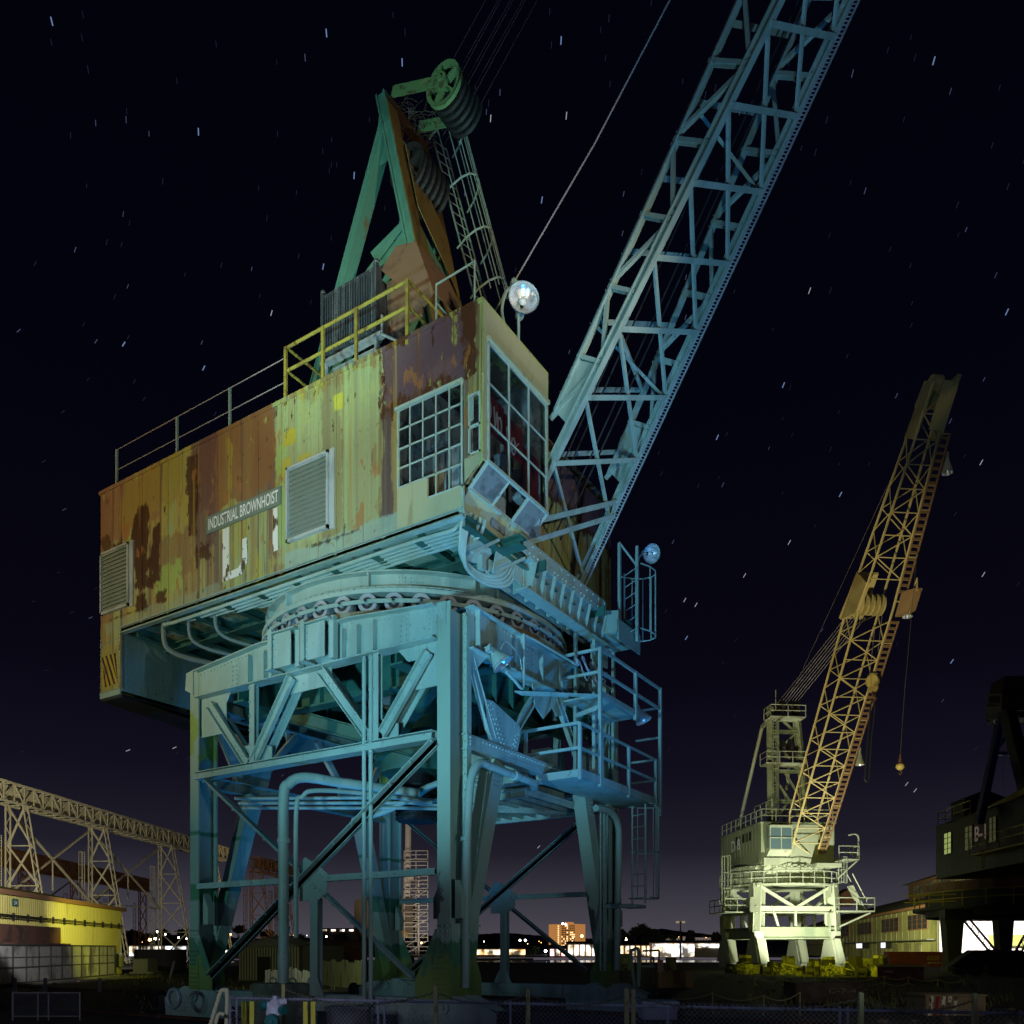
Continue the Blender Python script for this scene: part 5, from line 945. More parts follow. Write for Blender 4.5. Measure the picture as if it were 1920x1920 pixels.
for a,b_ in (((2.0,4.0),(4.9,.5)),((7.2,4.0),(5.2,.5)),((7.4,4.0),(9.2,.5))):
    m=MB(Tb); A=V((a[0],-.2,a[1])); B=V((b_[0],-.2,b_[1])); d=(B-A).normalized(); n=V((d.z,0,-d.x))
    for q in (-1,1): m.ex(A+n*.2*q,B+n*.2*q,rect(.12,.12))
    for k in range(14): s_=1 if k%2 else -1; m.ex(A.lerp(B,k/14)+n*.2*s_,A.lerp(B,(k+1)/14)-n*.2*s_,rect(.05,.05))
    K_(m,'lattice_brace',DGREY)
m=MB(Tb); m.bx(.4,14,-.5,.4,3.9,4.6); K_(m,'top_girder',NAVY); m=MB(Tb); m.bx(.6,14,-.5,.4,.15,.75); K_(m,'sill_beam',DGREY)
m=MB(Tb)
for xx in (-2.2,-1.2,0,1.0,2.2): m.la([(.1,-.3),(.5,-.3),(.5,.3),(.1,.3)],(xx+1.5,-4.5,.5),18,ax='y')
m.pl([(-1.6,-4.9,.6),(4.6,-4.9,.6),(3.2,-4.9,1.7),(0,-4.9,1.7)],(0,.8,0)); m.ex((1.4,-4.5,1.5),(1.4,0,.6),rect(.6,.5)); K_(m,'bogie',BLK)
# ================================================================== BUILDINGS AND TRESTLES
def wallframe(pxa,da,pxb,db):
    A=Gp(pxa,da); B=Gp(pxb,db); ex=(B-A).normalized(); ey=V((-ex.y,ex.x,0)); return (lambda p: A+ex*p.x+ey*p.y+V((0,0,p.z))),(B-A).length,A,ex,ey
YCOR=mat('yellow_corrugated_sheet',(.50,.46,.13),.6,0,[((.38,.34,.09),(.8,.8,.25),.5,.65,.6),((.2,.16,.05),(3,3,.3),.63,.72,.5)])
# building 34 at the left
T,LN,A0,ex,ey=wallframe(-90,36.5,228,60)
B34=thing('corrugated_shed',A0,'long yellow corrugated shed numbered 34 at the left edge','shed')
H=4.5; m=MB(T); m.bx(0,LN,0,.1,0,H); m.bx(LN-.1,LN,.1,9,0,H); m.add([(0,-.25,H),(LN+.15,-.25,H),(LN+.15,5,H+1.2),(0,5,H+1.2)],[(0,1,2,3)]); m.add([(0,5,H+1.2),(LN+.15,5,H+1.2),(LN+.15,10,H),(0,10,H)],[(0,1,2,3)])
n=int(LN/.26)
for k in range(n): x=k*.26; m.pl([(x,0,0),(x+.05,-.045,0),(x+.13,-.045,0),(x+.18,0,0)],(0,0,H))
wl=m.build('wall',YCOR,B34)
m=MB(T); m.bx(-.1,LN+.15,-.3,-.05,H-.02,H+.22); m.build('eave_trim',mat('brown_fascia',(.26,.14,.07),.7),B34)
m=MB(T); 
for z in (3.32,3.42,3.5): m.tb([(0,-.12,z),(LN,-.12,z-.05)],.025,5)
for k in range(14): x=.8+k*LN/14; m.bx(x,x+.06,-.14,0,3.2,3.6)
m.build('wall_conduit',BLK,B34)
xs=lambda px: next((t for t in [i*.1 for i in range(0,400)] if (lambda c: 960+1560*((c-CAM).dot(RT))/((c-CAM).dot(FW)))(T(V((t,0,0))))>=px),0)
m=MB(T); x=xs(20); m.bx(x,x+.62,-.10,-.06,3.95,4.28+.05); sg=m.build('number_sign',mat('green_number_sign',(.02,.14,.11),.5),B34)
text('34','number',WHITEC,sg,T(V((x+.12,-.105,4.02))),ex,(0,0,1),w=.38,h=.22,bold=.02)
m=MB(T); m.bx(0,xs(101),-.35,-.02,2.05,3.0); m.bx(0,xs(101),-.9,-.05,2.0,2.08); m.build('loading_canopy',mat('dark_red_brown_sheet',(.10,.045,.03),.8,0,[((.03,.02,.015),(1,1,1),.5,.6,.8)]),B34)
PANM=mat('stained_panel_glass',(.20,.21,.20),.35,0,[((.06,.06,.05),(.8,.8,.5),.48,.6,.9),((.36,.36,.34),(1.5,1.5,.4),.6,.68,.7)])
scr=thing('glazed_screen',T(V((0,-1.2,0))),'row of stained glass panels in a black frame before the yellow shed','screen')
xe=xs(178); n=12
fr=MB(T); fr.bx(0,xe,-1.25,-1.15,1.93,2.0); fr.bx(0,xe,-1.25,-1.15,.08,.15); fr.bx(0,xe,-1.24,-1.16,.85,.9); fr.bx(0,xe,-1.24,-1.16,1.35,1.38)
for k in range(n+1): fr.bx(xe*k/n-.04,xe*k/n+.04,-1.26,-1.14,.08,2.0)
fr.build('frame',BLK,scr)
for k in range(n): p=MB(T); p.bx(xe*k/n+.05,xe*(k+1)/n-.05,-1.21,-1.19,.15,1.93); p.build('panel',PANM,scr)
m=MB(T); m.bx(0,xe,-1.6,-1.3,0,.08); tag(m.build('kerb_slab',mat('mossy_concrete',(.12,.11,.07),.9,0,[((.05,.06,.02),(1,1,1),.5,.6,.7)])),'low mossy concrete slab in front of the glass panels','slab')
for i,(px,w_,z0,z1,mt,lb) in enumerate(((206,.5,.6,1.3,BLK,'black meter box on the end of the yellow shed'),(214,.35,.5,1.45,DGREY,'tall dark grey meter box beside the pale one'),(223,.5,.5,1.5,GALV,'pale grey meter box at the corner of the yellow shed'))):
    x=xs(px-4); m=MB(T); m.bx(x,x+w_,-.32,-.06,z0,z1); m.bx(x+.03,x+w_-.03,-.34,-.32,z0+.04,z1-.04); m.tb([(x+w_/2,-.2,z0),(x+w_/2,-.2,0)],.03,5); m.tb([(x+w_/2,-.2,z1),(x+w_/2,-.2,z1+.6)],.025,5); tag(m.build('meter_box',mt),lb,'meter box')
m=MB(T); x=xs(225); m.bx(x,x+3.2,-2.2,-.6,0,.12); m.bx(x+.2,x+2.2,-1.8,-.8,.12,1.0); m.bx(x+2.25,x+2.9,-1.8,-.8,.12,1.0); m.bx(x+.15,x+2.95,-1.85,-.75,1.0,1.06); tag(m.build('transformer_cabinet',mat('drab_green_cabinet',(.10,.12,.05),.7)),'low drab green cabinet on a slab right of the yellow shed','cabinet')
m=MB(); m.tb([Gp(318,50,0),Wp(327,1802,50)],.07,6); tag(m.build('leaning_pipe',GALV),'thin pale pipe leaning in the dark beside the crane leg','pipe')
m=MB(); T2,l2,a2,_,_=wallframe(252,70,302,68); m=MB(T2); m.bx(0,l2,0,2.4,0,1.75)
for k in range(8): m.bx(l2*k/8,l2*k/8+.08,-.05,0,.1,1.6)
tag(m.build('dark_container',mat('dark_container_paint',(.05,.045,.04),.8)),'dark shipping container against the lit far shore','container')
for nm,px,lb in (('bollard',28,'white bollard nearest the left edge'),('bollard',85,'middle white bollard above the mesh barrier'),('bollard',187,'reddish white bollard right of the mesh barrier')):
    g=Gp(px,34); m=MB(); m.tb([g,g+V((0,0,.55)),g+V((0,0,.58))],[.07,.07,.04],12); tag(m.build(nm,mat('pale_bollard_paint',(.5,.5,.52),.6) if px==28 else bpy.data.materials['pale_bollard_paint']),lb,'bollard','white bollards along the dark kerb')
# ---- ivory runway trestle
IV=mat('ivory_trestle_paint',(.50,.46,.30),.6,0,[((.30,.26,.15),(.5,.5,.3),.5,.65,.7),((.14,.09,.04),(1.2,1.2,.4),.62,.72,.7)])
RT_=mat('rusty_trestle_steel',(.17,.085,.04),.8,0,[((.07,.035,.02),(.4,.4,.4),.48,.62,.8),((.30,.22,.12),(.8,.8,.3),.6,.7,.6)])
def lat(mb,p,q,side,w,n,r=.06,t=.11):
    p=V(p);q=V(q); side=V(side).normalized()
    for s in (-1,1): mb.ex(p+side*w/2*s,q+side*w/2*s,rect(t,t),side)
    for k in range(n):
        s=1 if k%2 else -1; mb.ex(p.lerp(q,k/n)+side*w/2*s,p.lerp(q,(k+1)/n)-side*w/2*s,rect(r,r),side)
def runway(name,pa,da,pb,db,zt,hg,dx,towers,mt,label,leftbay=True,solid=False,rk=.22):
    A=Gp(pa,da); B=Gp(pb,db); ex=(B-A).normalized(); pr=V((-ex.y,ex.x,0)); 
    if pr.dot(RT)<0: pr=-pr
    L_=(B-A).length; root=thing(name,A,label,'trestle'); up=V((0,0,1))
    m=MB()
    for s in (0,dx):
        a=A+pr*s; b=B+pr*s
        m.ex(a+up*zt,b+up*zt,rect(.35,.18)); m.ex(a+up*(zt-hg),b+up*(zt-hg),rect(.3,.16))
        n=int(L_/1.6)
        for k in range(n):
            p=a.lerp(b,k/n); q=a.lerp(b,(k+1)/n)
            m.ex(p+up*(zt-hg),p+up*zt,rect(.10,.10),ex); m.ex(p+up*(zt-hg if k%2 else zt),q+up*(zt if k%2 else zt-hg),rect(.09,.09),pr)
        if solid: m.pl([a+up*zt,b+up*zt,b+up*(zt-hg),a+up*(zt-hg)],pr*.05)
    n=int(L_/1.6)
    for k in range(n): p=A.lerp(B,k/n); m.ex(p+up*(zt-hg),p+pr*dx+up*(zt-hg),rect(.1,.1)); m.ex(p+up*zt,p+pr*dx+up*zt,rect(.1,.1)); m.ex(p+up*(zt-hg),p+pr*dx+up*zt,rect(.07,.07))
    m.pl([A+pr*dx*.5+up*(zt-.1),B+pr*dx*.5+up*(zt-.1),B+pr*dx*.5+up*(zt-hg*.75),A+pr*dx*.5+up*(zt-hg*.75)],pr*.05)
    m.build('runway_girder',mt,root)
    prev=None
    for s in towers:
        b0=A+ex*s; m=MB(); z1=zt-hg
        lat(m,b0,b0+up*z1,ex,.8,16,.06); lat(m,b0+pr*(dx*.6+z1*rk),b0+pr*dx+up*z1,ex,.8,18,.06)
        lat(m,b0+ex*.0,b0+up*z1,pr,.5,16,.05)
        nseg=4
        for k in range(nseg):
            za=z1*(k/nseg); zb=z1*((k+1)/nseg); ra=lambda z: b0+pr*(dx+ (dx*.6+z1*rk-dx)*(1-z/z1))+up*z
            m.ex(b0+up*za,ra(zb),rect(.16,.16),ex); m.ex(ra(za),b0+up*zb,rect(.16,.16),ex)
            if k: m.ex(b0+up*za,ra(za),rect(.12,.12),ex)
        tw=m.build('tower',mt,root)
        m=MB(); cage(m,b0-pr*.9,-pr,z1*.82,.5,.35,9,1,n=4,r=.035); m.build('caged_ladder',mt,root)
        if prev is not None and leftbay:
            m=MB(); c=(prev+b0)/2+up*z1*.72
            m.ex(prev+up*z1*.45,b0+up*z1*.98,rect(.2,.2)); m.ex(prev+up*z1*.98,b0+up*z1*.45,rect(.2,.2)); m.ex(c,(prev+b0)/2+up*z1*.5,rect(.12,.12)); m.ex(prev+up*z1*.45,b0+up*z1*.45,rect(.15,.15)); m.build('cross_brace',mt,root)
        prev=b0 if s<towers[-2] else None
    return root
runway('crane_runway',-140,77,420,145,19.0,2.0,1.9,[11.5,27.0,45.0,60.0],IV,'tall ivory painted lattice crane runway on raking towers behind the yellow shed')
runway('crane_runway',-60,130,268,200,18.6,3.0,1.5,[15,34,52,68],RT_,'rusty brown crane runway standing behind the ivory one',True,True,.05)
runway('crane_runway',466,150,548,168,18.3,2.4,2.0,[1,11],RT_,'short rusty runway end seen between the legs of the near crane',False,False,.2)
# ---- cranes seen through the legs
O3=Gp(720,95); K3=thing('distant_crane',O3,'brown crane house on legs with hazard stripes beside a white lit ladder tower','crane')
z=lambda y,d=95: 1.75+(1780-y)*d/1560
T3=lambda p: O3+RT*p.x+FW*p.y+V((0,0,p.z))
m=MB(T3); m.bx(-3.4,3.3,0,6,z(1757),z(1690)); m.pl([(-3.4,0,z(1690)),(-2.6,0,z(1683)),(3.3,0,z(1683)),(3.3,0,z(1690))],(0,6,0)); m.build('machinery_house',mat('brown_crane_house',(.13,.095,.055),.7,0,[((.07,.05,.03),(.5,.5,.3),.5,.6,.7)]),K3)
m=MB(T3)
for k in range(9): x=-3.3+k*.72; m.pl([(x,-.05,z(1757)),(x+.3,-.05,z(1757)),(x+.05,-.05,z(1746)),(x-.25,-.05,z(1746))],(0,.04,0))
m.build('hazard_stripe',STRY,K3)
m=MB(T3)
for x in (-3,-.5,3): m.ex((x,2,z(1757)),(x,2,0),rect(.4,.4))
m.ex((-3,2,2),(3,2,2.6),rect(.3,.3)); m.build('leg',BLK,K3)
WHT=mat('white_tower_paint',(.62,.56,.46),.6,0,[((.3,.22,.14),(.8,.8,.8),.55,.65,.6)])
m=MB(T3); m.ex((2.6,.5,z(1757)),(2.75,.5,z(1515)),ibm(.7,.6,.1)); m.ex((3.9,.5,z(1800)),(3.9,.5,z(1640)),rect(.2,.2))
for y in (1790,1765,1745,1725,1705,1685,1665,1650,1630,1610): railing(m,[(2.3,0,z(y)),(5.0,0,z(y))],.9,.05); m.bx(2.3,5.0,0,1.2,z(y)-.06,z(y)); 
for a,b in ((1790,1765),(1745,1725),(1705,1685)): m.ex((2.4,.2,z(a)),(4.8,.2,z(b)),rect(.3,.12)); m.tb([(2.4,.1,z(a)+.9),(4.8,.1,z(b)+.9)],.04,4)
m.bx(2.4,3.4,-.1,1,z(1650),z(1632)); m.build('ladder_tower',WHT,K3)
# ---- small sheds
SHW=mat('striped_shed_wall',(.42,.42,.24),.6); 
T,LN,A0,ex,ey=wallframe(448,46,562,45); rs=thing('corrugated_hut',A0,'small pale corrugated hut with a dark doorway under the near crane','hut')
m=MB(T); m.bx(0,LN,0,3,0,1.9); m.bx(LN,LN+1.1,.3,3,0,1.95)
for k in range(22): x=.05+k*LN/22; m.bx(x,x+.075,-.05,0,.05,1.88)
m.build('wall',mat('dark_groove_wall',(.10,.10,.06),.7),rs)
m=MB(T)
for k in range(22):
    x=.05+k*LN/22
    if 1.15<x<1.95: m.bx(x,x+.09,-.06,-.05,1.35,1.88)
    else: m.bx(x,x+.09,-.06,-.05,.05,1.88)
m.build('rib',SHW,rs); m=MB(T); m.bx(1.2,1.95,-.07,-.01,.02,1.33); m.build('door',BLK,rs)
m=MB(T); m.pl([(-.1,-.2,1.9),(LN/2+.1,-.2,2.38),(LN+.1,-.2,1.9)],(0,3.4,0))
for k in range(24): x=-.1+k*(LN+.2)/24; m.ex((x,-.22,1.93+.48*(1-abs(2*k/24-1))),(x+.0,1.5,2.05+.48*(1-abs(2*k/24-1))),rect(.05,.04))
m.build('roof',mat('hut_roof',(.20,.20,.16),.6),rs)
T,LN,A0,ex,ey=wallframe(612,64,676,64); rs=thing('timber_shed',A0,'dark orange timber shed standing behind the board fence','shed')
WOOD=mat('orange_timber',(.20,.085,.025),.8,0,[((.06,.03,.012),(1.2,1.2,6),.45,.6,.9)],bump=.4)
m=MB(T); m.bx(0,LN,0,3,0,2.35)
for k in range(9): m.bx(0,LN,-.04,0,.1+k*.25,.12+k*.25)
m.ex((.1,-.06,.1),(1.3,-.06,1.4),rect(.1,.1)); m.ex((1.3,-.06,1.4),(2.4,-.06,.1),rect(.1,.1)); m.build('wall',WOOD,rs); m=MB(T); m.bx(-.15,LN+.15,-.2,3.2,2.35,2.45); m.build('roof',BLK,rs)
for a,da,b,db,h_,mt,lb in ((588,42,682,36,1.15,mat('grey_green_boards',(.22,.23,.12),.8,0,[((.08,.08,.05),(3,3,.6),.5,.6,.8)]),'board fence turning from grey to green right of the pipe'),(497,36,592,35,.85,mat('pale_grey_boards',(.30,.30,.30),.8,0,[((.12,.12,.12),(4,4,.5),.5,.6,.8)]),'low pale grey fence of narrow upright boards left of the pipe')):
    T,LN,A0,ex,ey=wallframe(a,da,b,db); m=MB(T); n=int(LN/.14)
    for k in range(n): m.bx(k*.14,k*.14+.12,0,.03,0,h_+.04*math.sin(k*2.3)+(.1 if (k//6)%2 else 0))
    m.bx(0,LN,.03,.07,.2,.28); tag(m.build('board_fence',mt),lb,'fence')
# ---- warehouse on the right, with monitor roof
OLW=mat('olive_timber_wall',(.30,.29,.14),.75,0,[((.18,.18,.08),(.5,.5,.2),.48,.62,.7),((.08,.08,.04),(1.5,1.5,.3),.62,.7,.7)])
T,LN,A0,ex,ey=wallframe(1757,112,1500,262); ey=-ey; A_=A0; T=lambda p,A_=A0,ex=ex,ey=ey: A_+ex*p.x+ey*p.y+V((0,0,p.z))
ey=-ey if ey.dot(A0-CAM)<0 else ey
T=lambda p,A_=A0,ex=ex,ey=ey: A_+ex*p.x+ey*p.y+V((0,0,p.z))
WH=thing('shipyard_warehouse',A0,'long two storey timber warehouse with a dark monitor roof behind the red containers','warehouse')
HE=7.9; m=MB(T); m.bx(0,LN,0,.3,0,HE); m.bx(0,.3,0,22,0,HE)
for k in range(40): x=.2+k*LN/40; m.bx(x,x+.35,-.045,0,0,HE)
m.build('wall',OLW,WH)
m=MB(T); m.pl([(-.5,-.6,HE),(-.5,11,HE+5.2),(-.5,22.6,HE)],(LN+1,0,0) if False else (ex*0+V((0,0,0)))) if False else None
m.add([(-.6,-.8,HE),(LN,-.8,HE),(LN,11,HE+4.3),(-.6,11,HE+4.3),(LN,23,HE),(-.6,23,HE)],[(0,1,2,3),(3,2,4,5),(0,3,5)]); m.build('roof',mat('dark_felt_roof',(.02,.02,.016),.9),WH)
m=MB(T); m.bx(-.7,LN,-.95,-.7,HE-.35,HE+.05); m.build('eave_fascia',mat('red_brown_fascia',(.22,.10,.05),.7),WH)
m=MB(T); m.bx(0,LN,-1.3,0,3.0,3.15); m.build('canopy',mat('grey_green_canopy',(.12,.13,.10),.7),WH)
WFR=mat('brown_window_frame',(.22,.10,.04),.7)
def xw(px):
    best=0
    for i in range(0,1600):
        c=T(V((i*.1,0,0)))
        if 960+1560*((c-CAM).dot(RT))/((c-CAM).dot(FW))<=px: return i*.1
    return 160.
for pa,pb in ((1742,1705),(1688,1655),(1637,1610),(1594,1570),(1556,1540)):
    x,x2=xw(pa),xw(pb); m=MB(T); m.bx(x,x2,-.2,-.13,4.6,6.9); wf=m.build('window',WFR,WH); n_=4; m=MB(T)
    for q in range(n_):
        for j in range(3): m.bx(x+(x2-x)*(q+.08)/n_,x+(x2-x)*(q+.92)/n_,-.24,-.202,4.75+j*.7,5.38+j*.7)
    m.build('pane',BLK,wf)
LWP=mat('lit_white_pane',(.5,.5,.5),.5,0,emit=((.9,.95,1),1.2))
for pa,pb in ((1632,1606),(1673,1653)):
    x,x2=xw(max(pa,pb)),xw(min(pa,pb)); m=MB(T); m.bx(x,x2,-.2,-.13,1.9,3.0); wf=m.build('window',DGREY,WH); m=MB(T); m.bx(x+(x2-x)*.5,x+(x2-x)*.92,-.24,-.202,2.0,2.9); m.build('pane',LWP,wf)
for x in (8,14,22,34,50,70): m=MB(T); m.bx(x,x+3.4,-.2,-.13,.1,2.7); m.build('door',mat('weathered_door',(.16,.15,.08),.8) if x==8 else bpy.data.materials['weathered_door'],WH)
m=MB(T); m.bx(2,46,7,15,HE+2.4,HE+6.0); mo=m.build('roof_monitor',mat('brown_monitor_wall',(.14,.07,.035),.8),WH)
m=MB(T); m.add([(0,6,HE+5.9),(48,6,HE+5.9),(48,11,HE+7.4),(0,11,HE+7.4),(48,16,HE+5.9),(0,16,HE+5.9)],[(0,1,2,3),(3,2,4,5),(0,3,5),(1,4,2)]); m.build('monitor_roof',BLK,mo)
MW=mat('monitor_glass',(.2,.18,.14),.5,0,[((.02,.02,.02),(1.2,1.2,1.2),.48,.52,1.)])
for k in range(5): m=MB(T); m.bx(4+k*8,10+k*8,6.9,6.98,HE+3.6,HE+5.3); m.build('monitor_window',MW,mo)
# pink gable behind the roof
c=Wp(1590,1678,225); m=MB(); TT=lambda p: c+RT*p.x+FW*p.y+V((0,0,p.z)); m=MB(TT); m.pl([(-1.7,0,-3),(1.7,0,-3),(1.7,0,.4),(0,0,1.5),(-1.7,0,.4)],FW*.01 if False else V((0,3.5,0))); pg=m.build('gable_dormer',mat('pink_boards',(.5,.24,.20),.8,0,[((.38,.18,.14),(1.2,1.2,.4),.45,.6,.8)],emit=None)); m=MB(TT); m.pl([(-2.2,-.3,.3),(0,-.3,1.8),(2.2,-.3,.3),(2.2,-.3,.1),(0,-.3,1.5),(-2.2,-.3,.1)],(0,4,0)); o=m.build('dormer_roof',RUSTM,pg); tag(pg,'small pink gabled dormer above the dark warehouse roof','dormer')
# bright white sheds beyond B-1
WS=mat('white_render_wall',(.82,.78,.74),.7); LR=mat('pale_lime_roof',(.48,.52,.14),.6)
T,LN,A0,ex,ey=wallframe(1762,109,1990,104); ws=thing('white_shed',A0,'brilliantly floodlit white shed with pale lime roofs behind the B-1 crane','shed')
m=MB(T); m.bx(0,LN,0,6,0,6.8); m.build('wall',WS,ws)
m=MB(T); m.add([(5.5,-2.5,2.2),(LN,-2.5,2.2),(LN,0,3.6),(5.5,0,3.6)],[(0,1,2,3)]); m.add([(10.0,-1.2,4.2),(LN,-1.2,4.2),(LN,-.1,5.6),(12.5,-.1,5.6)],[(0,1,2,3)])
for k in range(24): x=6+k*.45; m.ex((x,-2.5,2.23),(x,0,3.63),rect(.06,.04))
m.build('lean_to_roof',LR,ws)
# containers
RED=mat('red_container_paint',(.26,.05,.03),.6,0,[((.12,.03,.02),(.8,.8,.5),.5,.62,.7)]); RED2=mat('maroon_container_paint',(.16,.03,.03),.6,0,[((.08,.02,.02),(.8,.8,.5),.5,.62,.7)])
def container(a,da,b,db,z0,h_,mt,label,txt=None,top=None):
    T,LN,A0,ex,ey=wallframe(a,da,b,db); r=thing('shipping_container',V((A0.x,A0.y,z0)),label,'container'); m=MB(T)
    m.bx(0,LN,0,2.4,z0,z0+h_); n=int(LN/.26)
    for k in range(n): m.bx(k*LN/n,k*LN/n+.13,-.04,0,z0+.12,z0+h_-.12)
    m.bx(-.02,LN+.02,-.06,.02,z0,z0+.12); m.bx(-.02,LN+.02,-.06,.02,z0+h_-.12,z0+h_); m.build('body',mt,r)
    if top: m=MB(T); m.bx(-.1,LN+.1,-.15,2.5,z0+h_+.002,z0+h_+.08); m.build('top_sheet',top,r)
    if txt:
        for s_,x,zz,w_,hh,mm in txt: text(s_,'lettering',mm,r,T(V((x,-.045,z0+zz))),ex,(0,0,1),w=w_,h=hh,bold=.015)
    return r
YEL=mat('yellow_lettering',(.42,.40,.05),.6)
container(1668,70,1774,69,.30,1.25,RED,'bright red corrugated container lettered ADLER','x' and [('ADLER',2.85,.55,1.0,.34,YEL),('1-800-421-7471',2.85,.25,1.1,.14,WORN)],None)
container(1645,46,1732,45,.02,.78,RED2,'low maroon container with pale lime top sheet, nearest the rope barrier',[('PIONEER',.35,.45,.45,.11,WORN)],LR)
container(1806,66,1866,66,.55,.92,RED,'short red container seen between the legs of the B-1 crane',None,None)
g=Gp(1690,44.9,0); m=MB(); c=Wp(1694,1827,45.9); m.la([(.22,-.01),(.30,-.01),(.30,.01),(.22,.01)],V((0,0,0)),20,ax='y'); 
# keel blocks; the yellow light on them is put into their colour
KB=mat('lime_lit_block',(.42,.42,.09),.8,0,[((.22,.23,.05),(3,3,2),.46,.56,.85),((.04,.04,.02),(2.4,2.4,1.6),.53,.6,.9)],bump=.8)
rnd=random.Random(21)
blk=[(1372,61,'low'),(1397,59,'tall'),(1424,60,'low'),(1449,57,'stepped'),(1478,59,'tall'),(1503,56,'low'),(1528,58,'stepped'),(1553,55,'tall'),(1579,57,'low'),(1603,54,'tall'),(1626,56,'stepped'),(1650,53,'tall')]
KD=mat('dark_timber_block',(.05,.05,.025),.9,0,[((.16,.16,.04),(2,2,2),.55,.62,.7)],bump=.4)
ORDN=['first','second','third','fourth','fifth','sixth','seventh','eighth','ninth','tenth','eleventh','last']
for i,(px,d,kd) in enumerate(blk):
    g=Gp(px,d); a=.2+rnd.random()*.7; ex=(RT*math.cos(a)+FW*math.sin(a)); ey=V((-ex.y,ex.x,0)); TT=lambda p,g=g,ex=ex,ey=ey: g+ex*p.x+ey*p.y+V((0,0,p.z))
    r=thing('keel_block',g,f'{kd} lime lit keel block, {ORDN[i]} from left in the row before D 8','keel block','keel blocks lined up before the D 8 crane')
    h_={'low':.6,'tall':1.4,'stepped':1.0}[kd]*rnd.uniform(.85,1.1); wv=rnd.uniform(.2,.42); m=MB(TT); m.bx(-wv,wv,-.4,.4,0,h_*.55); m.build('base',KB if i%3 else KD,r); m=MB(TT); m.bx(-wv*.8,wv*.85,-.36,.36,h_*.55+.003,h_*.9); m.build('timber',KD if i%2 else KB,r); m=MB(TT); m.bx(-wv*.7,wv*.75,-.33,.33,h_*.9+.003,h_+.06); m.build('cap',KB if i%3 else KD,r)
    if kd=='stepped': m=MB(TT); m.bx(wv+.02,wv+.4,-.3,.3,0,h_*.45); m.build('step',KB,r)
# foreground blocks and boxes at the right
def boxthing(name,px0,px1,y0,y1,d,dep,mt,label,cat,extra=None,rot=0.):
    A=Gp(px0,d); ex=(RT+FW*rot).normalized(); ey=V((-ex.y,ex.x,0)); w_=(px1-px0)*d/1560; zt=1.75-(y0-1780)*d/1560; zb=max(0,1.75-(y1-1780)*d/1560); T=lambda p: A+ex*p.x+ey*p.y+V((0,0,p.z))
    r=thing(name,V((A.x,A.y,zb)),label,cat); m=MB(T); m.bx(0,w_,0,dep,zb,zt); m.bx(-.03,w_+.03,-.03,dep+.03,zt,zt+.05); m.bx(.02,.08,-.02,0,zb,zt); m.bx(w_-.08,w_-.02,-.02,0,zb,zt); m.build('body',mt,r)
    if extra: extra(T,w_,zb,zt,r)
    return r
CONC=mat('stained_dark_concrete',(.12,.10,.08),.9,0,[((.05,.04,.035),(1.2,1.2,1.2),.45,.6,.8),((.2,.17,.13),(3,3,3),.6,.7,.5)],bump=.5)
SCRAW=mat('chalk_lettering',(.34,.30,.24),.8,0,[((.06,.05,.04),(12,12,12),.5,.56,1.)])
boxthing('concrete_block',1492,1622,1845,1900,27,1.2,CONC,'large dark concrete block marked C-7-4 beyond the mesh fence','block',lambda T,w_,zb,zt,r: text('C-7-4','lettering',SCRAW,r,T(V((1.05,-.035,zt-.30))),RT,(0,0,1),w=.9,h=.17,bold=.01))
def stripes(T,w_,zb,zt,r):
    for k in range(5):
        m=MB(T); x=.03+k*.16; m.pl([(x,-.034,zb),(x+.09,-.034,zb),(x+.16,-.034,zt),(x+.07,-.034,zt)],(0,-.008,0)); m.build('diagonal_stripe',[WORN,REDM][k%2] if k!=3 else WORN,r)
boxthing('striped_barrier_box',1736,1848,1868,1925,22,1.0,mat('tan_barrier_paint',(.24,.20,.13),.8,0,[((.14,.11,.07),(3,3,3),.5,.6,.7)]),'tan box with red and white diagonal stripes at its left end behind the fence','barrier box',stripes)
boxthing('utility_box',1207,1270,1883,1912,15,.6,mat('pale_lilac_grey_box',(.36,.36,.46),.7,0,[((.2,.2,.28),(2,2,2),.5,.6,.6)]),'pale lilac grey utility box standing behind the mesh fence','box')
boxthing('electrical_cabinet',612,688,1893,1935,15,.5,mat('slate_cabinet',(.10,.12,.13),.7,0,[((.05,.06,.06),(3,3,3),.5,.6,.6)]),'slate grey cabinet behind the left part of the mesh fence','cabinet')
boxthing('steel_tank_box',1234,1300,1822,1852,36,2.,mat('tan_rusty_tank',(.22,.14,.06),.8,0,[((.07,.05,.03),(1.5,1.5,.4),.45,.6,.9)]),'tan rust streaked steel box on the dark quay right of the near crane','tank')
boxthing('lime_lit_crate',1166,1182,1790,1820,45,1.,KB,'lime lit upright crate just right of the near crane leg','crate'); boxthing('lime_lit_crate',1254,1268,1797,1822,47,1.,KB,'lime lit crate right of the pink notice board','crate')  # lime light on the crates is put into their colour
r=thing('tube_rack',Gp(1200,30),'dark bent pipe frame with hoops standing on the quay right of the crane','frame')
m=MB(); w_=lambda px,py,d=30: Wp(px,py,d)
m.tb(curve([w_(1190,1850),w_(1183,1790),w_(1188,1781),w_(1197,1783),w_(1196,1850)],4),.06,6); m.tb([w_(1205,1783),w_(1236,1782)],.04,5); m.tb([w_(1200,1784),w_(1198,1850)],.05,5); m.tb([w_(1236,1782),w_(1236,1800)],.04,5); m.tb([w_(1203,1812),w_(1228,1812)],.04,5); m.la([(.10,-.03),(.16,-.03),(.16,.03),(.10,.03)],w_(1223,1801),14,ax='x'); m.build('tube',PAINT,r)
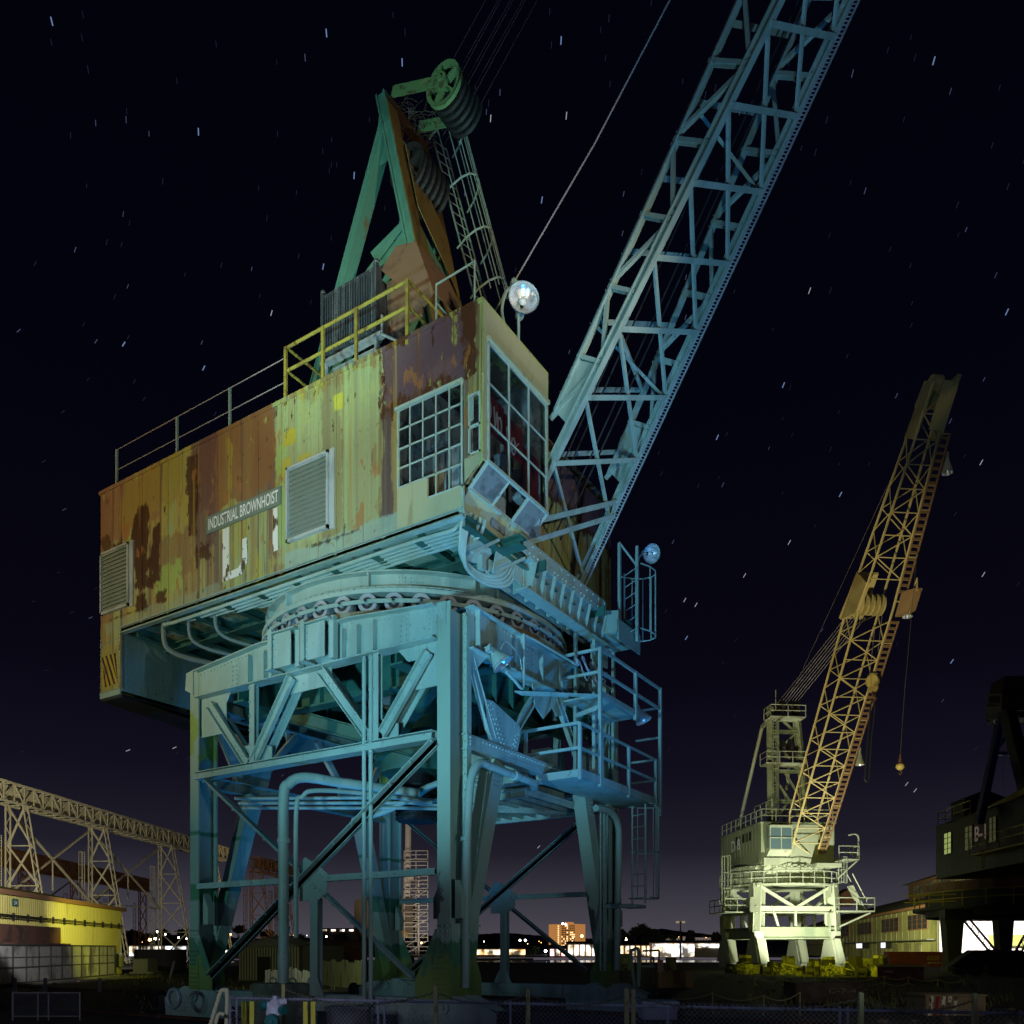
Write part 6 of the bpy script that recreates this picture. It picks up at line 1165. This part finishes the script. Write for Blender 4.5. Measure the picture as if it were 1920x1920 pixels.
m=MB(); m.bx(0,0,0,0,0,0); c=w_(1233,1822,29.5); TT=lambda p: c+RT*p.x+FW*p.y+V((0,0,p.z)); m=MB(TT); m.bx(0,.2,0,.02,0,.42); m.tb([(.1,.04,0),(.1,.04,-.6)],.02,5); nb_=m.build('notice_board',mat('pink_notice',(.5,.28,.27),.7,0,[((.2,.08,.08),(9,9,22),.5,.55,.8)]))
tag(nb_,'narrow pink notice board on a thin post at the pipe frame','notice board')
# ---- far shore
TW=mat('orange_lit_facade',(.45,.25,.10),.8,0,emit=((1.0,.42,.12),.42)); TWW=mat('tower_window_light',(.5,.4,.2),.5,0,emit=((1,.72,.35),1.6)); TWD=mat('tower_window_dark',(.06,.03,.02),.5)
T,LN,A0,ex,ey=wallframe(1029,920,1080,900); tb=thing('tower_block',A0,'orange lit apartment tower on the far shore, the tallest building there','building')
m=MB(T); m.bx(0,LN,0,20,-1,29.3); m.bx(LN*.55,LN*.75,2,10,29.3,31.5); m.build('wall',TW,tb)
n=0
for i in range(8):
    for j in range(11):
        x=LN*.48+i*LN*.062; zz=3+j*2.35; m=MB(T); m.bx(x,x+LN*.042,-.4,-.02,zz,zz+1.3); m.build('window',TWW if rnd.random()<.35 else TWD,tb)
for j in range(10): m=MB(T); m.bx(LN*.34,LN*.38,-.4,-.02,4+j*2.5,5.4+j*2.5); m.build('window',TWW,tb)
LAMPW=mat('lamp_white',(1,1,1),.5,0,emit=((1,.93,.80),22)); LAMPO=mat('lamp_orange',(1,.7,.3),.5,0,emit=((1,.50,.14),14)); LAMPB=mat('lamp_cold',(.9,.95,1),.5,0,emit=((.78,.90,1.0),30))
rnd=random.Random(77)
def streetlamp(px,py,d,mt,r,lab):
    c=Wp(px,py,d); g=V((c.x,c.y,-1.6 if d>340 else 0)); t=thing('street_lamp',g,lab,'street lamp','lamps shining on the far shore')
    m=MB(); m.sph(c,r,8,6); m.build('lamp_globe',mt,t); m=MB(); m.tb([g,c+V((0,0,-r*.8))],[.12,.08],5); m.build('pole',BLK,t)
CNT={}
def nth(k):
    CNT[k]=CNT.get(k,0)+1; return CNT[k]
def labl(px,mt):
    c={id(LAMPW):'white',id(LAMPO):'orange',id(LAMPB):'cold blue-white'}[id(mt)]
    z_='left of the near crane' if px<350 else ('between the crane legs' if px<860 else ('beside the tower block' if px<1160 else 'right of the near crane'))
    return f'{c} street lamp on the far shore {z_}'
LP=[(878,1768,'w',2.0),(891,1767,'w',2.0),(975,1763,'w',1.6),(985,1763,'w',1.8),(1023,1783,'b',2.2),(1058,1787,'b',2.6),(1078,1785,'b',3.4),(1101,1787,'b',5.2),(1069,1792,'b',2.),(1091,1755,'o',2.4),(1055,1732,'w',1.6),(1061,1733,'w',1.6),(1113,1765,'w',1.4),(1174,1762,'w',1.6),(1173,1779,'o',3.0),(1226,1777,'o',3.0),(1262,1777,'o',2.6),(1277,1777,'b',4.0),(1270,1785,'w',4.5),(1362,1777,'o',4.2),(1290,1783,'w',3.),(1345,1776,'w',2.),
    (295,1747,'w',1.6),(291,1760,'w',2.0),(281,1762,'o',2.6),(310,1752,'w',1.2),(335,1758,'w',1.4),(350,1760,'w',1.2),(425,1757,'w',2.6),(432,1752,'o',1.6),(428,1788,'w',2.6),(602,1760,'w',1.6),(533,1738,'b',1.6),(790,1768,'o',1.4),(612,1756,'w',1.2),(478,1738,'w',1.6)]
for px,py,c,r in LP: mt={'w':LAMPW,'o':LAMPO,'b':LAMPB}[c]; streetlamp(px,py,480,mt,r*.34,labl(px,mt))
for i in range(46):
    px=rnd.choice([rnd.uniform(875,1110),rnd.uniform(1150,1360),rnd.uniform(230,345),rnd.uniform(400,700)]); py=rnd.uniform(1752,1779); mt=rnd.choice([LAMPW,LAMPO,LAMPW,LAMPO]); streetlamp(px,py,700,mt,rnd.uniform(.16,.34),labl(px,mt))
ORD2=ORDN+['%dth'%k for k in range(13,60)]; ORD2[11]='twelfth'
ls=[o for o in bpy.data.objects if o.get('category')=='street lamp']
for k in sorted({o['label'] for o in ls}):
    g_=sorted([o for o in ls if o['label']==k],key=lambda o:(o.location-CAM).dot(RT)/(o.location-CAM).dot(FW)); c_,z_=k.split(' street lamp on the far shore ')
    for i,o in enumerate(g_): o['label']=f'{c_} street lamp, {ORD2[i]} from left of the {c_.split()[0]} ones {z_}'
# low lit buildings on the quay
def litbuild(a,b,y0,y1,d,wall,wins,label,n=8,strong=None,gap=.35):
    T,LN,A0,ex,ey=wallframe(a,d,b,d); zt=1.75-(y0-1780)*d/1560; zb=-1.7; r=thing('quayside_building',V((A0.x,A0.y,zb)),label,'building'); m=MB(T); m.bx(0,LN,0,12,zb,zt); m.build('wall',wall,r); m=MB(T); m.add([(-.5,-.8,zt),(LN+.5,-.8,zt),(LN+.5,6,zt+1.2),(-.5,6,zt+1.2)],[(0,1,2,3)]); m.build('roof',DGREY,r)
    z1=1.75-(y1-1780)*d/1560
    for k in range(n): m=MB(T); m.bx(LN*(k+.5*gap)/n,LN*(k+1-.5*gap)/n,-.3,-.02,max(zb+.3,z1),zt-.4); m.build('window',wins,r)
LB=mat('warm_lit_window',(1,.8,.5),.5,0,emit=((1,.78,.45),2.4)); LC=mat('cold_lit_window',(.5,.5,.5),.5,0,emit=((.95,.97,1),2.2))
def mottle(m_,lo,hi,c1,c2,sc):
    t=m_.node_tree; k=t.nodes.new; g=k('ShaderNodeNewGeometry'); n=k('ShaderNodeTexNoise'); n.inputs['Scale'].default_value=sc; n.inputs['Detail'].default_value=6; t.links.new(g.outputs['Position'],n.inputs[0])
    r=k('ShaderNodeMapRange'); t.links.new(n.outputs['Fac'],r.inputs[0]); r.inputs[1].default_value=.40; r.inputs[2].default_value=.62; r.inputs[3].default_value=lo; r.inputs[4].default_value=hi; b=t.nodes['Principled BSDF']; t.links.new(r.outputs[0],b.inputs['Emission Strength'])
    cr_=k('ShaderNodeValToRGB'); cr_.color_ramp.elements[0].color=(*c1,1); cr_.color_ramp.elements[1].color=(*c2,1); cr_.color_ramp.elements[0].position=.4; cr_.color_ramp.elements[1].position=.6; t.links.new(n.outputs['Color'],cr_.inputs[0]); t.links.new(cr_.outputs[0],b.inputs['Emission Color'])
mottle(LC,.15,3.2,(1,.75,.45),(.9,.95,1),.25); mottle(LB,.1,3.0,(1,.5,.15),(1,.9,.65),.3)
LG=mat('dim_lit_wall',(.3,.26,.2),.8,0); PKW=mat('pale_pink_wall',(.5,.38,.32),.8)
litbuild(874,985,1779,1790,352,LG,LB,'long low quay building with a row of warm lit windows left of the tower',14,gap=.08)
litbuild(1030,1062,1778,1792,360,mat('red_lit_wall',(.4,.04,.06),.7),LC,'low red fronted building with cold lit windows',3,gap=.3)
litbuild(1064,1120,1770,1792,365,PKW,LC,'white lit quay building under the cold lamps',5,gap=.3)
litbuild(1150,1222,1772,1792,362,LG,LB,'warm lit row just right of the near crane leg',7,gap=.4)
litbuild(1222,1302,1768,1794,355,PKW,LC,'dazzling white terminal building on the far quay',4,gap=.06)  # glowing panes stand in for its floodlit white front
litbuild(1302,1365,1768,1777,370,LG,LC,'flat roofed building with a band of cold light left of the D 8 crane',3,gap=.05)
litbuild(240,352,1773,1792,300,mat('white_store_wall',(.5,.5,.5),.7),LC,'store with cold lit shop windows left of the near crane',5,gap=.3)
litbuild(416,440,1780,1795,300,LG,LC,'small lit kiosk behind the left crane leg',2)
litbuild(590,612,1780,1795,310,LG,LC,'small lit kiosk right of the corrugated hut',2)
litbuild(600,700,1742,1746,900,LG,LC,'far hillside building with one bright band of windows',6,gap=.5)
for a,b,y0,lb in ((1247,1276,1758,'pale two storey house with brown windows on the far hillside'),(1305,1333,1758,'cream villa with a small roof turret on the far hillside'),(1283,1300,1756,'white gabled house between the villa and the lamp mast')):
    T,LN,A0,ex,ey=wallframe(a,900,b,900); zt=1.75+(1780-y0)*900/1560; r=thing('hillside_house',A0,lb,'house'); m=MB(T); m.bx(0,LN,0,8,-1,zt); m.build('wall',mat('villa_wall',(.5,.42,.36),.8,0,emit=((.55,.42,.36),.28)) if a==1247 else bpy.data.materials['villa_wall'],r)  # weak wall glow stands in for light falling on the houses
    m=MB(T); m.bx(-.6,LN+.6,-.6,9,zt,zt+.7); (m.bx(LN*.4,LN*.6,1,5,zt+.7,zt+3) if a==1305 else m.pl([(0,-.5,zt),(LN,-.5,zt),(LN/2,-.5,zt+2.5)],(0,8,0)) if a==1283 else None); m.build('roof',LG,r)
    for k in range(5): m=MB(T); m.bx(LN*(.08+k*.19),LN*(.17+k*.19),-.2,-.02,zt-4,zt-2); m.build('window',TWD,r)
# lamp mast
mst=thing('floodlight_mast',Gp(1276,300,-1.6),'tall mast with a crossarm of small floodlights left of the D 8 crane','mast'); m=MB(); m.tb([Gp(1276,300,-1.6),Wp(1276,1728,300)],[.35,.2],6); m.ex(Wp(1269,1730,300),Wp(1283,1730,300),rect(.3,.3)); m.build('pole',RUSTM,mst)
for px in (1269,1272,1280,1283): m=MB(); m.sph(Wp(px,1729,300),.45,6,4); m.build('floodlight_head',mat('faint_glow_head',(.5,.45,.35),.5,0,emit=((.6,.5,.3),.4)) if px==1269 else bpy.data.materials['faint_glow_head'],mst)  # heads get a faint added glow so they show
# moored pontoon
T,LN,A0,ex,ey=wallframe(880,300,1000,305); m=MB(T); m.bx(0,LN,0,4,-2.5,-1.5); railing(m,[(0,0,-1.5),(LN,0,-1.5)],1.2,.08,posts=3); tag(m.build('pontoon',BLK),'long dark pontoon with railings moored below the warm lit quay','pontoon')
# trees of the far shore
LEAFD=mat('night_leaves_dark',(.030,.040,.018),.9); LEAFL=mat('night_leaves_lit',(.07,.12,.03),.9,0,[((.03,.05,.02),(.3,.3,.3),.45,.6,.8)]); TRK=mat('tree_bark',(.05,.04,.03),.9)  # lamp light on the lit trees is put into the leaf colour
def crown(m,c,rx,rz,n,leaf,rnd):
    for k in range(n):
        th=rnd.uniform(0,6.283); u=rnd.uniform(-1,1); q=math.sqrt(1-u*u); rr=rnd.uniform(.45,1.05)*(1+.25*math.sin(3*th+u*4)); p=c+V((q*math.cos(th)*rx*rr,q*math.sin(th)*rx*rr,u*rz*rr))
        a=V((rnd.gauss(0,1),rnd.gauss(0,1),rnd.gauss(0,1))).normalized(); b=a.orthogonal().normalized(); e=a.cross(b); s=leaf*rnd.uniform(.6,1.3); m.add([p+b*s,p+e*s*.6,p-b*s,p-e*s*.6],[(0,1,2,3)])
TREES=[(885,1776,9,14,0),(905,1779,10,9,1),(930,1777,12,11,0),(952,1780,11,10,1),(1000,1781,10,11,1),(1040,1776,9,9,0),(1130,1763,14,9,0),(1165,1752,10,12,0),(1190,1748,12,13,0),(1205,1742,12,14,0),(1225,1749,12,11,0),(1240,1757,10,13,0),(1216,1765,13,14,0),(1262,1755,9,9,0),(1293,1762,8,12,0),(1295,1750,6,8,0),(1343,1757,8,12,0),(1240,1777,14,9,0),(1190,1775,12,10,0),
       (250,1750,14,10,0),(275,1757,12,10,0),(305,1750,14,12,0),(330,1762,10,12,0),(345,1748,12,10,0),(448,1743,12,12,0),(470,1755,12,12,0),(500,1752,14,13,0),(560,1760,14,12,0),(600,1765,12,12,0),(640,1760,14,14,0),(690,1758,14,14,0),(880,1758,9,10,0),(1445,1760,8,10,0),(800,1775,10,20,0),(815,1790,10,20,0)]
wd=lambda px: 'left of the near crane' if px<350 else ('between the crane legs' if px<860 else ('around the tower block' if px<1110 else 'right of the near crane'))
for i,(px,py,rx,rz,lit) in enumerate(TREES):
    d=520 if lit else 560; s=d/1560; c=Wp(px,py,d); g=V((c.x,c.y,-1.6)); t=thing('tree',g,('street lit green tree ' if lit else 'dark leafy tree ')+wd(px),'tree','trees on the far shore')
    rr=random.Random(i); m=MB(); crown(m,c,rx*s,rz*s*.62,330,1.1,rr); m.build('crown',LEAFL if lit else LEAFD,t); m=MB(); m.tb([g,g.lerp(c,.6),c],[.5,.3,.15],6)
    for k in range(4): m.tb([g.lerp(c,.55),c+V((rr.uniform(-1,1)*rx*s*.7,rr.uniform(-1,1)*rx*s*.7,rr.uniform(-.2,.6)*rz*s))],[.2,.06],4)
    m.build('trunk',TRK,t)
ls=[o for o in bpy.data.objects if o.get('category')=='tree']
for k in sorted({o['label'] for o in ls}):
    g_=sorted([o for o in ls if o['label']==k],key=lambda o:(o.location-CAM).dot(RT)/(o.location-CAM).dot(FW))
    if len(g_)>1:
        for i,o in enumerate(g_): c_,z_=k.split(' tree '); o['label']=f'{c_} tree, {ORD2[i]} from left of those {z_}'
# ================================================================== FOREGROUND
FA=V((-1.96,-3.59,0)); FB_=V((10.2,-.20,0)); fd=(FB_-FA).normalized(); FL=(FB_-FA).length; FZ=.93
fn=thing('chain_link_fence',FA,'low galvanised chain-link fence running along the bottom of the view','fence')
GAL2=mat('fence_galvanising',(.34,.36,.50),.5,.2,[((.18,.19,.26),(5,5,5),.5,.62,.7)]); WIRE=mat('fence_wire',(.42,.43,.52),.5,.3)
m=MB(); p_=.074
k=-int(FZ/p_)
nW=int(FL/p_)
for k in range(-int((FZ+.07)/p_),nW):
    for s in (1,-1):
        x0=k*p_ if s>0 else k*p_+FZ+.07; z0=.02; z1=FZ+.06; xa=x0; xb=x0+s*(z1-z0)
        if s<0: xa,xb=x0,x0-(z1-z0)
        za,zb=z0,z1
        def clip(xa,za,xb,zb):
            if xa<0: t=(0-xa)/(xb-xa); za=za+(zb-za)*t; xa=0
            if xb<0: t=(0-xb)/(xa-xb); zb=zb+(za-zb)*t; xb=0
            if xa>FL: t=(FL-xa)/(xb-xa); za=za+(zb-za)*t; xa=FL
            if xb>FL: t=(FL-xb)/(xa-xb); zb=zb+(za-zb)*t; xb=FL
            return xa,za,xb,zb
        if max(xa,xb)<=0 or min(xa,xb)>=FL: continue
        xa,za,xb,zb=clip(xa,za,xb,zb)
        if abs(xb-xa)<.02: continue
        sg_=V((-fd.y,fd.x,0))*(.003*s); m.tb([FA+fd*xa+V((0,0,za))+sg_,FA+fd*xb+V((0,0,zb))+sg_],.0022,3,cap=False)
m.build('wire_mesh',WIRE,fn)
m=MB(); m.tb([FA+V((0,0,FZ)),FA+fd*FL+V((0,0,FZ))],.021,8); m.build('top_rail',GAL2,fn)
for x in (0,.14,2.75,2.86,4.95,7.3,9.6,9.7,12.0): m=MB(); m.tb([FA+fd*x,FA+fd*x+V((0,0,FZ+.03)),FA+fd*x+V((0,0,FZ+.05))],[.032 if x<.05 else .02,.032 if x<.05 else .02,.01],8); m.build('post',GAL2,fn)
m=MB(); m.tb([FA+V((0,0,.72)),FA+fd*.14+V((0,0,.72))],.012,6); m.tb([FA+V((0,0,.3)),FA+fd*.14+V((0,0,.3))],.012,6); m.build('gate_hinge',GAL2,fn)
POST=mat('weathered_yellow_post',(.40,.37,.18),.7,0,[((.16,.12,.05),(5,5,3),.52,.64,.8)],bump=.4)
pl_=['weathered yellow timber post with a tiny cap right of the yellow bollards','weathered yellow timber post below the near leg','weathered yellow timber post under the middle of the crane','paired yellow timber post right of the crane centre','weathered yellow timber post below the concrete block','weathered yellow timber post at the striped box']
tops=[]
for i,(px,py) in enumerate(((532,1846),(817,1850),(990,1854),(1175,1855),(1614,1862),(1828,1864))):
    d=13.6 if i==0 else 11.3-.25*i; c=Wp(px,py,d); g=V((c.x,c.y,0)); m=MB(); m.ex(g,c,rect(.055,.055),RT); m.bx(c.x-.02,c.x+.02,c.y-.02,c.y+.02,c.z,c.z+.015)
    if i==3: m.ex(g+RT*.085,c+RT*.085,rect(.03,.05),RT)
    tag(m.build('timber_post',POST),pl_[i],'post','timber posts of the chain barrier'); tops.append(c+V((0,0,-.07)))
m=MB()
for a,b in zip(tops[:],tops[1:]):
    n=60; sag=.10+.03*(a-b).length
    pts=[a.lerp(b,k/n)-V((0,0,sag*4*(k/n)*(1-k/n)))+V((0,0,.012 if k%2 else -.012)) for k in range(n+1)]; m.tb(pts,.010,4)
tag(m.build('barrier_chain',mat('old_chain',(.16,.14,.10),.7)),'sagging chain strung between the yellow timber posts','chain')
tt=[]
for px,py,d in ((1233,1862,24),(1336,1861,23),(1432,1866,22),(1500,1860,22)):
    c=Wp(px,py,d); g=V((c.x,c.y,0)); m=MB(); m.tb([g,c],.018,6); tag(m.build('rope_stanchion',POST),f'thin {["dark","yellowish","short","bent"][len(tt)]} rope stanchion in the dark right of the crane','stanchion','rope stanchions on the dark quay'); tt.append(c)
m=MB()
for a,b in zip(tt,tt[1:]): m.tb([a.lerp(b,k/16)-V((0,0,.18*4*(k/16)*(1-k/16))) for k in range(17)],.014,5)
tag(m.build('barrier_rope',mat('pale_rope',(.30,.26,.16),.8)),'pale rope drooping between the thin stanchions','rope')
tt=[]
LIMEP=mat('lime_stanchion',(.45,.45,.12),.6)
for i,(px,py) in enumerate(((1415,1833),(1468,1835),(1517,1838),(1562,1836),(1658,1830),(1703,1831),(1758,1836),(1808,1837))):
    c=Wp(px,py,40); g=V((c.x,c.y,0)); m=MB(); m.tb([g,c],.035,6); tag(m.build('rope_stanchion',LIMEP),f'lime painted rope stanchion, {ORDN[i] if i<7 else "last"} from left in the far row','stanchion','lime stanchions of the far rope barrier'); tt.append(c)
m=MB()
for h_ in (0,-.3):
    for a,b in zip(tt,tt[1:]): m.tb([a.lerp(b,k/12)+V((0,0,h_-.16*4*(k/12)*(1-k/12))) for k in range(13)],.022,4)
tag(m.build('barrier_rope',LIMEP),'lime lit double rope hanging along the far stanchions','rope')
# yellow guard posts, hydrant, bent rail
YB_=mat('bright_yellow_post',(.62,.58,.05),.6,0,[((.35,.33,.1),(9,9,5),.55,.62,.9),((.10,.09,.03),(5,5,4),.62,.7,.6)],bump=.3)
for px,py,lb in ((459,1878,'yellow guard post left of the hydrant'),(574,1878,'yellow guard post right of the hydrant')):
    r=thing('guard_post',Gp(px,13.0),lb,'guard post','yellow guard posts beside the hydrant'); c=Wp(px,py,13.0); g=Gp(px,13.0); m=MB(); m.ex(g,c,rect(.09,.07),RT); m.build('post',YB_,r); m=MB(); m.ex(g+RT*.105+FW*.03,c+RT*.105+FW*.03,rect(.035,.07),RT); m.build('side_strip',YB_,r); m=MB(); m.ex(g+RT*.066+FW*.05,c+RT*.066+FW*.05,rect(.05,.02),RT); m.build('dark_slot',BLK,r)
hy=thing('fire_hydrant',Gp(516,13.1),'white fire hydrant with dark teal caps in front of the mesh fence','hydrant'); hc=Gp(516,13.1); TH=lambda p: hc+RT*p.x+FW*p.y+V((0,0,p.z))
WHH=mat('hydrant_white',(.62,.62,.78),.45,0,[((.4,.4,.5),(9,9,6),.55,.65,.5),((.2,.1,.06),(12,12,5),.68,.72,.6)],bump=.2); TLH=mat('hydrant_teal',(.01,.16,.16),.4)
m=MB(TH); m.la([(.001,0),(.14,0),(.14,.05),(.10,.06),(.10,.70),(.14,.72),(.14,.78),(.12,.86),(.07,.95),(.04,.97),(.04,1.02),(.001,1.02)],(0,0,0),20); 
m.tb([(0,0,.86),(-.13,-.05,.87)],[.07,.06],14); m.tb([(0,0,.80),(.12,-.08,.80)],[.07,.06],14); m.tb([(0,0,.66),(0,-.16,.64)],[.10,.09],16); m.tb([(0,.0,.90),(.17,.04,.93)],[.06,.05],12); m.tb([(0,0,.76),(-.13,.03,.72)],[.04,.035],8)
for k in range(8): a=k*math.pi/4; m.rv((.125*math.cos(a),.125*math.sin(a),.785),(0,0,1),.018)
m.build('body',WHH,hy,smooth=True)
m=MB(TH); m.tb([(-.13,-.05,.87),(-.20,-.08,.875)],[.075,.07],14); m.tb([(-.20,-.08,.875),(-.23,-.09,.877)],[.025,.025],6); m.build('cap',TLH,hy)
m=MB(TH); m.tb([(.12,-.08,.80),(.18,-.13,.80)],[.07,.065],14); m.build('cap',TLH,hy)
m=MB(TH); m.tb([(0,-.15,.64),(0,-.23,.63)],[.115,.105],18); m.tb([(0,-.23,.63),(0,-.27,.63)],[.03,.03],6); m.build('cap',TLH,hy)
m=MB(); bp=lambda px,py,d: Wp(px,py,d)
m.tb(curve([bp(386,1950,12.3),bp(411,1868,12.3),bp(415,1858,12.3),bp(422,1857,12.3),bp(426,1864,12.3),bp(424,1950,12.3)],5),.032,10); m.tb(curve([bp(398,1950,12.1),bp(408,1906,12.1),bp(414,1901,12.1),bp(421,1903,12.1)],4),.028,8)
tag(m.build('bent_guard_rail',mat('cream_pipe_paint',(.42,.42,.28),.6,0,[((.2,.18,.1),(6,6,6),.55,.65,.7)])),'bent cream pipe guard rail at the left end of the mesh fence','guard rail')
# concrete plinth under the feed pipe, tyre, mesh barrier
m=MB(); m.bx(-4.75,-3.72,-.75,.12,0,1.02)
m.tb([(-4.6,-.4,1.0),(-4.6,-.4,1.1),(-4.5,-.4,1.14),(-4.4,-.4,1.1),(-4.4,-.4,1.0)],.018,6); m.tb([(-4.0,-.4,1.0),(-4.0,-.4,1.1),(-3.9,-.4,1.14),(-3.8,-.4,1.1),(-3.8,-.4,1.0)],.018,6)
tag(m.build('concrete_plinth',mat('green_grey_concrete',(.17,.21,.15),.85,0,[((.08,.10,.07),(1.5,1.5,1.5),.48,.6,.8),((.26,.24,.14),(3,3,3),.6,.68,.6)],bump=.5)),'green grey concrete plinth with lifting loops under the upright feed pipe','plinth')
c=Wp(326,1872,19.3); m=MB()
m.la([(.21+.05*math.cos(a),.05*math.sin(a)) for a in [k*math.pi/4 for k in range(8)]],c,28,ax='y'); tag(m.build('hose_coil',GALV,smooth=True),'pale hose coil hanging at the left wheel truck of the near crane','hose')
A=Gp(24,20.5); B=Gp(150,20.5); r=thing('mesh_barrier',A,'small galvanised mesh barrier in three bays at the lower left','barrier'); d_=(B-A).normalized(); L_=(B-A).length
m=MB()
for x in (0,.62,.88,L_): m.tb([A+d_*x,A+d_*x+V((0,0,.70))],.022 if x in (0,L_) else .016,6)
m.tb([A+V((0,0,.68)),B+V((0,0,.68))],.018,6); m.tb([A+V((0,0,.1)),B+V((0,0,.1))],.014,6); m.build('frame',GALV,r)
m=MB(); k=-.6
while k<L_:
    for s in (1,-1):
        x0=k; x1=k+.58; xa=max(0,x0); xb=min(L_,x1)
        if xb-xa>.03:
            za=.1+(xa-x0); zb=.1+(xb-x0)
            if s<0: za,zb=.68-(xa-x0),.68-(xb-x0)
            m.tb([A+d_*xa+V((0,0,za)),A+d_*xb+V((0,0,zb))],.003,3,cap=False)
    k+=.06
m.build('wire_mesh',WIRE,r)
# rubble and weeds scattered on the dark ground
m=MB(); rnd=random.Random(9)
for k in range(260):
    px=rnd.uniform(-50,1960); d=rnd.uniform(16,52); g=Gp(px,d); s=rnd.uniform(.04,.16); m.sph(g+V((0,0,s*.3)),s,5,3,(1,rnd.uniform(.6,1),.5))
tag(m.build('rubble',CONC),'loose stones and rubble scattered over the dark yard','rubble',None,'stuff')
m=MB()
for k in range(1600):
    px=rnd.choice([rnd.uniform(1400,1680),rnd.uniform(1500,1900),rnd.uniform(200,800)]); d=rnd.uniform(24,56); g=Gp(px,d); h_=rnd.uniform(.08,.35); a=V((rnd.gauss(0,.4),rnd.gauss(0,.4),1))*h_; m.add([g,g+RT*.03,g+a],[(0,1,2)])
tag(m.build('weeds',mat('lime_weeds',(.20,.24,.05),.8)),'tufts of weeds growing through the yard surface','weeds',None,'stuff')
# rails
for y in (.25,7.25):
    m=MB(); m.bx(-60,26,y-.04,y+.04,0.004,.07); struct('rail_track',m,RUSTM)
# ---- floodlights of the far yard, and added fills without fixtures
lamp('d8_base_floodlight',Gp(1545,63.5,.7),T8(V((0,.3,10.5))),10500,(.98,1.0,.76),110,.8)
lamp('d8_boom_floodlight',Gp(1400,42,2.0),T8(V((10,0,24))),22000,(1.0,.88,.48),48,.6)
lamp('d8_yellow_ground_light',Gp(1560,48,4.5),Gp(1530,66,.2),1500,(1.0,.98,.06),80,.6)
lamp('warehouse_yellow_light',Gp(1470,95,6),Gp(1660,150,4),95000,(.98,1.0,.42),60,.8)
lamp('rusty_runway_light',Gp(120,105,2),Gp(130,155,15),14000,(1.0,.62,.32),60,.8)
lamp('barrier_fill',CP(-13,9,3),Gp(90,20.5,.3),260,(.75,.75,1.0),50,.8)  # added lamp to brighten the mesh barrier
lamp('white_shed_floodlight',Gp(1850,88,5),Gp(1850,106,3.5),60000,(1.0,.94,.90),110,.6)
lamp('shed_yellow_light',Gp(330,48,4.0),Gp(130,52,2.5),1900,(1.0,.96,.08),85,.8)
lamp('shed_white_light',Gp(70,34,4.8),Gp(24,43,3.2),3600,(1.0,.95,.95),46,.3)
lamp('shed_white_light',Gp(190,42,5.0),Gp(120,50,3.9),700,(1.0,.95,.9),26,.2)
lamp('runway_floodlight',Gp(60,60,3),Gp(170,100,15),30000,(1.0,.92,.70),85,.6)
lamp('far_runway_light',Gp(520,110,2),Gp(510,155,15),16000,(1.0,.75,.45),50,.6)
lamp('ladder_tower_light',Gp(800,80,2),Wp(785,1660,95),5000,(1.0,.9,.8),60,.5)
lamp('fence_cold_light',CP(-3,4,3.0),CP(0,12,.6),190,(.55,.62,1.0),100,.8)
lamp('hut_light',Gp(560,30,3.2),Gp(560,44,1),500,(.9,1.0,.55),80,.7)

lamp('d8_side_fill',Gp(1250,50,3.0),T8(V((0,-3,12))),11000,(.95,1.0,.72),26,.7)  # added spot to brighten the side of the D 8 house
lamp('hydrant_fill',CP(-4.5,7,2.2),Gp(520,13.2,.6),260,(.8,.85,1.0),36,.8)  # added lamp to brighten the hydrant

lamp('right_yard_fill',CP(9,11,4.5),Gp(1690,24,.4),520,(1.0,.85,.62),60,.9)  # added dim lamp for the boxes at the right
# machinery and scrap standing among the keel blocks
rnd=random.Random(5)
SCR=[(1392,57.5,'short tangle of bent pipes'),(1436,56,'squat winch drum'),(1466,55,'bent pipe rack'),(1516,54.5,'low winch drum'),(1566,53.5,'tangle of hoses and pipes'),(1614,52.5,'small winch drum')]
for i,(px,d,lb) in enumerate(SCR):
    g=Gp(px,d); t=thing('winch_drum' if 'drum' in lb else 'pipe_scrap',g,lb+', '+ORDN[i]+' piece of scrap from left below the D 8 crane','scrap','scrap lying before the keel blocks')
    m=MB()
    if 'drum' in lb: m.dk(g+V((0,0,.35)),RT,.22,.5,14); m.dk(g+V((0,0,.35))-RT*.28,RT,.34,.06,16); m.dk(g+V((0,0,.35))+RT*.28,RT,.34,.06,16); m.bx(g.x-.3,g.x+.3,g.y-.2,g.y+.2,0,.1)
    else:
        for k in range(9): a=g+V((rnd.uniform(-.6,.6),rnd.uniform(-.4,.4),rnd.uniform(.05,.3))); m.tb(curve([a,a+V((rnd.uniform(-.4,.4),rnd.uniform(-.3,.3),rnd.uniform(.2,.7))),a+V((rnd.uniform(-.9,.9),rnd.uniform(-.3,.3),rnd.uniform(-.05,.3)))],4),.035,6)
    m.build('body',KD if i%2 else KB,t)
